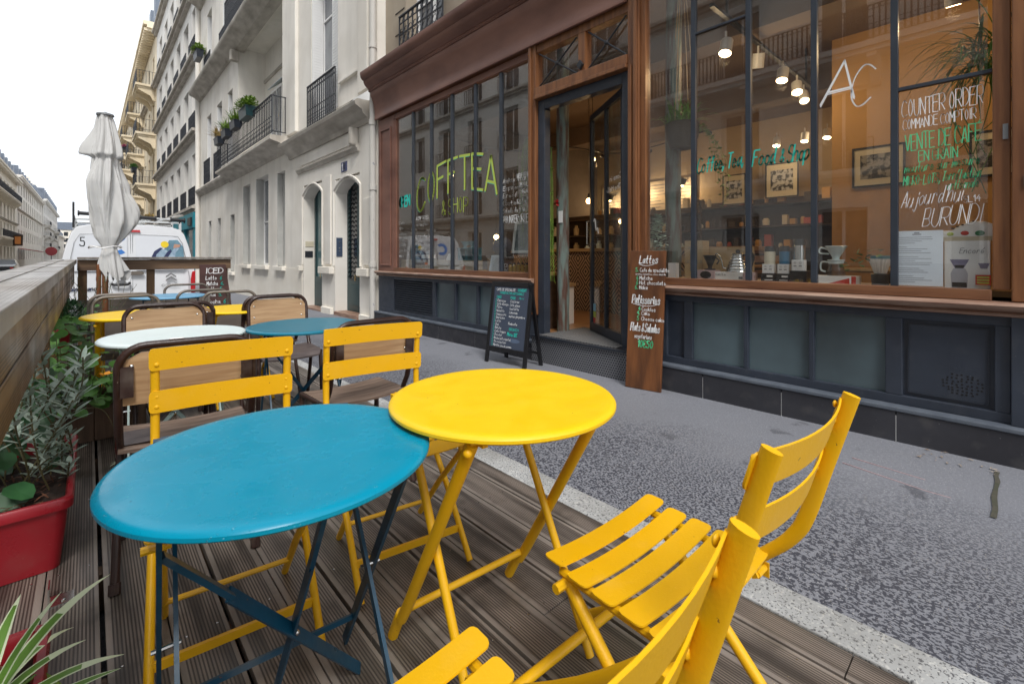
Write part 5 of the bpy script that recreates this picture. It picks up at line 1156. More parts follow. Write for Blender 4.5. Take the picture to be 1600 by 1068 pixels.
for s_ in (-1, 1): b.bar((.125, s_*.262, .83), (.27, s_*.262, .0), .04, .022)
b.bar((.262, -.25, .12), (.262, .25, .12), .03, .02); b.build('rear_leg', M['black'], af)
def ch(m_, fn, name='chalk_writing'):
    b = MB(); fn(b); b.xf(Mf); b.build(name, M[m_], bd)
Z1, Z2 = (1, 0, 0), (0, 1, 0)
ch('chalk', lambda b: fit(b, 'CAFE DE SPECIALITE', (-.21, .755, -.005), Z1, Z2, .27, .025, thick=.13, jit=.2))
ch('chalkteal', lambda b: (fit(b, 'OUVERT', (.09, .757, -.005), Z1, Z2, .12, .025, thick=.2, jit=.2), fit(b, 'TORREFACTION ARTISANALE', (-.16, .722, -.005), Z1, Z2, .34, .022, thick=.13, jit=.2), fit(b, 'CHAUD', (-.20, .675, -.005), Z1, Z2, .07, .026, thick=.13), fit(b, 'FROID', (.0, .675, -.005), Z1, Z2, .07, .026, thick=.13), fit(b, 'Merci!', (.12, .68, -.005), Z1, Z2, .08, .02, thick=.13, slant=.4)))
ML = ['Espresso', 'Cafe allonge', 'Filtre', 'Noisette', 'Cappuccino', 'Americano', 'Latte', 'Chai', 'Matcha', 'Cafe frappe', 'Chocolat', 'Mocha lait vegetal', 'The selection', 'Menthe jus de pomme']
MR = ['Cold brew', 'Cafe glace', 'Iced latte', 'Limonade', 'maison gingembre', '', 'Kombucha']
ch('chalk', lambda b: [write(b, t_, (-.185, .64-.0355*i, -.005), Z1, Z2, .024, thick=.13, slant=.5, jit=.5, rnd=random.Random(i), wid=.62) for i, t_ in enumerate(ML)])
ch('chalk', lambda b: [write(b, t_, (.0, .64-.038*i, -.005), Z1, Z2, .024, thick=.13, slant=.5, jit=.5, rnd=random.Random(i+40), wid=.62) for i, t_ in enumerate(MR) if t_])
ch('chalkteal', lambda b: [write(b, '3', (-.215, .64-.0355*i, -.005), Z1, Z2, .024, thick=.15, jit=.3) for i in range(14)]+[fit(b, 'BRUNCH', (.02, .355, -.005), Z1, Z2, .13, .024, thick=.14), fit(b, 'Menu 12€', (.0, .30, -.005), Z1, Z2, .14, .034, thick=.18, slant=.4)])
b = MB(); b.prism([(.10+.075*cos(2*pi*k/20), .255+.020*sin(2*pi*k/20)) for k in range(20)], lambda u, v, d: (u, v, d), -.0058, -.0050); b.xf(Mf); b.build('chalk_smudge', mat('chalk_smudge', (.10, .14, .22), .9), bd, fix=True)
# tall wooden plank menu
pk = thing('plank_menu', 'tall dark stained plank menu with white lettering leaning right of the shop door', 'menu board', (3.365, 2.085, zg(2)-.01), 0)
Mf = leanM((0, 0, 0), 1.14, .115, radians(9))
b = MB(); b.box(-.152, .152, 0, 1.15, -.030, 0); b.xf(Mf); bd = b.build('plank', M['terraplank'], pk, bevel=.004)
ch('chalk', lambda b: (fit(b, 'Lattes', (-.07, 1.045, .001), Z1, Z2, .165, .062, thick=.13, slant=.5, jit=.15), b.tube(smoothpath([(-.07, 1.035, .0012), (-.02, 1.022, .0012), (.04, 1.03, .0012), (.085, 1.05, .0012)]), .002, 4),
    [write(b, t_, (-.06, z, .001), Z1, Z2, .030, thick=.14, jit=.3, wid=wd) for t_, z, wd in (('Cafe de specialite', .972, .52), ('Matcha', .905, .6), ('Hot chocolate', .865, .6), ('Moka', .825, .6))], write(b, 'avoine, noisette, coco, amande', (-.10, .945, .001), Z1, Z2, .016, thick=.13, jit=.3, wid=.62),
    fit(b, 'Patisseries', (-.12, .705, .001), Z1, Z2, .245, .070, thick=.13, slant=.3, jit=.15), b.tube(smoothpath([(-.11, .70, .0012), (-.02, .685, .0012), (.06, .69, .0012), (.12, .71, .0012)]), .002, 4),
    [write(b, t_, (-.03, z, .001), Z1, Z2, .030, thick=.14, jit=.3, wid=.6) for t_, z in (('Cookies', .645), ('Cake', .61), ('Cheese cake', .565))],
    fit(b, 'Plats & Salades', (-.125, .475, .001), Z1, Z2, .255, .065, thick=.13, slant=.4, jit=.15), fit(b, 'vegetariens', (-.085, .415, .001), Z1, Z2, .15, .036, thick=.13, slant=.4, jit=.2)))
ch('chalkgreen', lambda b: [write(b, t_, (x, z, .001), Z1, Z2, .032, thick=.16, jit=.1, wid=.6) for t_, x, z in (('5.', -.10, .972), ('6', -.09, .905), ('6', -.09, .865), ('6.', -.10, .825), ('4', -.06, .645), ('4.', -.07, .61), ('5', -.07, .565))]+[fit(b, '10€50', (-.055, .345, .001), Z1, Z2, .135, .055, thick=.17, slant=.3, jit=.1)])
# ICED board hung on the end fence
ib = thing('iced_board', 'brown ICED drinks board hung on the right end of the end fence', 'menu board', (1.165, 6.84, .98), 0)
b = MB(); b.hexa([(-.15, .01, -.74), (.22, .01, -.74), (.22, .03, -.74), (-.15, .03, -.74), (-.155, -.012, 0), (.125, -.012, 0), (.125, .008, 0), (-.155, .008, 0)]); bd = b.build('plank', mat('iced_board_wood', (.10, .045, .04), .6, col2=(.05, .025, .022), nscale=4, stretch=(1, 1, 4)), ib, bevel=.003)
up = Vector((.02, .022, -.74)).normalized()*-1
def wr(m_, rows):
    b = MB()
    for t_, x, z, w_, h_ in rows: fit(b, t_, (x, -.0145-z*.029+.0, z), (1, 0, 0), up, w_, h_, thick=.16, slant=.3, jit=.15)
    b.build('chalk_writing', M[m_], bd)
wr('chalk', [('ICED', -.09, -.11, .19, .065), ('Latte', -.09, -.19, .12, .045), ('Matcha', -.08, -.26, .12, .045), ('Coffee', -.08, -.33, .12, .045), ('Chai', -.07, -.40, .09, .04), ('Mocha', -.07, -.49, .14, .045)])
wr('chalkteal', [('6', .06, -.19, .03, .04), ('6.', .07, -.26, .04, .04), ('5', .06, -.33, .03, .04), ('5.', .05, -.40, .04, .04), ('6.', .10, -.49, .05, .045)])
# ------------------------------------------------------------------ closed parasol
pa = thing('parasol', 'closed grey-white canvas parasol tied round its red wood pole at the end fence', 'parasol', (.125, 6.42, 0), 0)
b = MB(); b.tube([(0, 0, 0), (0, 0, 2.55)], .026, 12); b.build('pole', M['pole'], pa, smooth=True)
b = MB(); b.lathe([(.03, 2.545), (.075, 2.548), (.07, 2.565), (.02, 2.58), (1e-4, 2.59)], 16); b.build('cap', M['grey'], pa, smooth=True)
kz = [(2.55, .085, .03), (2.50, .105, .05), (2.36, .145, .12), (2.22, .185, .20), (2.13, .20, .26), (2.10, .145, .22), (2.0, .18, .18), (1.85, .225, .18), (1.6, .235, .22), (1.42, .22, .26), (1.28, .165, .26), (1.19, .095, .15), (1.165, .085, .12), (1.12, .10, .2), (1.02, .135, .36), (.90, .155, .55)]
from mathutils import noise as NZ
def rad(z):
    for (za, ra, fa), (zb, rb, fb) in zip(kz, kz[1:]):
        if zb <= z <= za: t = (za-z)/(za-zb); return ra+(rb-ra)*t, fa+(fb-fa)*t
    return kz[-1][1], kz[-1][2]
R = random.Random(12); ph = [R.uniform(0, 6.28) for _ in range(8)]
def cf(dr):
    def f(u, v):
        z = 2.55-1.60*u; r, fo = rad(z); th = v*2*pi; tw = th+.45*(2.55-z)+.25*sin(2.2*z)
        q = r*(1+fo*(.62*abs(sin(2.5*tw+ph[0]))**.7*1.6-.5+.40*sin(9*tw+ph[1]+1.5*z)+.45*sin(3*tw+ph[2]-z*2)))*.66+dr
        N = NZ.noise(Vector((1.6*cos(th), 1.6*sin(th), z*1.1+3)))*.42+NZ.noise(Vector((3.4*cos(th), 3.4*sin(th), z*1.6+9)))*.30+NZ.noise(Vector((8*cos(th), 8*sin(th), z*3.2)))*.12
        amp = min(1, max(.12, abs(z-1.17)/.22)); q = dr+(q-dr)*(1+N*amp)
        ox = (.035+.03*sin(2.6*z)*amp)*min(1, (2.55-z)/.4); oy = 0
        if 1.25 < z < 1.75: q *= 1+.48*max(0, cos(th-.2))**7*sin(pi*(z-1.25)/.5)     # flap blown out to the right
        if 2.12 < z < 2.42: q *= 1+.34*max(0, cos(th-2.9))**8*sin(pi*(2.42-z)/.42)    # upper vent flap at the left
        zz = z
        if z < 1.15: zz = z-(.16*max(0, sin(5*th+.6))**2+.14*max(0, cos(th+1.1))**3)*(1.15-z)/.25
        return (ox+q*cos(th), oy+q*sin(th)*.85, zz)
    return f
b = MB(); b.grid(cf(0), 110, 200, closed=True); b.grid(lambda u, v: cf(-.006)(u, 1-v), 110, 200, closed=True); b.build('canopy', M['canvas'], pa, smooth='full')
b = MB(); b.tube([(.13*cos(2*pi*k/24), .11*sin(2*pi*k/24), 1.178+.01*sin(k)) for k in range(24)], .007, 6, closed=True); b.build('tie_cord', M['white'], pa, smooth=True)
b = MB(); b.tube([(-.05, -.02, .62), (-.05, -.02, 1.0)], .02, 8); b.build('crank_handle', M['pole'], pa, smooth=True)
b = MB(); b.lathe([(.22, 0.002), (.22, .05), (.05, .07), (.04, .3), (.03, .3)], 20); b.build('foot', M['grey'], pa, smooth=True)
# ------------------------------------------------------------------ parked white van
van = thing('parked_van', 'white work van with roof tube and blue C seen from behind beyond the end fence', 'van', (.54, 10.2, zg(10)-.17), 0); van.scale = (.93, 1, 1)
def vp(u, z):     # half width of the body at height z above road (van local), tapering upward
    k = [(0.25, .93), (.5, .955), (.9, .96), (1.12, .95), (1.5, .86), (1.72, .79), (1.80, .73), (1.845, .55), (1.86, 0)]
    for (za, a), (zb, c_) in zip(k, k[1:]):
        if za <= z <= zb: return a+(c_-a)*(z-za)/(zb-za)
    return .93
prof = [(-.93, .25), (-.955, .5), (-.96, .9), (-.95, 1.12), (-.87, 1.5), (-.80, 1.72), (-.74, 1.80), (-.60, 1.845), (-.3, 1.865), (0, 1.87), (.3, 1.865), (.60, 1.845), (.74, 1.80), (.80, 1.72), (.87, 1.5), (.95, 1.12), (.96, .9), (.955, .5), (.93, .25)]
def ytilt(z): return 0 if z < 1.05 else (z-1.05)*.16
ss = [(0, 1.0, 0), (.05, 1.012, 0), (.3, 1.02, 0), (2.6, 1.02, .0), (3.2, 1.0, -.02), (3.9, .98, -.35), (4.1, .97, -.7), (4.75, .93, -1.0)]
b = MB(); n_ = len(prof)
for (yy, sc2, cut) in ss:
    for x, z in prof:
        zz = min(z, 1.87+cut) if cut else z
        b.v.append((x*sc2, yy+(ytilt(z) if yy < .5 else 0), zz*(1.0 if yy > .1 else .998)))
for i in range(len(ss)-1):
    for j in range(n_-1): b.f.append((i*n_+j, i*n_+j+1, (i+1)*n_+j+1, (i+1)*n_+j))
b.f.append(tuple(range(n_)));  b.f.append(tuple((len(ss)-1)*n_+j for j in reversed(range(n_))))
b.build('body', M['van'], van, smooth=True, fix=True, bevel=.02)
b = MB(); b.hexa([(-.95, -.12, .28), (.95, -.12, .28), (.95, .1, .28), (-.95, .1, .28), (-.96, -.12, .50), (.96, -.12, .50), (.96, .1, .50), (-.96, .1, .50)]); b.build('rear_bumper', M['grey'], van, bevel=.03)
RP = lambda x, z, d=0.: (x, ytilt(z)-.012-d, z)
def rearquad(b, pts, d=.002, th=.004):
    b.prism(pts, lambda u, v, q: RP(u, v, q), d, d+th)
def outline(pts, w_=.006, d=.001):
    b = MB(); P = [RP(x, z, d) for x, z in pts]; b.tube(P, w_, 5, closed=True); return b
dl = [(-.015, .50), (-.86, .50), (-.87, .95), (-.83, 1.2), (-.77, 1.55), (-.70, 1.68), (-.015, 1.70)]
dr = [(-x, z) for x, z in dl]
seam = mat('van_seam', (.25, .26, .28), .6)
for d_ in (dl, dr): outline(d_, .0045).build('door_seam', seam, van, fix=True)
M['vanwin'] = mat('van_rear_panel', (.70, .73, .78), .12, var=.02)
for sg in (-1, 1):
    wq = [(sg*.06, 1.08), (sg*.78, 1.08), (sg*.82, 1.12), (sg*.81, 1.20), (sg*.76, 1.54), (sg*.70, 1.64), (sg*.62, 1.67), (sg*.06, 1.68)]
    b = MB(); rearquad(b, wq, .001, .004); pw = b.build('rear_window_panel', M['vanwin'], van, fix=True)
    if sg < 0:
        b = MB(); fit(b, '5', RP(-.70, 1.49, .006), (1, 0, 0), Vector((0, .16, 1)).normalized(), .09, .14, thick=.12, jit=0); b.build('number_lettering', M['black'], pw)
        # big blue C
        b = MB(); P = []
        for k in range(25): a = radians(48+k*(264/24)); P.append((cos(a), sin(a)))
        out = [(-.215+.19*x, 1.50+.158*z) for x, z in P]; inn = [(-.215+.10*x, 1.50+.082*z) for x, z in reversed(P)]
        for k in range(24): rearquad(b, [out[k], out[k+1], inn[23-k], inn[24-k]], .0055, .002)
        b.build('blue_letter', mat('sign_blue', (.03, .20, .62), .4), pw, fix=True)
    else:
        # picture of a harnessed worker in a yellow helmet
        def pic(nm, mm, pts, d): b = MB(); pts = [(x+.06, 1.16+(z-1.10)*.95 if z > 1.099 else z+.07) for x, z in pts]; rearquad(b, pts, d, .001); b.build(nm, mm, pw, fix=True)
        pic('picture_background', mat('picture_blue', (.16, .32, .42), .5, col2=(.08, .16, .22), nscale=9), [(.44, 1.10), (.74, 1.10), (.72, 1.45), (.63, 1.58), (.50, 1.57), (.42, 1.4)], .0055)
        pic('picture_body', mat('picture_grey', (.42, .55, .66), .5, col2=(.2, .3, .42), nscale=14), [(.20, 1.10), (.56, 1.10), (.60, 1.34), (.66, 1.42), (.60, 1.46), (.50, 1.30), (.46, 1.38), (.36, 1.42), (.28, 1.36)], .0067)
        pic('picture_harness', mat('picture_navy', (.01, .02, .09), .5), [(.20, 1.10), (.27, 1.10), (.30, 1.30), (.40, 1.42), (.36, 1.43), (.27, 1.36), (.22, 1.24)], .008)
        pic('picture_harness', mat('picture_navy', (.01, .02, .09), .5), [(.36, 1.16), (.46, 1.34), (.52, 1.40), (.54, 1.36), (.40, 1.12)], .008)
        pic('picture_helmet', mat('picture_yellow', (.85, .62, .01), .4), [(.43+.062*cos(2*pi*k/16), 1.49+.062*sin(2*pi*k/16)) for k in range(16)], .009)
        pic('picture_hand', mat('picture_skin', (.5, .28, .20), .6), [(.56, 1.42), (.66, 1.44), (.68, 1.49), (.58, 1.50)], .009)
        pic('picture_orange', mat('picture_orange', (.7, .12, .03), .5), [(.22, 1.03), (.32, 1.03), (.32, 1.095), (.24, 1.095)], .0067)
        pic('picture_dark', mat('picture_navy', (.01, .02, .09), .5), [(.33, 1.03), (.70, 1.03), (.74, 1.095), (.33, 1.095)], .0067)
b = MB()
for zc in (.985, .925):
    rearquad(b, [(.50, zc-.045), (.50, zc-.015), (.58, zc+.045), (.58, zc+.012)], .003, .012); rearquad(b, [(.66, zc-.045), (.66, zc-.015), (.58, zc+.045), (.58, zc+.012)], .003, .012)
b.build('chevron_badge', M['screw'], van, fix=True)
b = MB(); fit(b, 'CITROEN', RP(.44, .79, .004), (1, 0, 0), (0, 0, 1), .27, .035, thick=.2, jit=0); b.build('maker_lettering', M['steel'], van)
b = MB(); fit(b, 'Maintenance', RP(-.86, .76, .004), (1, 0, 0), (0, 0, 1), .42, .07, thick=.16, slant=.5, jit=.1); b.build('script_lettering', mat('navy_letter', (.02, .03, .12), .5), van)
b = MB(); b.tube(smoothpath([(-.28, -.02, .86), (-.24, -.05, .845), (-.07, -.055, .845), (-.03, -.02, .87)]), .022, 8); b.build('handle', M['black'], van, smooth=True)
b = MB(); rearquad(b, [(-.23, .87), (-.19, .92), (-.11, .92), (-.07, .87)], .001, .006); b.build('handle_recess', M['grey'], van, fix=True)
b = MB(); rearquad(b, [(-.03, 1.0), (.14, 1.0), (.17, 1.015), (.17, 1.045), (.14, 1.065), (0, 1.065), (-.03, 1.045)], .002, .022); b.build('lock_box', M['greytube'], van, fix=True)
for sg in (-1, 1):
    b = MB(); rearquad(b, [(sg*.895, .66), (sg*.968, .66), (sg*.968, 1.06), (sg*.915, 1.04), (sg*.89, .9)], -.02, .05); b.build('tail_light', M['redlamp'], van, fix=True, bevel=.008)
    b = MB(); rearquad(b, [(sg*.60, .36), (sg*.70, .36), (sg*.70, .40), (sg*.60, .40)], .10, .03); b.build('reflector', M['redlamp'], van, fix=True)
    w_ = MB()
    for yy in (.85, 3.6): w_.tube([(sg*.80, yy, .33), (sg*.99, yy, .33)], .33, 20)
    w_.build('wheels', M['rubber'], van, smooth=True)
b = MB(); rearquad(b, [(-.10, 1.735), (.13, 1.735), (.12, 1.775), (-.09, 1.775)], .004, .012); b.build('brake_light', M['redlamp'], van, fix=True)
b = MB(); rearquad(b, [(-.24, .54), (.24, .54), (.24, .64), (-.24, .64)], .002, .006); b.build('number_plate', M['white'], van, fix=True)
# roof carrier
b = MB()
for yy in (.45, 1.6, 2.7): b.box(-.78, .78, yy-.02, yy+.02, 1.93, 1.96); b.box(-.80, -.76, yy-.02, yy+.02, 1.78, 2.0); b.box(.76, .80, yy-.02, yy+.02, 1.78, 2.0)
b.build('roof_carrier', M['steel'], van)
b = MB(); b.tube([(-.72, .35, 2.04), (.78, .35, 1.99)], .018, 10); b.build('loading_tube', M['steel'], van, smooth=True)
b = MB()
for x0, x1 in ((-.72, -.25), (.14, .38), (.62, .84)):
    zf = lambda x: 2.04-.05*(x+.72)/1.5
    b.tube([(x0, .35, zf(x0)), (x1, .35, zf(x1))], .032, 10)
    for xx in (x0, x1): b.tube([(xx-.012, .35, zf(xx)), (xx+.012, .35, zf(xx))], .048, 10)
b.box(-.80, -.77, .33, .37, 1.80, 2.22); b.build('tube_grips', M['black'], van, smooth=True)
b = MB()
for xx in (.0, .30): b.bar((xx, .4, 2.0), (xx, 3.4, 2.0), .03, .05)
for k in range(10): b.bar((0, .5+.3*k, 2.0), (.30, .5+.3*k, 2.0), .025, .025)
b.bar((.45, .5, 1.96), (.86, .9, 2.12), .10, .03); b.build('ladder', M['steel'], van)
# ------------------------------------------------------------------ cars on the far side (one shows in the mirrored glass)
def car(name, label, x, y, paint, scale=1., group=None):
    t = thing(name, label, 'car', (x, y, zg(y)-.17), 0, group)
    S = [(0, .62, .45, .80, .78), (.25, .80, .30, .92, .86), (.9, .86, .28, 1.0, .86), (1.3, .88, .28, 1.40, .70), (2.3, .88, .28, 1.46, .66), (3.0, .88, .28, 1.02, .80), (3.9, .84, .30, .86, .82), (4.2, .66, .42, .70, .70)]
    b = MB()
    for yy, w_, zl, zh, wt in S:
        zm = min(zh, .86); b.v += [(-w_, yy, zl), (-w_*1.01, yy, zm*.8), (-w_*.97, yy, zm), (-wt, yy, zh), (wt, yy, zh), (w_*.97, yy, zm), (w_*1.01, yy, zm*.8), (w_, yy, zl)]
    for i in range(len(S)-1):
        for j in range(7): b.f.append((i*8+j, i*8+j+1, (i+1)*8+j+1, (i+1)*8+j))
    b.f.append(tuple(range(8))); b.f.append(tuple(7*8+j for j in reversed(range(8)))); b.build('body', paint, t, smooth=True, fix=True, bevel=.03)
    b = MB()
    for sg in (-1, 1): b.add([(sg*.875, 1.15, .93), (sg*.875, 2.85, .93), (sg*.70, 2.3, 1.38), (sg*.73, 1.4, 1.35)], [(0, 1, 2, 3)])
    b.add([(-.80, .93, 1.02), (.80, .93, 1.02), (.70, 1.27, 1.38), (-.70, 1.27, 1.38)], [(0, 1, 2, 3)]); b.add([(-.78, 2.97, 1.05), (.78, 2.97, 1.05), (.66, 2.36, 1.43), (-.66, 2.36, 1.43)], [(0, 1, 2, 3)])
    b.v = [(x_*1.012, y_, z_+.004) for x_, y_, z_ in b.v]; b.build('glazing', M['darkpane'], t)
    for sg in (-1, 1):
        for yy in (.85, 3.3):
            b = MB(); b.tube([(sg*.70, yy, .31), (sg*.91, yy, .31)], .31, 18); wl = b.build('wheel', M['rubber'], t, smooth=True)
            b = MB(); b.tube([(sg*.905, yy, .31), (sg*.92, yy, .31)], .2, 14); b.build('rim', M['steel'], wl, smooth=True)
        b = MB(); b.box(min(sg*.55, sg*.76), max(sg*.55, sg*.76), -.03, .06, .62, .74); b.build('tail_light', M['redlamp'], t)
        b = MB(); b.box(min(sg*.40, sg*.62), max(sg*.40, sg*.62), 4.15, 4.23, .52, .64); b.build('headlight', M['white'], t)
    return t
cp = [mat('dark_car_paint', (.02, .024, .03), .2, coat=.6, var=.05), mat('silver_car_paint', (.32, .34, .36), .25, coat=.6, var=.05), mat('white_car_paint', (.7, .7, .7), .25, coat=.6, var=.04)]
car('parked_car', 'dark car parked across the street, mirrored in the left shop window', -5.5, 9.5, cp[0], group='cars parked across the street')
car('parked_car', 'white car parked across the street behind the dark one', -5.5, 15.2, cp[2], group='cars parked across the street')
car('parked_car', 'silver car parked across the street nearest the camera side', -5.5, 3.6, cp[1], group='cars parked across the street')
car('parked_car', 'dark car at the far left edge of the street beyond the rail', -5.7, 60, cp[0], group='cars parked across the street')
# ------------------------------------------------------------------ planters and plants along the rail
def potbox(name, label, x0, x1, y0, y1, h, z0=0.0, taper=.035):
    t = thing(name, label, 'planter', ((x0+x1)/2, (y0+y1)/2, z0)); a, c_ = (x1-x0)/2, (y1-y0)/2; b = MB(); th = .006; r = .03
    def ring(dx, dy, z, k=4):
        P = []
        for (sx, sy, a0) in ((1, -1, -90), (1, 1, 0), (-1, 1, 90), (-1, -1, 180)):
            for j in range(k+1):
                an = radians(a0+90*j/k); P.append((sx*(dx-r)+r*cos(an), sy*(dy-r)+r*sin(an), z))
        return P
    L = [ring(a-taper, c_-taper*1.2, 0), ring(a-.014, c_-.014, h-.05), ring(a-.012, c_-.012, h-.04), ring(a, c_, h-.036), ring(a+.002, c_+.002, h-.008), ring(a-.003, c_-.003, h), ring(a-.016, c_-.016, h), ring(a-.022, c_-.022, h-.012), ring(a-.022, c_-.022, h-.07)]
    n_ = len(L[0]); 
    for l_ in L: b.v += l_
    for i in range(len(L)-1):
        for j in range(n_): b.f.append((i*n_+j, i*n_+(j+1) % n_, (i+1)*n_+(j+1) % n_, (i+1)*n_+j))
    b.f.append(tuple(reversed(range(n_)))); b.build('pot', M['redpot'], t, smooth=True)
    b = MB(); R = random.Random(3); b.grid(lambda u, v: ((u*2-1)*(a-.02), (v*2-1)*(c_-.02), h-.055+.012*sin(u*23+v*9)*sin(v*31)), 14, 24); b.build('soil', M['soil'], t, smooth='full')
    b = MB()
    for i in range(160): leafblade(b, (R.uniform(-a+.04, a-.04), R.uniform(-c_+.04, c_-.04), h-.042), (R.uniform(-1, 1), R.uniform(-1, 1), R.uniform(-.1, .4)), R.uniform(.02, .05), .008, .3, 2)
    b.build('leaf_litter', mat('dry_leaf_litter', (.12, .05, .025), .8, var=.4), t)
    return t
p1 = potbox('red_planter', 'red plastic planter at the bottom left corner holding the striped spider plant', -.32, -.064, .72, 1.50, .25, .002)
p2 = potbox('red_planter', 'long red plastic planter of dark soil under the silver-leaved shrub', -.315, -.040, 2.21, 3.00, .25, .002)
p3 = potbox('red_planter', 'red planter on a wooden block far along the rail', -.33, -.09, 5.0, 5.75, .22, .30)
b = MB(); b.box(-.33, -.09, 5.02, 5.73, .002, .298); tag(b.build('wooden_block', M['boxwood'], bevel=.004), 'brown wooden block carrying the far red planter', 'block')
wb = thing('wooden_planter', 'brown boarded wooden planter box standing on the deck by the rail', 'planter', (-.03, 3.8, .002))
b = MB()
for k in range(5): b.box(-.33+k*.118, -.33+k*.118+.115, 3.655, 3.675, .002, .215)
for k in range(3): b.box(.245, .265, 3.676+k*.09, 3.676+k*.09+.088, .002, .215)
b.box(-.34, .25, 3.94, 3.96, .002, .215); b.box(-.345, .275, 3.64, 3.69, .216, .245); b.box(.225, .275, 3.691, 3.93, .216, .245); b.box(-.345, .275, 3.93, 3.975, .216, .245)
b.build('boards', M['boxwood'], wb, bevel=.002, world=True)
b = MB(); b.box(-.325, .24, 3.68, 3.93, .02, .20); b.build('soil', M['soil'], wb, world=True)
# silver-leaved shrub
def stems(b, bs, c, n, R, hgt, spread, lean, L_=.055, w_=.013, per=16):
    for i in range(n):
        a = R.uniform(0, 2*pi); p = Vector((c[0]+R.uniform(-spread, spread)*.5, c[1]+R.uniform(-1, 1)*spread, c[2])); d = Vector((cos(a)*.35+lean[0], sin(a)*.45+lean[1], 1)).normalized(); H_ = hgt*R.uniform(.55, 1.1)
        P = [p.copy()]; q = p.copy(); dd = d.copy()
        for k in range(7): q = q+dd*H_/7; P.append(q.copy()); dd = (dd+Vector((R.uniform(-.12, .12), R.uniform(-.12, .12), -.03))).normalized()
        bs.tube(P, .0028, 5)
        for k in range(per):
            t_ = .42+.58*k/per; j = min(6, int(t_*7)); pp = P[j].lerp(P[j+1], t_*7-j) if j < 7 else P[-1]; an = k*2.4+a
            leafblade(b, pp, Vector((cos(an)*.9, sin(an)*.9, .45+.7*(t_-.4))), L_*R.uniform(.7, 1.25), w_*R.uniform(.8, 1.2), .35, 4)
R = random.Random(21)
sp1 = thing('silver_shrub', 'silver-green narrow-leaved shrub growing out of the long red planter', 'shrub', (-.17, 2.6, .2))
b, bs = MB(), MB(); stems(b, bs, (0, .12, 0), 26, R, .60, .26, (.06, -.12), .068, .017, 20); stems(b, bs, (.04, -.02, -.02), 8, R, .24, .16, (.2, -.2), .05, .016, 14)
b.build('leaves', M['leafsilver'], sp1); bs.build('stem', M['stem'], sp1)
sp2 = thing('broad_leaf_plant', 'dark broad-leaved plant beneath the silver shrub beside the rail', 'plant', (-.19, 2.7, .2))
def roundleaf(b, c, r, nrm, R):
    nrm = Vector(nrm).normalized(); a = nrm.orthogonal().normalized(); c2 = nrm.cross(a); n0 = 9; P = [Vector(c)+nrm*(-.08*r)]
    for k in range(n0): t_ = 2*pi*k/n0; rr = r*(1+.08*sin(3*t_)); P.append(Vector(c)+a*rr*cos(t_)+c2*rr*sin(t_)+nrm*.05*r*cos(2*t_))
    b.add(P, [(0, 1+k, 1+(k+1) % n0) for k in range(n0)])
b = MB()
for i in range(46): roundleaf(b, (R.uniform(-.14, .10), R.uniform(-.35, .95), R.uniform(.0, .26)), R.uniform(.03, .06), (R.uniform(-.5, .8), R.uniform(-1, .1), R.uniform(.4, 1)), R)
b.build('leaves', M['leafdark'], sp2)
sp3 = thing('nasturtium', 'green nasturtium with an orange flower spilling over the wooden planter', 'plant', (-.02, 3.75, .25))
b, bs = MB(), MB()
for i in range(150):
    c = (R.uniform(-.32, .26), R.uniform(-.42, .25), R.uniform(.0, .26)+.0); rr = R.uniform(.018, .045)
    roundleaf(b, c, rr, (R.uniform(-.3, .5), R.uniform(-.8, .1), 1), R); bs.tube([(c[0]*.7, c[1]*.4, -.02), c], .0015, 4)
grassy(b, (.05, -.15, .0), .3, .26, 60, R, .014)
b.build('leaves', M['leaf'], sp3); bs.build('stem', M['stem'], sp3)
b = MB()
for k in range(5): a = k*1.257; leafblade(b, (.09, -.30, .17), (cos(a), sin(a)-.3, .4), .035, .03, .3, 3)
b.build('flower', M['petal'], sp3)
sp4 = thing('leafy_plant', 'round-leaved bright green plant climbing by the rail left of the far yellow table', 'plant', (-.12, 4.5, .0))
b, bs = MB(), MB()
for i in range(420):
    c = (R.uniform(-.22, .16)*(1.1), R.uniform(-.5, 1.3), .15+R.random()**.8*.50); roundleaf(b, c, R.uniform(.015, .036), (R.uniform(-.4, .6), R.uniform(-1, .1), 1), R)
    if i % 6 == 0: bs.tube([(c[0]*.6, c[1]*.8, .1), c], .0018, 4)
b.build('leaves', M['leaf'], sp4); bs.build('stem', M['stem'], sp4)
sp5 = thing('dark_bush', 'dark fine-leaved bush in the far red planter', 'shrub', (-.20, 5.4, .5))
b = MB(); [bushy(b, (R.uniform(-.06, .08), -.3+.2*k, .02), .22, 420, R, .035, .012) for k in range(4)]; b.build('leaves', M['leafdark'], sp5)
sp6 = thing('twiggy_plant', 'thin bare twiggy plant rising in front of the van by the rail corner', 'plant', (-.02, 5.9, .0))
b, bs = MB(), MB()
for i in range(26):
    a = R.uniform(0, 6.28); P = [Vector((R.uniform(-.12, .12), R.uniform(-.2, .2), .3))]; d = Vector((cos(a)*.35, sin(a)*.35, 1)).normalized()
    for k in range(8): P.append(P[-1]+d*.075); d = (d+Vector((R.uniform(-.25, .25), R.uniform(-.25, .25), 0))).normalized()
    bs.tube(P, .0018, 4)
    for k in range(3, 9):
        for _ in range(3): leafblade(b, P[k], (R.uniform(-1, 1), R.uniform(-1, 1), R.uniform(-.2, 1)), .018, .007, .2, 2)
b.build('leaves', M['leafdark'], sp6); bs.build('stem', M['stem'], sp6)
sp7 = thing('spider_plant', 'striped spider plant with arching leaves at the bottom left corner', 'plant', (-.18, 1.26, .19))
b, bc = MB(), MB()
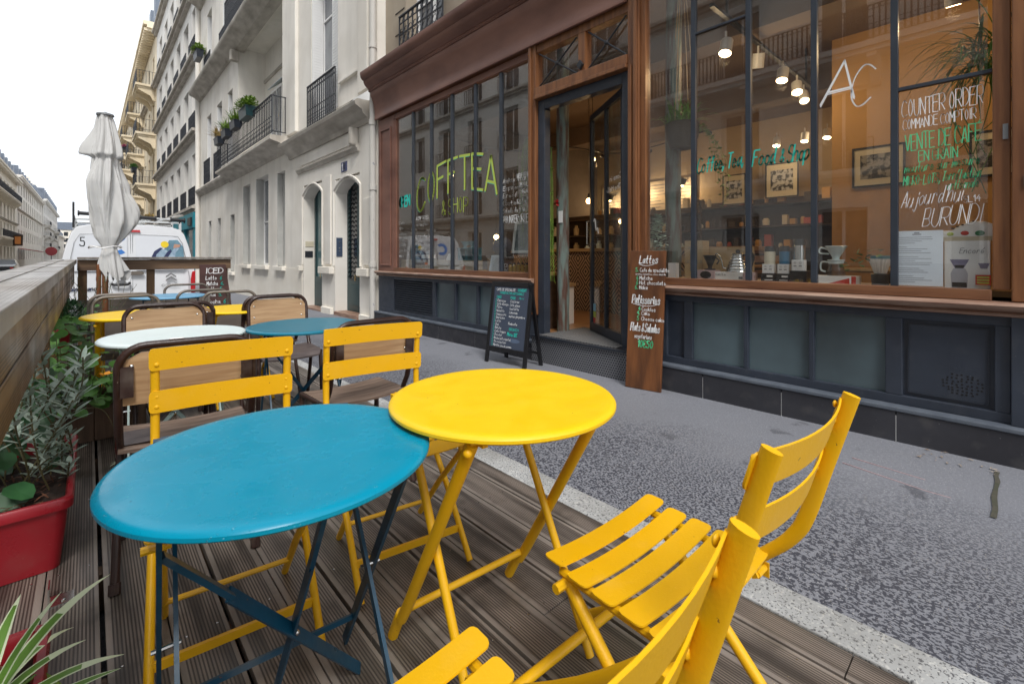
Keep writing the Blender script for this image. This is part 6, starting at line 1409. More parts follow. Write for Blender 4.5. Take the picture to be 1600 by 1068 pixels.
lv = [((.30, .28, .55), .34, 1.3), ((.42, -.05, .42), .26, 1.2), ((.36, -.12, .25), .24, .6), ((.15, .5, .8), .26, .9), ((.05, .25, 1), .24, .8), ((.25, .1, .9), .26, 1.2), ((-.2, .3, .8), .22, 1.0), ((.5, -.3, .3), .20, .9), ((-.1, -.3, .8), .22, 1.2), ((.2, -.4, .6), .25, 1.2), ((.35, .45, .5), .28, 1.4), ((0, .6, .5), .26, 1.2), ((.1, -.1, 1.0), .22, 1.6), ((.45, .1, .75), .22, 1.5)]
for d, L_, dr_ in lv:
    p0 = (R.uniform(-.02, .02), R.uniform(-.03, .03), .0); leafblade(b, p0, d, L_, .028, dr_, 12); leafblade(bc, (p0[0], p0[1], p0[2]+.0012), d, L_*.985, .019, dr_, 12)
b.build('leaves', M['leafpale'], sp7); bc.build('leaf_stripes', mat('fresh_green', (.12, .26, .03), .45, var=.3, nscale=10), sp7)
b = MB(); b.tube(smoothpath([(0, 0, 0), (.10, .06, .06), (.16, .02, -.02), (.20, -.06, -.16)]), .0035, 6); b.build('runner', M['leafy'], sp7, smooth=True)
sp8 = thing('plantlet', 'small pale spider plantlet dangling in front of the wooden planter', 'plant', (.115, 2.9, .10))
b = MB()
for k in range(9): a = k*.7; leafblade(b, (0, 0, 0), (cos(a), sin(a), .25), .05, .010, 1.0, 4)
b.build('leaves', M['leafpale'], sp8)
b = MB(); b.tube(smoothpath([(0, 0, 0), (-.02, .0, .14), (-.07, -.02, .27), (-.16, -.05, .30)]), .0015, 5); b.build('runner', M['stem'], sp8)
# metal corner plates where the rail posts meet the deck
for i, yy in enumerate((2.04, 1.52)):
    b = MB(); b.box(-.09, -.035, yy-.03, yy+.03, .0005, .004); b.box(-.094, -.09, yy-.03, yy+.03, .0005, .06)
    b.lathe([(.006, .004), (.006, .007), (.001, .008)], 8, (-.06, yy-.012, 0)); tag(b.build('angle_bracket', M['steel']), ('galvanised angle bracket on the deck beside the long red planter', 'galvanised angle bracket on the deck in front of the striped plant')[i], 'bracket')
# ------------------------------------------------------------------ things shown in the right shop window (shelf top z=.896)
ZS = .896
def one(name, m, b, label, cat, group=None, **kw): return tag(b.build(name, M[m] if isinstance(m, str) else m, **kw), label, cat, group)
def carton(label, y, x, sy, sx, h, m, z=ZS, name='carton', rz=0.):
    t = thing(name, label, 'box', (x, y, z), rz); b = MB(); b.box(-sx/2, sx/2, -sy/2, sy/2, 0, h); b.build('box_body', M[m] if isinstance(m, str) else m, t, bevel=.002)
    return t
def face(t, m, y0, y1, z0, z1, x, name='printed_label'):
    b = MB(); b.box(x-.0006, x, y0, y1, z0, z1); return b.build(name, M[m] if isinstance(m, str) else m, t)
M['pinkcard'] = mat('pink_card', (.45, .33, .33), .6); M['redcard'] = mat('red_print', (.60, .04, .02), .5); M['greyprint'] = mat('grey_print', (.18, .18, .19), .6)
carton('small white box at the left end of the right shop window', 2.01, 3.74, .07, .06, .13, 'white')
k1 = carton('tall kraft grinder box with a dark printed bean in the right shop window', 1.86, 3.86, .16, .12, .32, 'kraft'); face(k1, 'greyprint', -.01, .03, .06, .26, -.0605)
b = MB(); write(b, 'COFFEE', (-.0612, .07, .25), U_, V_, .018, thick=.15); write(b, 'GEAR CO', (-.0612, .07, .13), U_, V_, .022, thick=.15); b.build('box_lettering', M['greyprint'], k1)
k2 = carton('dark printed box carrying the black dripper', 1.70, 3.74, .14, .12, .075, 'pinkcard'); b = MB(); b.prism([(.045*cos(2*pi*k/20), .038+.03*sin(2*pi*k/20)) for k in range(20)], lambda u, v, d: (d, u, v), -.0612, -.0602); b.build('printed_label', M['black'], k2, fix=True)
carton('wide kraft box standing behind the kettle', 1.62, 3.98, .34, .08, .26, 'kraft')
b = MB(); b.lathe([(.042, 0), (.045, .008), (.014, .015), (.016, .03), (.052, .115), (.058, .118), (.054, .121), (.012, .035), (1e-4, .034)], 24, (3.75, 1.695, ZS+.076)); b.tube([(3.75, 1.645, 1.07), (3.75, 1.62, 1.05), (3.75, 1.64, 1.02)], .006, 6)
one('coffee_dripper', 'black', b, 'black cone coffee dripper on its printed box left of the kettle', 'coffee dripper', smooth=True)
wb_ = carton('flat white box under the steel kettle', 1.52, 3.80, .24, .20, .062, 'white'); face(wb_, 'greyprint', -.10, -.07, .012, .03, -.1005); b = MB(); write(b, 'Kalita', (-.1012, .11, .036), U_, V_, .016, thick=.15); b.build('box_lettering', M['greyprint'], wb_)
# gooseneck kettle
kt = thing('kettle', 'steel gooseneck kettle with ribbed body on a flat white box', 'kettle', (3.79, 1.49, ZS+.0625))
b = MB(); pr = [(1e-4, 0), (.088, .0), (.092, .006), (.088, .014)]
for i in range(5): r0 = .086-.0085*i; pr += [(r0, .020+.023*i), (r0+.001, .030+.023*i), (r0-.005, .040+.023*i)]
pr += [(.048, .142), (.040, .150), (1e-4, .152)]; b.lathe(pr, 32); b.build('body', M['steel'], kt, smooth=True)
b = MB(); b.tube(smoothpath([(0, .08, .03), (0, .115, .035), (0, .125, .08), (0, .14, .12), (0, .165, .145), (0, .18, .14)]), .0065, 8); b.build('spout', M['steel'], kt, smooth=True)
b = MB(); b.tube(smoothpath([(0, -.05, .135), (0, -.10, .15), (0, -.115, .11), (0, -.10, .05)]), .009, 8); b.lathe([(.016, .152), (.018, .168), (.012, .176), (1e-4, .178)], 14); b.build('handle', M['black'], kt, smooth=True)
carton('small pink printed box right of the kettle', 1.38, 3.74, .07, .10, .065, 'pinkcard')
def flask(y, m, label, base, h, r=.036, name='flask', capm='black', sleeve=True):
    t = thing(name, label, 'flask', (3.75, y, ZS+base))
    b = MB(); b.lathe([(1e-4, 0), (r, 0), (r, .004), (r, h*.78), (r*.98, h*.80), (1e-4, h*.80)], 24); b.build('body', M[m] if isinstance(m, str) else m, t, smooth=True)
    b = MB(); b.lathe([(1e-4, h*.801), (r*.94, h*.801), (r*.94, h*.97), (r*.86, h), (1e-4, h)], 24); b.build('lid', M[capm], t, smooth=True)
    if sleeve:
        b = MB(); b.box(-r*1.08, r*.6, -r*1.04, r*1.04, .0, h*.34); s_ = b.build('card_sleeve', M['white'], t)
        b = MB()
        for q in (-1, 1): b.tube([(-r*1.08-.001, q*r*.45+.006*cos(2*pi*k/10), h*.25+.006*sin(2*pi*k/10)) for k in range(10)], .001, 4, closed=True); b.box(-r*1.08-.001, -r*1.08-.0002, q*r*.45-.009, q*r*.45+.009, h*.13, h*.16)
        b.build('sleeve_print', M['greyprint'], s_)
    return t
for y, lab in ((1.245, 'black printed box under the cream travel flask'), (1.145, 'black printed box under the blue travel flask')):
    bx_ = carton(lab, y, 3.75, .092, .10, .062, 'black', name='carton'); b = MB(); b.box(-.0508, -.0502, -.035, .005, .035, .048); b.box(-.0508, -.0502, -.035, .02, .012, .017); b.build('box_print', M['white'], bx_)
carton('larger black box under the tall coffee press', 1.045, 3.76, .105, .12, .085, 'black')
flask(1.245, 'cream', 'cream travel flask with black lid in the right shop window', .0625, .20, .037)
flask(1.145, mat('deep_blue_flask', (.005, .13, .26), .3), 'blue travel flask beside the cream one', .0625, .20, .035)
flask(1.05, 'steel', 'tall steel and glass coffee press with black lid', .0855, .225, .037)
rb_ = carton('white and red flat box under the glass coffee server', .835, 3.78, .25, .16, .055, 'white'); b = MB(); b.prism([(-.09, .004), (.03, .004), (-.085, .042), (-.09, .042)], lambda u, v, d: (d, u, v), -.0812, -.0802); b.build('box_print', M['redcard'], rb_, fix=True); face(rb_, 'redcard', -.125, -.10, .0, .055, -.0803)
gs = thing('coffee_server', 'white cone dripper on a glass coffee server standing on the white and red box', 'coffee maker', (3.77, .835, ZS+.056))
b = MB(); b.lathe([(1e-4, .0), (.052, .0), (.056, .01), (.044, .065), (.042, .08), (.039, .08), (.041, .065), (.052, .012), (1e-4, .006)], 28); b.build('glass_body', M['clearglass'], gs, smooth=True)
b = MB(); b.lathe([(.044, .081), (.046, .083), (.046, .098), (.040, .1)], 24); b.tube(smoothpath([(0, .045, .092), (0, .085, .09), (0, .088, .04), (0, .06, .025)]), .006, 8); b.build('collar_handle', M['porcelain'], gs, smooth=True)
b = MB(); b.lathe([(1e-4, .101), (.050, .101), (.050, .108), (.020, .112), (.022, .125), (.062, .196), (.066, .199), (.062, .202), (.018, .13), (1e-4, .128)], 28); b.tube(smoothpath([(0, .045, .178), (0, .09, .19), (0, .095, .155), (0, .04, .148)]), .0055, 8); b.build('dripper', M['porcelain'], gs, smooth=True)
# potted ivy in a paper filter cup
pv = thing('ivy_pot', 'trailing ivy in a teal pot wrapped in a white fluted filter', 'potted plant', (3.80, .60, ZS))
b = MB(); b.lathe([(1e-4, 0), (.045, 0), (.05, .07), (.04, .075), (1e-4, .075)], 20); b.build('stand', M['black'], pv, smooth=True)
b = MB(); b.grid(lambda u, v: ((.030+.03*u)*(1+.07*cos(2*pi*v*18))*cos(2*pi*v), (.030+.03*u)*(1+.07*cos(2*pi*v*18))*sin(2*pi*v), .076+.095*u), 4, 72, closed=True); b.build('fluted_filter', M['white'], pv, smooth='full')
b = MB(); b.lathe([(.05, .160), (.054, .19), (.048, .192), (1e-4, .180)], 20); b.build('pot', M['tealplastic'], pv, smooth=True)
b = MB(); R = random.Random(31); [leafblade(b, (-.02+R.uniform(-.03, .03), .03+.13*k/22+R.uniform(-.03, .03)-.02, .20+.035*sin(k*.5)-.06*(k/22)**2), (R.uniform(-1, .2), R.uniform(-1, 1), R.uniform(-.4, .8)), .04, .03, .5, 3) for k in range(40)]; b.build('leaves', M['leaf'], pv)
# menu sheet taped to the glass
ms = thing('paper_menu', 'printed paper sheet standing against the inside of the right shop window', 'paper', (3.617, .40, .91))
b = MB(); b.box(-.0006, .0006, -.115, .115, 0, .325); sh = b.build('sheet', M['paper'], ms)
b = MB(); R = random.Random(6)
for i in range(24):
    z = .285-i*.0115
    if i in (4, 9, 15, 19): continue
    L_ = R.uniform(.05, .19); y1 = .095; b.box(-.0012, -.0007, y1-L_, y1, z, z+.0028)
b.box(-.0012, -.0007, -.02, .02, .300, .306); b.box(-.0012, -.0007, -.012, .012, .308, .316); b.build('print', mat('pale_print', (.30, .33, .38), .7), sh)
gb = carton('white grinder carton marked Encore with a sneaker on top, right end of the shop window', .19, 3.72, .185, .15, .275, 'white', name='grinder_carton')
b = MB(); fit(b, 'Encoré', (-.0758, .03, .205), U_, V_, .10, .03, thick=.08, slant=.7, jit=.1); b.build('box_lettering', M['greyprint'], gb)
b = MB(); b.prism([(.07, .17), (-.01, .17), (.012, .12), (.048, .12)], lambda u, v, d: (d, u, v), -.0762, -.0752); b.prism([(-.045, .15), (-.09, .15), (-.08, .12), (-.055, .12)], lambda u, v, d: (d, u, v), -.0762, -.0752); b.build('printed_hopper', mat('grey_violet_print', (.24, .22, .33), .5), gb, fix=True)
b = MB(); b.prism([(.05, .138), (.008, .138), (.014, .121), (.046, .121)], lambda u, v, d: (d, u, v), -.0768, -.0763); b.box(-.0766, -.0755, 0.0, .06, .012, .040); b.build('printed_coffee', M['black'], gb, fix=True)
b = MB(); b.prism([(.055, .119), (.006, .119), (-.005, .09), (-.002, .005), (.062, .005), (.066, .09)], lambda u, v, d: (d, u, v), -.0754, -.0751); b.build('printed_grinder', mat('pale_grey_print', (.5, .5, .55), .5), gb, fix=True)
cl = thing('coffee_label', 'small red and yellow label leaning on the grinder carton', 'label', (3.635, .125, ZS+.03)); b = MB(); b.box(-.003, .003, -.03, .03, 0, .055); b.build('card', M['redcard'], cl)
b = MB(); [b.box(-.0038, -.0031, -.024, .024, .008+.015*i, .016+.015*i) for i in range(3)]; b.build('print', M['chalkyellow'], cl)
# painted white sneaker
sk = thing('sneaker', 'white low sneaker painted with small red, yellow and green figures, on the grinder carton', 'shoe', (3.72, .20, ZS+.276))
def shoe(u, v):
    y = .13-.27*u; th = v*pi; w_ = .040*(sin(pi*min(1, .12+u*.85))**.45); h = .040+.050*max(0, sin(pi*max(0, (u-.28)/.75)))**.8-(.012 if u > .9 else 0)
    return (-w_*cos(th), y, .022+h*sin(th)**.8*(1 if u > 0 else 0))
b = MB(); b.grid(shoe, 30, 16); b.build('upper', M['white'], sk, smooth=True)
b = MB(); P = [(-.044*(sin(pi*min(1, .12+u*.85))**.45), .135-.28*u) for u in [i/16 for i in range(17)]]; b.prism(P+[(-x, y) for x, y in reversed(P)], lambda u, v, d: (u, v, d), 0, .024); b.build('sole', M['cream'], sk, fix=True)
b = MB(); [b.bar((-.030, .055-.022*k, .074+.009*k), (.030, .045-.022*k, .074+.009*k), .007, .007) for k in range(5)]; b.build('laces', M['black'], sk)
for nm, mm, yc, zc, r in (('painted_yellow_figure', 'chalkyellow', .06, .040, .015), ('painted_red_figure', 'redcard', .0, .043, .019), ('painted_green_figure', 'chalkgreen', -.06, .042, .020)):
    b = MB(); b.ball((-.036, yc, zc), r, 8, (.4, 1, .75)); b.build(nm, M[mm] if mm != 'chalkgreen' else mat('deep_green_print', (.01, .20, .06), .5), sk, smooth=True)
# ------------------------------------------------------------------ left window display
def at_l(*a): pass
for i, (y0, y1, lab) in enumerate(((6.0, 6.62, 'pale wooden crate at the far end of the left shop window'), (5.32, 5.97, 'pale wooden crate second in the left shop window'), (4.78, 5.29, 'pale wooden crate under the blue drippers'))):
    t = thing('display_crate', lab, 'crate', (3.76, (y0+y1)/2, ZS), 0, 'pale crates in the left shop window'); b = MB()
    hw = (y1-y0)/2
    for z0 in (.0, .068): b.box(-.09, .09, -hw+.002, hw-.002, z0, z0+.064)
    b.build('planks', M['crate'], t, bevel=.002)
for i in range(3):
    t = thing('bottle', ('white-labelled dark bottle on the far crate, left of three', 'white-labelled dark bottle on the far crate, middle of three', 'white-labelled dark bottle on the far crate, right of three')[i], 'bottle', (3.76, 6.10-.12*i if i < 2 else 5.84, ZS+.133), 0, 'dark bottles in the left window')
    b = MB(); b.lathe([(1e-4, 0), (.036, 0), (.036, .09), (.014, .125), (.013, .165), (1e-4, .165)], 16); b.build('glass_body', M['black'], t, smooth=True); b = MB(); b.lathe([(.0368, .02), (.0368, .075)], 16); b.v = b.v; b.f = b.f[:16]; b.build('label', M['white'], t, smooth=True)
b = MB(); b.box(3.74, 3.80, 6.2, 6.42, ZS+.133, ZS+.36); one('dark_box', 'slatedk', b, 'dark box standing behind the bottles in the left window', 'box')
b = MB(); b.hexa([(3.70, 5.30, ZS+.133), (3.76, 5.30, ZS+.133), (3.76, 5.42, ZS+.133), (3.70, 5.42, ZS+.133), (3.72, 5.34, ZS+.22), (3.74, 5.34, ZS+.22), (3.74, 5.38, ZS+.22), (3.72, 5.38, ZS+.22)]); one('small_tent_card', 'white', b, 'small white tent card left of the blue drippers', 'card')
tb_ = thing('teal_box', 'open teal box holding two pale blue drippers', 'box', (3.78, 4.97, ZS+.133)); b = MB(); b.box(-.07, .07, -.17, .17, 0, .012); b.box(-.07, .07, -.17, -.15, .013, .15); b.box(-.07, .07, .15, .17, .013, .15); b.box(-.07, .07, -.01, .01, .013, .149); b.box(-.075, .075, -.18, .18, .151, .165); b.box(.055, .07, -.149, .149, .013, .15); b.build('box_body', M['tealplastic'], tb_)
for q, lab in ((.075, 'pale blue cone dripper at the left on the teal box'), (-.085, 'pale blue cone dripper at the right on the teal box')):
    t = thing('coffee_dripper', lab, 'coffee dripper', (3.76, 4.97+q, ZS+.299), 0, 'pale blue drippers'); b = MB(); b.lathe([(1e-4, 0), (.036, 0), (.036, .006), (.016, .01), (.058, .085), (.062, .088), (.056, .088), (.012, .02), (1e-4, .02)], 24); b.tube(smoothpath([(0, -.04, .07), (0, -.08, .075), (0, -.08, .045), (0, -.035, .04)]), .005, 6); b.build('cone', mat('pale_blue_porcelain', (.42, .62, .72), .25), t, smooth=True)
bk_ = thing('rattan_basket', 'low rattan basket under the patterned cushion in the left window', 'basket', (3.86, 4.40, ZS)); b = MB()
for k in range(9): b.tube([(.13*cos(a)*1.0, .24*sin(a), .01+.018*k) for a in [2*pi*j/28 for j in range(28)]], .0095, 6, closed=True)
b.build('weave', mat('rattan', (.45, .25, .08), .6, var=.3, nscale=30), bk_, smooth=True)
cu = thing('patterned_cushion', 'grey cushion with dark blue swirls behind the glass of the left window', 'cushion', (3.88, 4.42, ZS+.19)); b = MB(); b.ball((0, 0, .12), .12, 12, (.55, 1.5, 1)); b.build('cushion_body', mat('grey_violet_cloth', (.16, .13, .15), .8), cu, smooth=True)
b = MB(); R = random.Random(9)
for k in range(7):
    c_ = (-.068, R.uniform(-.12, .12), .12+R.uniform(-.05, .05)); b.tube(smoothpath([(c_[0], c_[1]+.03*cos(j)*(1-j*.1), c_[2]+.03*sin(j)*(1-j*.1)) for j in range(6)], 3), .005, 5)
b.build('swirl_print', mat('navy_print', (.01, .02, .12), .7), cu)
b = MB(); b.hexa([(3.655, 4.22, ZS), (3.665, 4.22, ZS), (3.665, 4.42, ZS), (3.655, 4.42, ZS), (3.70, 4.22, ZS+.20), (3.71, 4.22, ZS+.20), (3.71, 4.42, ZS+.20), (3.70, 4.42, ZS+.20)]); one('paper_card', 'paper', b, 'pale blue-white card leaning in the left window right of the basket', 'paper')
b = MB(); b.box(3.66, 3.80, 3.66, 4.14, 1.10, 1.12); b.box(3.66, 3.80, 3.66, 3.68, ZS, 1.099); b.box(3.66, 3.80, 4.12, 4.14, ZS, 1.099); one('small_shelf', 'darkwood', b, 'small dark riser shelf at the right end of the left window', 'shelf')
for k in range(6):
    t = thing('small_jar', 'small amber jar with dark lid under the riser shelf, number from left'.replace(', number from left', ', ')+('farthest left', 'second from left', 'third from left', 'third from right', 'second from right', 'farthest right')[k], 'jar', (3.70, 4.07-.07*k, ZS), 0, 'amber jars under the riser shelf'); b = MB(); b.lathe([(1e-4, 0), (.022, 0), (.022, .07), (.012, .09), (1e-4, .09)], 12); b.build('glass_body', mat('amber_glass', (.45, .28, .05), .15), t, smooth=True); b = MB(); b.lathe([(1e-4, .0905), (.014, .0905), (.014, .115), (1e-4, .115)], 12); b.build('lid', M['black'], t, smooth=True)
fp = thing('framed_print', 'white framed botanical print leaning on the riser shelf of the left window', 'picture', (3.70, 3.88, 1.121)); b = MB()
def lean(b, y0, y1, z0, z1, x0, x1, k=.16): b.hexa([(x0+k*z0, y0, z0), (x1+k*z0, y0, z0), (x1+k*z0, y1, z0), (x0+k*z0, y1, z0), (x0+k*z1, y0, z1), (x1+k*z1, y0, z1), (x1+k*z1, y1, z1), (x0+k*z1, y1, z1)])
for q in ((-.16, .16, 0, .03), (-.16, .16, .34, .37), (-.16, -.13, .0301, .3399), (.13, .16, .0301, .3399)): lean(b, *q, -.012, .008)
b.build('frame', M['white'], fp); b = MB(); lean(b, -.13, .13, .03, .34, 0, .004); b.build('picture_sheet', mat('grey_green_print', (.22, .27, .27), .6, col2=(.07, .09, .10), nscale=16), fp)
# ------------------------------------------------------------------ hanging and climbing plants
R = random.Random(17)
hb = thing('hanging_basket', 'hanging basket of grassy leaves on ropes behind the left edge of the right shop window', 'hanging plant', (3.93, 2.03, 2.05)); b = MB(); b.lathe([(1e-4, 0), (.10, .0), (.14, .10), (.15, .22), (.13, .22), (1e-4, .18)], 20); b.build('basket', mat('dark_wicker', (.05, .035, .025), .8, bump=.8, bscale=60), hb, smooth=True)
b = MB(); [b.tube([(.13*cos(a), .13*sin(a), .2), (0.02*cos(a), .02*sin(a), 1.55)], .004, 5) for a in (0, 1.57, 3.14, 4.71)]; b.build('ropes', M['kraft'], hb)
b = MB(); grassy(b, (0, 0, .2), .2, .30, 90, R, .016, 1.8); b.build('leaves', mat('basket_green_leaf', (.16, .34, .06), .5, var=.3), hb)
b = MB()
for k in range(5):
    P = smoothpath([(.05, -.10, .2), (0, -.22-.03*k, .15-.05*k), (-.02, -.26-.04*k, .0-.09*k), (0, -.28-.02*k, -.15-.10*k)], 4); b.tube(P, .0015, 4); [leafblade(b, p, (R.uniform(-1, 1), R.uniform(-1, 1), R.uniform(-.5, .6)), .035, .022, .4, 3) for p in P for _ in (0, 1)]
b.build('trailing_stems', M['leafy'], hb)
gh = thing('grey_hanging_plant', 'frilly grey-green plant hanging just inside the right window beside the door', 'hanging plant', (3.80, 2.20, 1.10)); b = MB()
for k in range(320): z = R.random()*.36; rr = .085*sin(pi*min(1, .15+z/.42)); a = R.uniform(0, 6.28); leafblade(b, (rr*cos(a)*R.random(), rr*sin(a)*R.random(), z), (cos(a), sin(a), R.uniform(-.3, .8)), .045, .03, .6, 3)
b.build('leaves', mat('frilly_pale_leaf', (.50, .62, .52), .6, var=.35, nscale=20), gh)
rh = thing('rhipsalis', 'large stringy green hanging plant on a chain at the right end of the shop window', 'hanging plant', (4.0, .13, 2.26)); b = MB(); b.tube([(0, .02, .1), (0, .04, 1.4)], .005, 5); b.tube([(0, -.06, .1), (0, -.05, 1.4)], .005, 5); b.build('chain', M['steel'], rh)
b = MB()
for k in range(170): a = R.uniform(0, 6.28); e = R.uniform(-.2, 1.3); leafblade(b, (R.uniform(-.04, .04), R.uniform(-.08, .08), R.uniform(-.1, .12)), (cos(a)*cos(e)*.7, sin(a)*cos(e), sin(e)), R.uniform(.22, .52), .009, R.uniform(1.6, 3.4), 9)
for k in range(9): P = smoothpath([(R.uniform(-.05, .05), R.uniform(-.1, .15), 0), (R.uniform(-.06, .06), R.uniform(-.12, .25), -.25), (R.uniform(-.06, .06), R.uniform(-.12, .22), -.45-R.random()*.35)], 4); b.tube(P, .0025, 4)
b.build('leaves', mat('lit_green_leaf', (.10, .24, .04), .5, var=.3), rh)
lp = thing('trailing_window_plant', 'pale stringy plant hanging down the right edge of the left shop window', 'hanging plant', (3.74, 3.80, 2.45)); b = MB()
for k in range(34):
    y0 = R.uniform(-.12, .14); P = smoothpath([(0, y0*.3, 0), (R.uniform(-.04, .04), y0, -.2), (R.uniform(-.05, .05), y0*1.2, -.7), (R.uniform(-.05, .05), y0*1.1, -.9-R.random()*.6)], 4); b.tube(P, .0022, 4); [leafblade(b, p, (R.uniform(-1, 1), R.uniform(-1, 1), R.uniform(-1, .2)), .05, .010, .5, 3) for p in P[::2]]
b.build('leaves', M['leafy'], lp)
dpnt = thing('door_vine', 'dry trailing vine hanging just inside the left side of the shop door', 'hanging plant', (3.80, 3.53, 2.2)); b = MB()
for k in range(26): y0 = R.uniform(-.05, .07); P = smoothpath([(0, y0, .1), (R.uniform(-.05, .05), y0, -.4), (R.uniform(-.05, .05), y0, -1.0-R.random()*.4)], 4); b.tube(P, .0025, 4); [leafblade(b, p, (R.uniform(-1, 1), R.uniform(-1, 1), R.uniform(-1, .2)), .05, .012, .5, 3) for p in P[::2]]
b.build('leaves', M['leafy'], dpnt)
# ------------------------------------------------------------------ columns, counter, shelves, tables
for (x, y, lab) in ((3.90, 3.42, 'rough flaking column standing just inside the shop door'), (3.98, 2.14, 'rough flaking column behind the left pane of the right shop window')):
    t = thing('column', lab, 'column', (x, y, .252)); b = MB(); ph_ = x*9
    b.grid(lambda u, v: ((.068+.004*sin(v*19+u*7+ph_)+.003*sin(v*44-u*31))*cos(2*pi*v), (.068+.004*sin(v*19+u*7+ph_)+.003*sin(v*44-u*31))*sin(2*pi*v), u*3.385), 60, 32, closed=True); b.build('shaft', M['column'], t, smooth='full')
    if y > 3:
        b = MB(); b.box(-.072, -.069, -.06, 0.0, 1.20, 1.33); b.build('card', M['white'], t)
        b = MB(); [leafblade(b, (-.075, .02, 1.42), (-.3, cos(k), sin(k)), .05, .035, .2, 3) for k in range(8)]; b.build('red_flower', mat('red_petal', (.42, .015, .015), .6), t)
ct = thing('counter', 'coffee bar counter faced with black and tan diamond tiles', 'counter', (5.9, 4.2, .2505)); b = MB(); b.box(-.3, .3, -2.1, 2.3, 0, .90); b.build('tiled_front', M['diamond'], ct); b = MB(); b.box(-.36, .36, -2.16, 2.36, .901, .95); b.build('worktop', M['oak'], ct, bevel=.004)
sh_ = thing('side_counter', 'white-fronted side counter with oak top just behind the doorway column', 'counter', (4.35, 3.95, .2505)); b = MB(); b.box(-.18, .10, -.23, .45, 0, .46); b.build('cabinet', M['white'], sh_); b = MB(); b.box(-.20, .12, -.25, .47, .461, .50); b.build('worktop', M['oak'], sh_)
bs_ = thing('back_shelving', 'dark shelving with cups and packets along the back wall of the shop', 'shelving', (9.1, 4.3, .2505)); b = MB()
for z in (.5, .95, 1.35, 1.75): b.box(-.2, .27, -2.7, 2.6, z, z+.035)
for y in (-2.7, -1.4, 0, 1.3, 2.57): b.box(-.19, .265, y, y+.035, 0, .499)
b.box(.24, .275, -2.72, 2.62, .0, 1.9); b.build('shelves', M['darkwood'], bs_)
R = random.Random(44); cols = [mat('packet_red', (.5, .10, .06), .5), mat('packet_white', (.75, .70, .6), .5), mat('packet_ochre', (.6, .35, .1), .5), mat('packet_dark', (.08, .06, .05), .5)]
n_i = 0
ORD = ['first', 'second', 'third', 'fourth', 'fifth', 'sixth', 'seventh', 'eighth', 'ninth', 'tenth', 'eleventh', 'twelfth', 'thirteenth', 'fourteenth', 'fifteenth', 'sixteenth', 'seventeenth', 'eighteenth', 'nineteenth', 'twentieth']+['twenty-'+q for q in ('first', 'second', 'third', 'fourth', 'fifth', 'sixth', 'seventh', 'eighth', 'ninth')]+['thirtieth']+['thirty-'+q for q in ('first', 'second', 'third', 'fourth', 'fifth', 'sixth', 'seventh', 'eighth', 'ninth')]+['fortieth']*9
for z in (.985, 1.385, 1.785):
    y = 2.4; kk = -1
    while y > -2.6:
        w_ = R.uniform(.07, .14); h = R.uniform(.10, .24)
        if R.random() < .72:
            kk += 1; b = MB(); bx = R.random() < .5; ci = R.randrange(4); cn = ('red', 'off-white', 'ochre', 'dark')[ci]; kd = 'box' if bx else 'jar'
            if bx: b.box(8.98, 9.10, 4.3+y, 4.3+y+w_*.85, .2505+z, .2505+z+h)
            else: b.lathe([(1e-4, 0), (w_*.4, 0), (w_*.45, h*.6), (w_*.3, h*.7), (w_*.3, h*.8), (1e-4, h*.8)], 10, (9.03, 4.3+y+w_/2, .2505+z))
            o = b.build('shop_packet', cols[ci]); tag(o, '%s %s on the %s back shelf of the shop, %s from the left end' % (cn, kd, {.985: 'lowest', 1.385: 'middle', 1.785: 'top'}[z], ORD[kk]), 'packet', 'packets on the back shelving')
        y -= w_+R.uniform(.01, .05)
def picture(name, lab, x, y, z, w_, h, m=(.3, .28, .25), m2=(.03, .03, .03), fr='black', ns=6):
    t = thing(name, lab, 'picture', (x, y, z)); b = MB(); f = .02
    for q in ((-w_/2, w_/2, 0, f), (-w_/2, w_/2, h-f, h), (-w_/2, -w_/2+f, f, h-f), (w_/2-f, w_/2, f, h-f)): b.box(-.02, 0, *q)
    b.build('frame', M[fr], t); b = MB(); b.box(-.008, -.002, -w_/2+f, w_/2-f, f, h-f); b.build('mount', M['cream'], t)
    b = MB(); b.box(-.010, -.0085, -w_*.34, w_*.34, h*.2, h*.8); b.build('print', mat('dark_print_'+name+str(int(y*10)), m, .7, col2=m2, nscale=14, thr=(.45, .55)), t); return t
picture('wall_picture', 'framed dark print on the ochre wall seen through the right shop window', 6.468, 1.04, 1.86, .47, .45)
picture('wall_picture', 'smaller framed print at the right end of the ochre wall', 6.468, .15, 1.86, .34, .45)
picture('photo_frame', 'black framed photo on the back shelf, left of two', 8.86, 3.55, 2.04, .42, .56, (.5, .5, .5)); picture('photo_frame', 'black framed photo on the back shelf, right of two', 8.86, 2.75, 2.10, .52, .60, (.5, .5, .5))
mb_ = thing('menu_panel', 'long pale menu panel with dark writing on the back wall seen through the door', 'menu board', (9.36, 5.7, 1.75)); b = MB(); b.box(-.03, 0, -1.2, 1.2, 0, 1.0); b.build('panel', mat('pale_panel', (.55, .45, .32), .7), mb_)
b = MB()
for c_ in range(4):
    for i in range(12): y1 = 1.1-c_*.6; b.box(-.034, -.031, y1-R.uniform(.2, .45), y1, .9-i*.07, .918-i*.07)
b.build('writing', M['greyprint'], mb_)
for i, (x, y, lab) in enumerate(((4.9, .7, 'round oak cafe table behind the right shop window'), (5.7, 2.3, 'round oak cafe table in the middle of the shop'))):
    t = thing('cafe_table', lab, 'table', (x, y, .2505)); b = MB(); b.lathe([(1e-4, .70), (.34, .70), (.35, .715), (.34, .73), (1e-4, .73)], 32); b.build('tabletop', M['oak'], t, smooth=True); b = MB(); b.lathe([(.2, .001), (.2, .02), (.03, .04), (.03, .699), (.06, .6995)], 16); b.build('pedestal', M['black'], t, smooth=True)
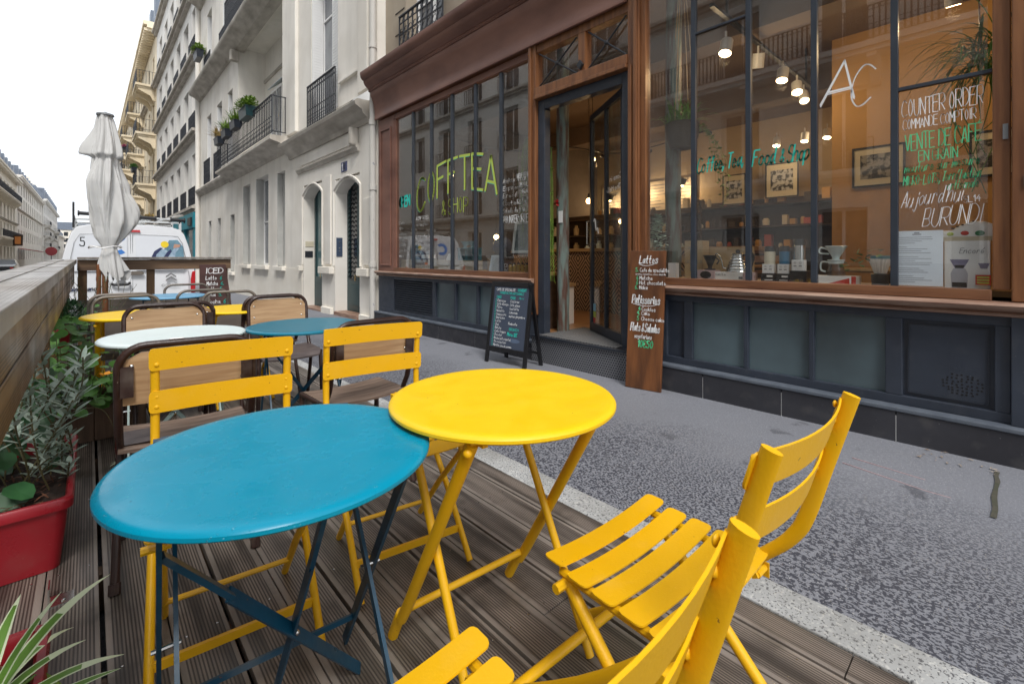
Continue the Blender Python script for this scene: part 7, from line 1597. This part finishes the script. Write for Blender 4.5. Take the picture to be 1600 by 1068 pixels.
def wchair(lab, x, y, rz):
    t = thing('wooden_chair', lab, 'chair', (x, y, .2505), radians(rz)); b = MB(); b.box(-.19, .19, -.19, .19, .43, .455); b.build('seat', M['oak'], t, bevel=.01)
    for sx in (-1, 1):
        for sy in (-1, 1): b = MB(); b.bar((sx*.16, sy*.16, .429), (sx*.18, sy*.18, 0), .03); b.build('leg', M['oak'], t)
    b = MB(); [b.bar((s_*.17, -.17, .456), (s_*.17, -.23, .84), .03) for s_ in (-1, 1)]; b.bar((-.155, -.225, .80), (.155, -.225, .80), .02, .08); b.bar((-.155, -.205, .64), (.155, -.205, .64), .02, .05); b.build('backrest', M['oak'], t)
wchair('oak chair behind the right shop window, left of the round table', 4.85, 1.35, 180); wchair('oak chair at the ochre wall behind the coffee server', 5.6, .8, 90); wchair('oak chair by the middle table of the shop', 5.2, 2.7, -60)
# warm lamps: ceiling spots on a track, bare bulbs on a cable
def lamp(t, e, col=(1, .70, .38), r=.05, loc=(0, 0, 0), kind='POINT'):
    l = bpy.data.lights.new('lamp_light', kind); l.energy = e*.18; l.color = col; l.shadow_soft_size = r; o = bpy.data.objects.new('lamp_light', l); COL.objects.link(o); o.parent = t; o.location = loc; return o
tk = thing('light_track', 'black ceiling lighting track running back from the right shop window', 'light track', (5.2, 1.75, 3.20)); b = MB(); b.box(-1.3, 1.6, -.02, .02, 0, .03); b.box(-1.0, -.98, -.01, .01, .031, .435); b.box(1.3, 1.32, -.01, .01, .031, .435); b.build('rail', M['black'], tk)
def spot(lab, x, y, z, e, lit=True, aim=(-.35, 0, -1), sz=1.):
    t = thing('ceiling_spot', lab, 'spotlight', (x, y, z), 0, 'ceiling spotlights'); d = Vector(aim).normalized(); b = MB(); b.tube([-d*.07*sz, d*.07*sz], .055*sz, 16); b.bar((0, 0, .03), (0, 0, .15), .015); b.build('housing', M['white'] , t, smooth=True)
    b = MB(); b.tube([d*.071*sz, d*.073*sz], .045*sz, 16); b.build('lit_face', M['spotface'] if lit else M['grey'], t)
    if e: lamp(t, e, r=.05, loc=tuple(d*.14*sz))
    return t
spot('lit ceiling spot nearest the right shop window', 4.38, 1.83, 3.03, 26); spot('unlit white ceiling spot second on the track', 4.95, 1.75, 3.04, 0, False, (.3, .2, -1)); spot('lit ceiling spot third on the track', 5.5, 1.70, 3.03, 26); spot('lit ceiling spot fourth on the track', 6.05, 1.72, 3.03, 20, True, (-.5, -.2, -1)); spot('lit ceiling spot last on the track', 6.45, 1.76, 3.03, 0, True, (-.6, -.3, -1))
for i, (y, lab) in enumerate(((2.65, 'lit spot above the back shelves, left of three'), (2.25, 'lit spot above the back shelves, middle of three'), (1.95, 'lit spot above the back shelves, right of three'))): spot(lab, 8.3, y, 2.95, 24 if i != 1 else 0, True, (-.3, 0, -1))
spot('lit ceiling spot washing the ochre wall near the window', 5.2, .35, 3.2, 55, True, (.4, 0, -1))
def bulb(lab, x, y, z, e, ztop=3.639):
    t = thing('hanging_bulb', lab, 'lamp', (x, y, z), 0, 'bare bulbs in the shop'); b = MB(); b.ball((0, 0, 0), .045, 10); b.build('glass_bulb', M['bulb'], t, smooth=True); b = MB(); b.tube([(0, 0, .05), (0, 0, .12)], .022, 10); b.tube([(0, 0, .121), (0, 0, ztop-z)], .004, 5); b.build('cord', M['black'], t)
    if e: lamp(t, e, (1, .62, .28), .06, (0, 0, -.10))
bulb('bare lit bulb highest in the doorway', 5.9, 4.55, 2.62, 30); bulb('bare lit bulb hanging lowest in the doorway', 6.0, 4.7, 1.98, 14); bulb('bare lit bulb seen through the open door leaf', 7.6, 4.6, 2.50, 30); bulb('bare lit bulb low behind the middle of the left shop window', 5.3, 6.2, 1.42, 12); bulb('bare lit bulb near the door end of the left shop window', 4.9, 4.6, 1.9, 10); bulb('bare lit bulb beside the column left in the right window', 7.2, 4.9, 1.72, 14)
for i, (y, z) in enumerate(((4.7, 2.55), (5.6, 2.55), (6.5, 2.4))):
    t = thing('wall_lamp', ('wall lamp washing the back wall, right of three', 'wall lamp washing the back wall, middle of three', 'wall lamp washing the back wall, left of three')[i], 'wall lamp', (9.1, y, z), 0, 'wall lamps at the back'); b = MB(); b.lathe([(.05, 0), (.10, .12), (.03, .16), (1e-4, .16)], 16); b.tube([(0, 0, .14), (.27, 0, .14)], .012, 8); b.build('shade', M['black'], t, smooth=True); b = MB(); b.ball((0, 0, .02), .04, 8); b.build('glass_bulb', M['bulb'], t, smooth=True); lamp(t, 34, (1, .72, .42), .05, (0, 0, -.08))
fa = thing('cable_lights', 'dark cable with lamp holders looping below the shop ceiling behind the door', 'cable', (5.2, 4.5, 2.8)); b = MB(); P = smoothpath([(-1.2, 1.5, .15), (-.6, .6, -.15), (0, .0, -.1), (.6, -.6, -.2), (1.2, -1.6, .05)], 6); b.tube(P, .007, 6); b.tube(smoothpath([(-1.0, -.6, .6), (0, 0, -.1), (1.0, .9, .1)], 6), .006, 6)
[b.ball(tuple(p+Vector((0, 0, -.05))), .04, 6, (1, 1, .8)) for p in P[::4]]; b.build('cable', M['black'], fa)

bb_ = thing('back_bar', 'dark shelf unit with glasses behind the tiled counter, seen through the open door', 'shelving', (7.0, 4.9, .2505)); b = MB(); b.box(.18, .22, -1.5, 1.9, 0, 1.62)
for z in (.9, 1.2, 1.5): b.box(-.15, .179, -1.5, 1.9, z, z+.03)
for y in (-1.5, -.4, .7, 1.87): b.box(-.14, .178, y, y+.03, 0, .899)
b.build('shelves', M['darkwood'], bb_)
R = random.Random(5)
for z, zn in ((.93, 'lower'), (1.23, 'upper')):
    for k in range(12):
        y = 1.7-k*.27; b = MB(); h = R.uniform(.09, .2); b.lathe([(1e-4, 0), (.05, 0), (.055, h*.7), (.03, h*.8), (.03, h), (1e-4, h)], 12, (7.0, 4.9+y, .2515+z)); o = b.build('jar', M[R.choice(('cream', 'kraft', 'black', 'porcelain'))], smooth=True); tag(o, 'jar or cup, %s from the left on the %s shelf of the back bar' % (ORD[k], zn), 'jar', 'jars on the back bar')
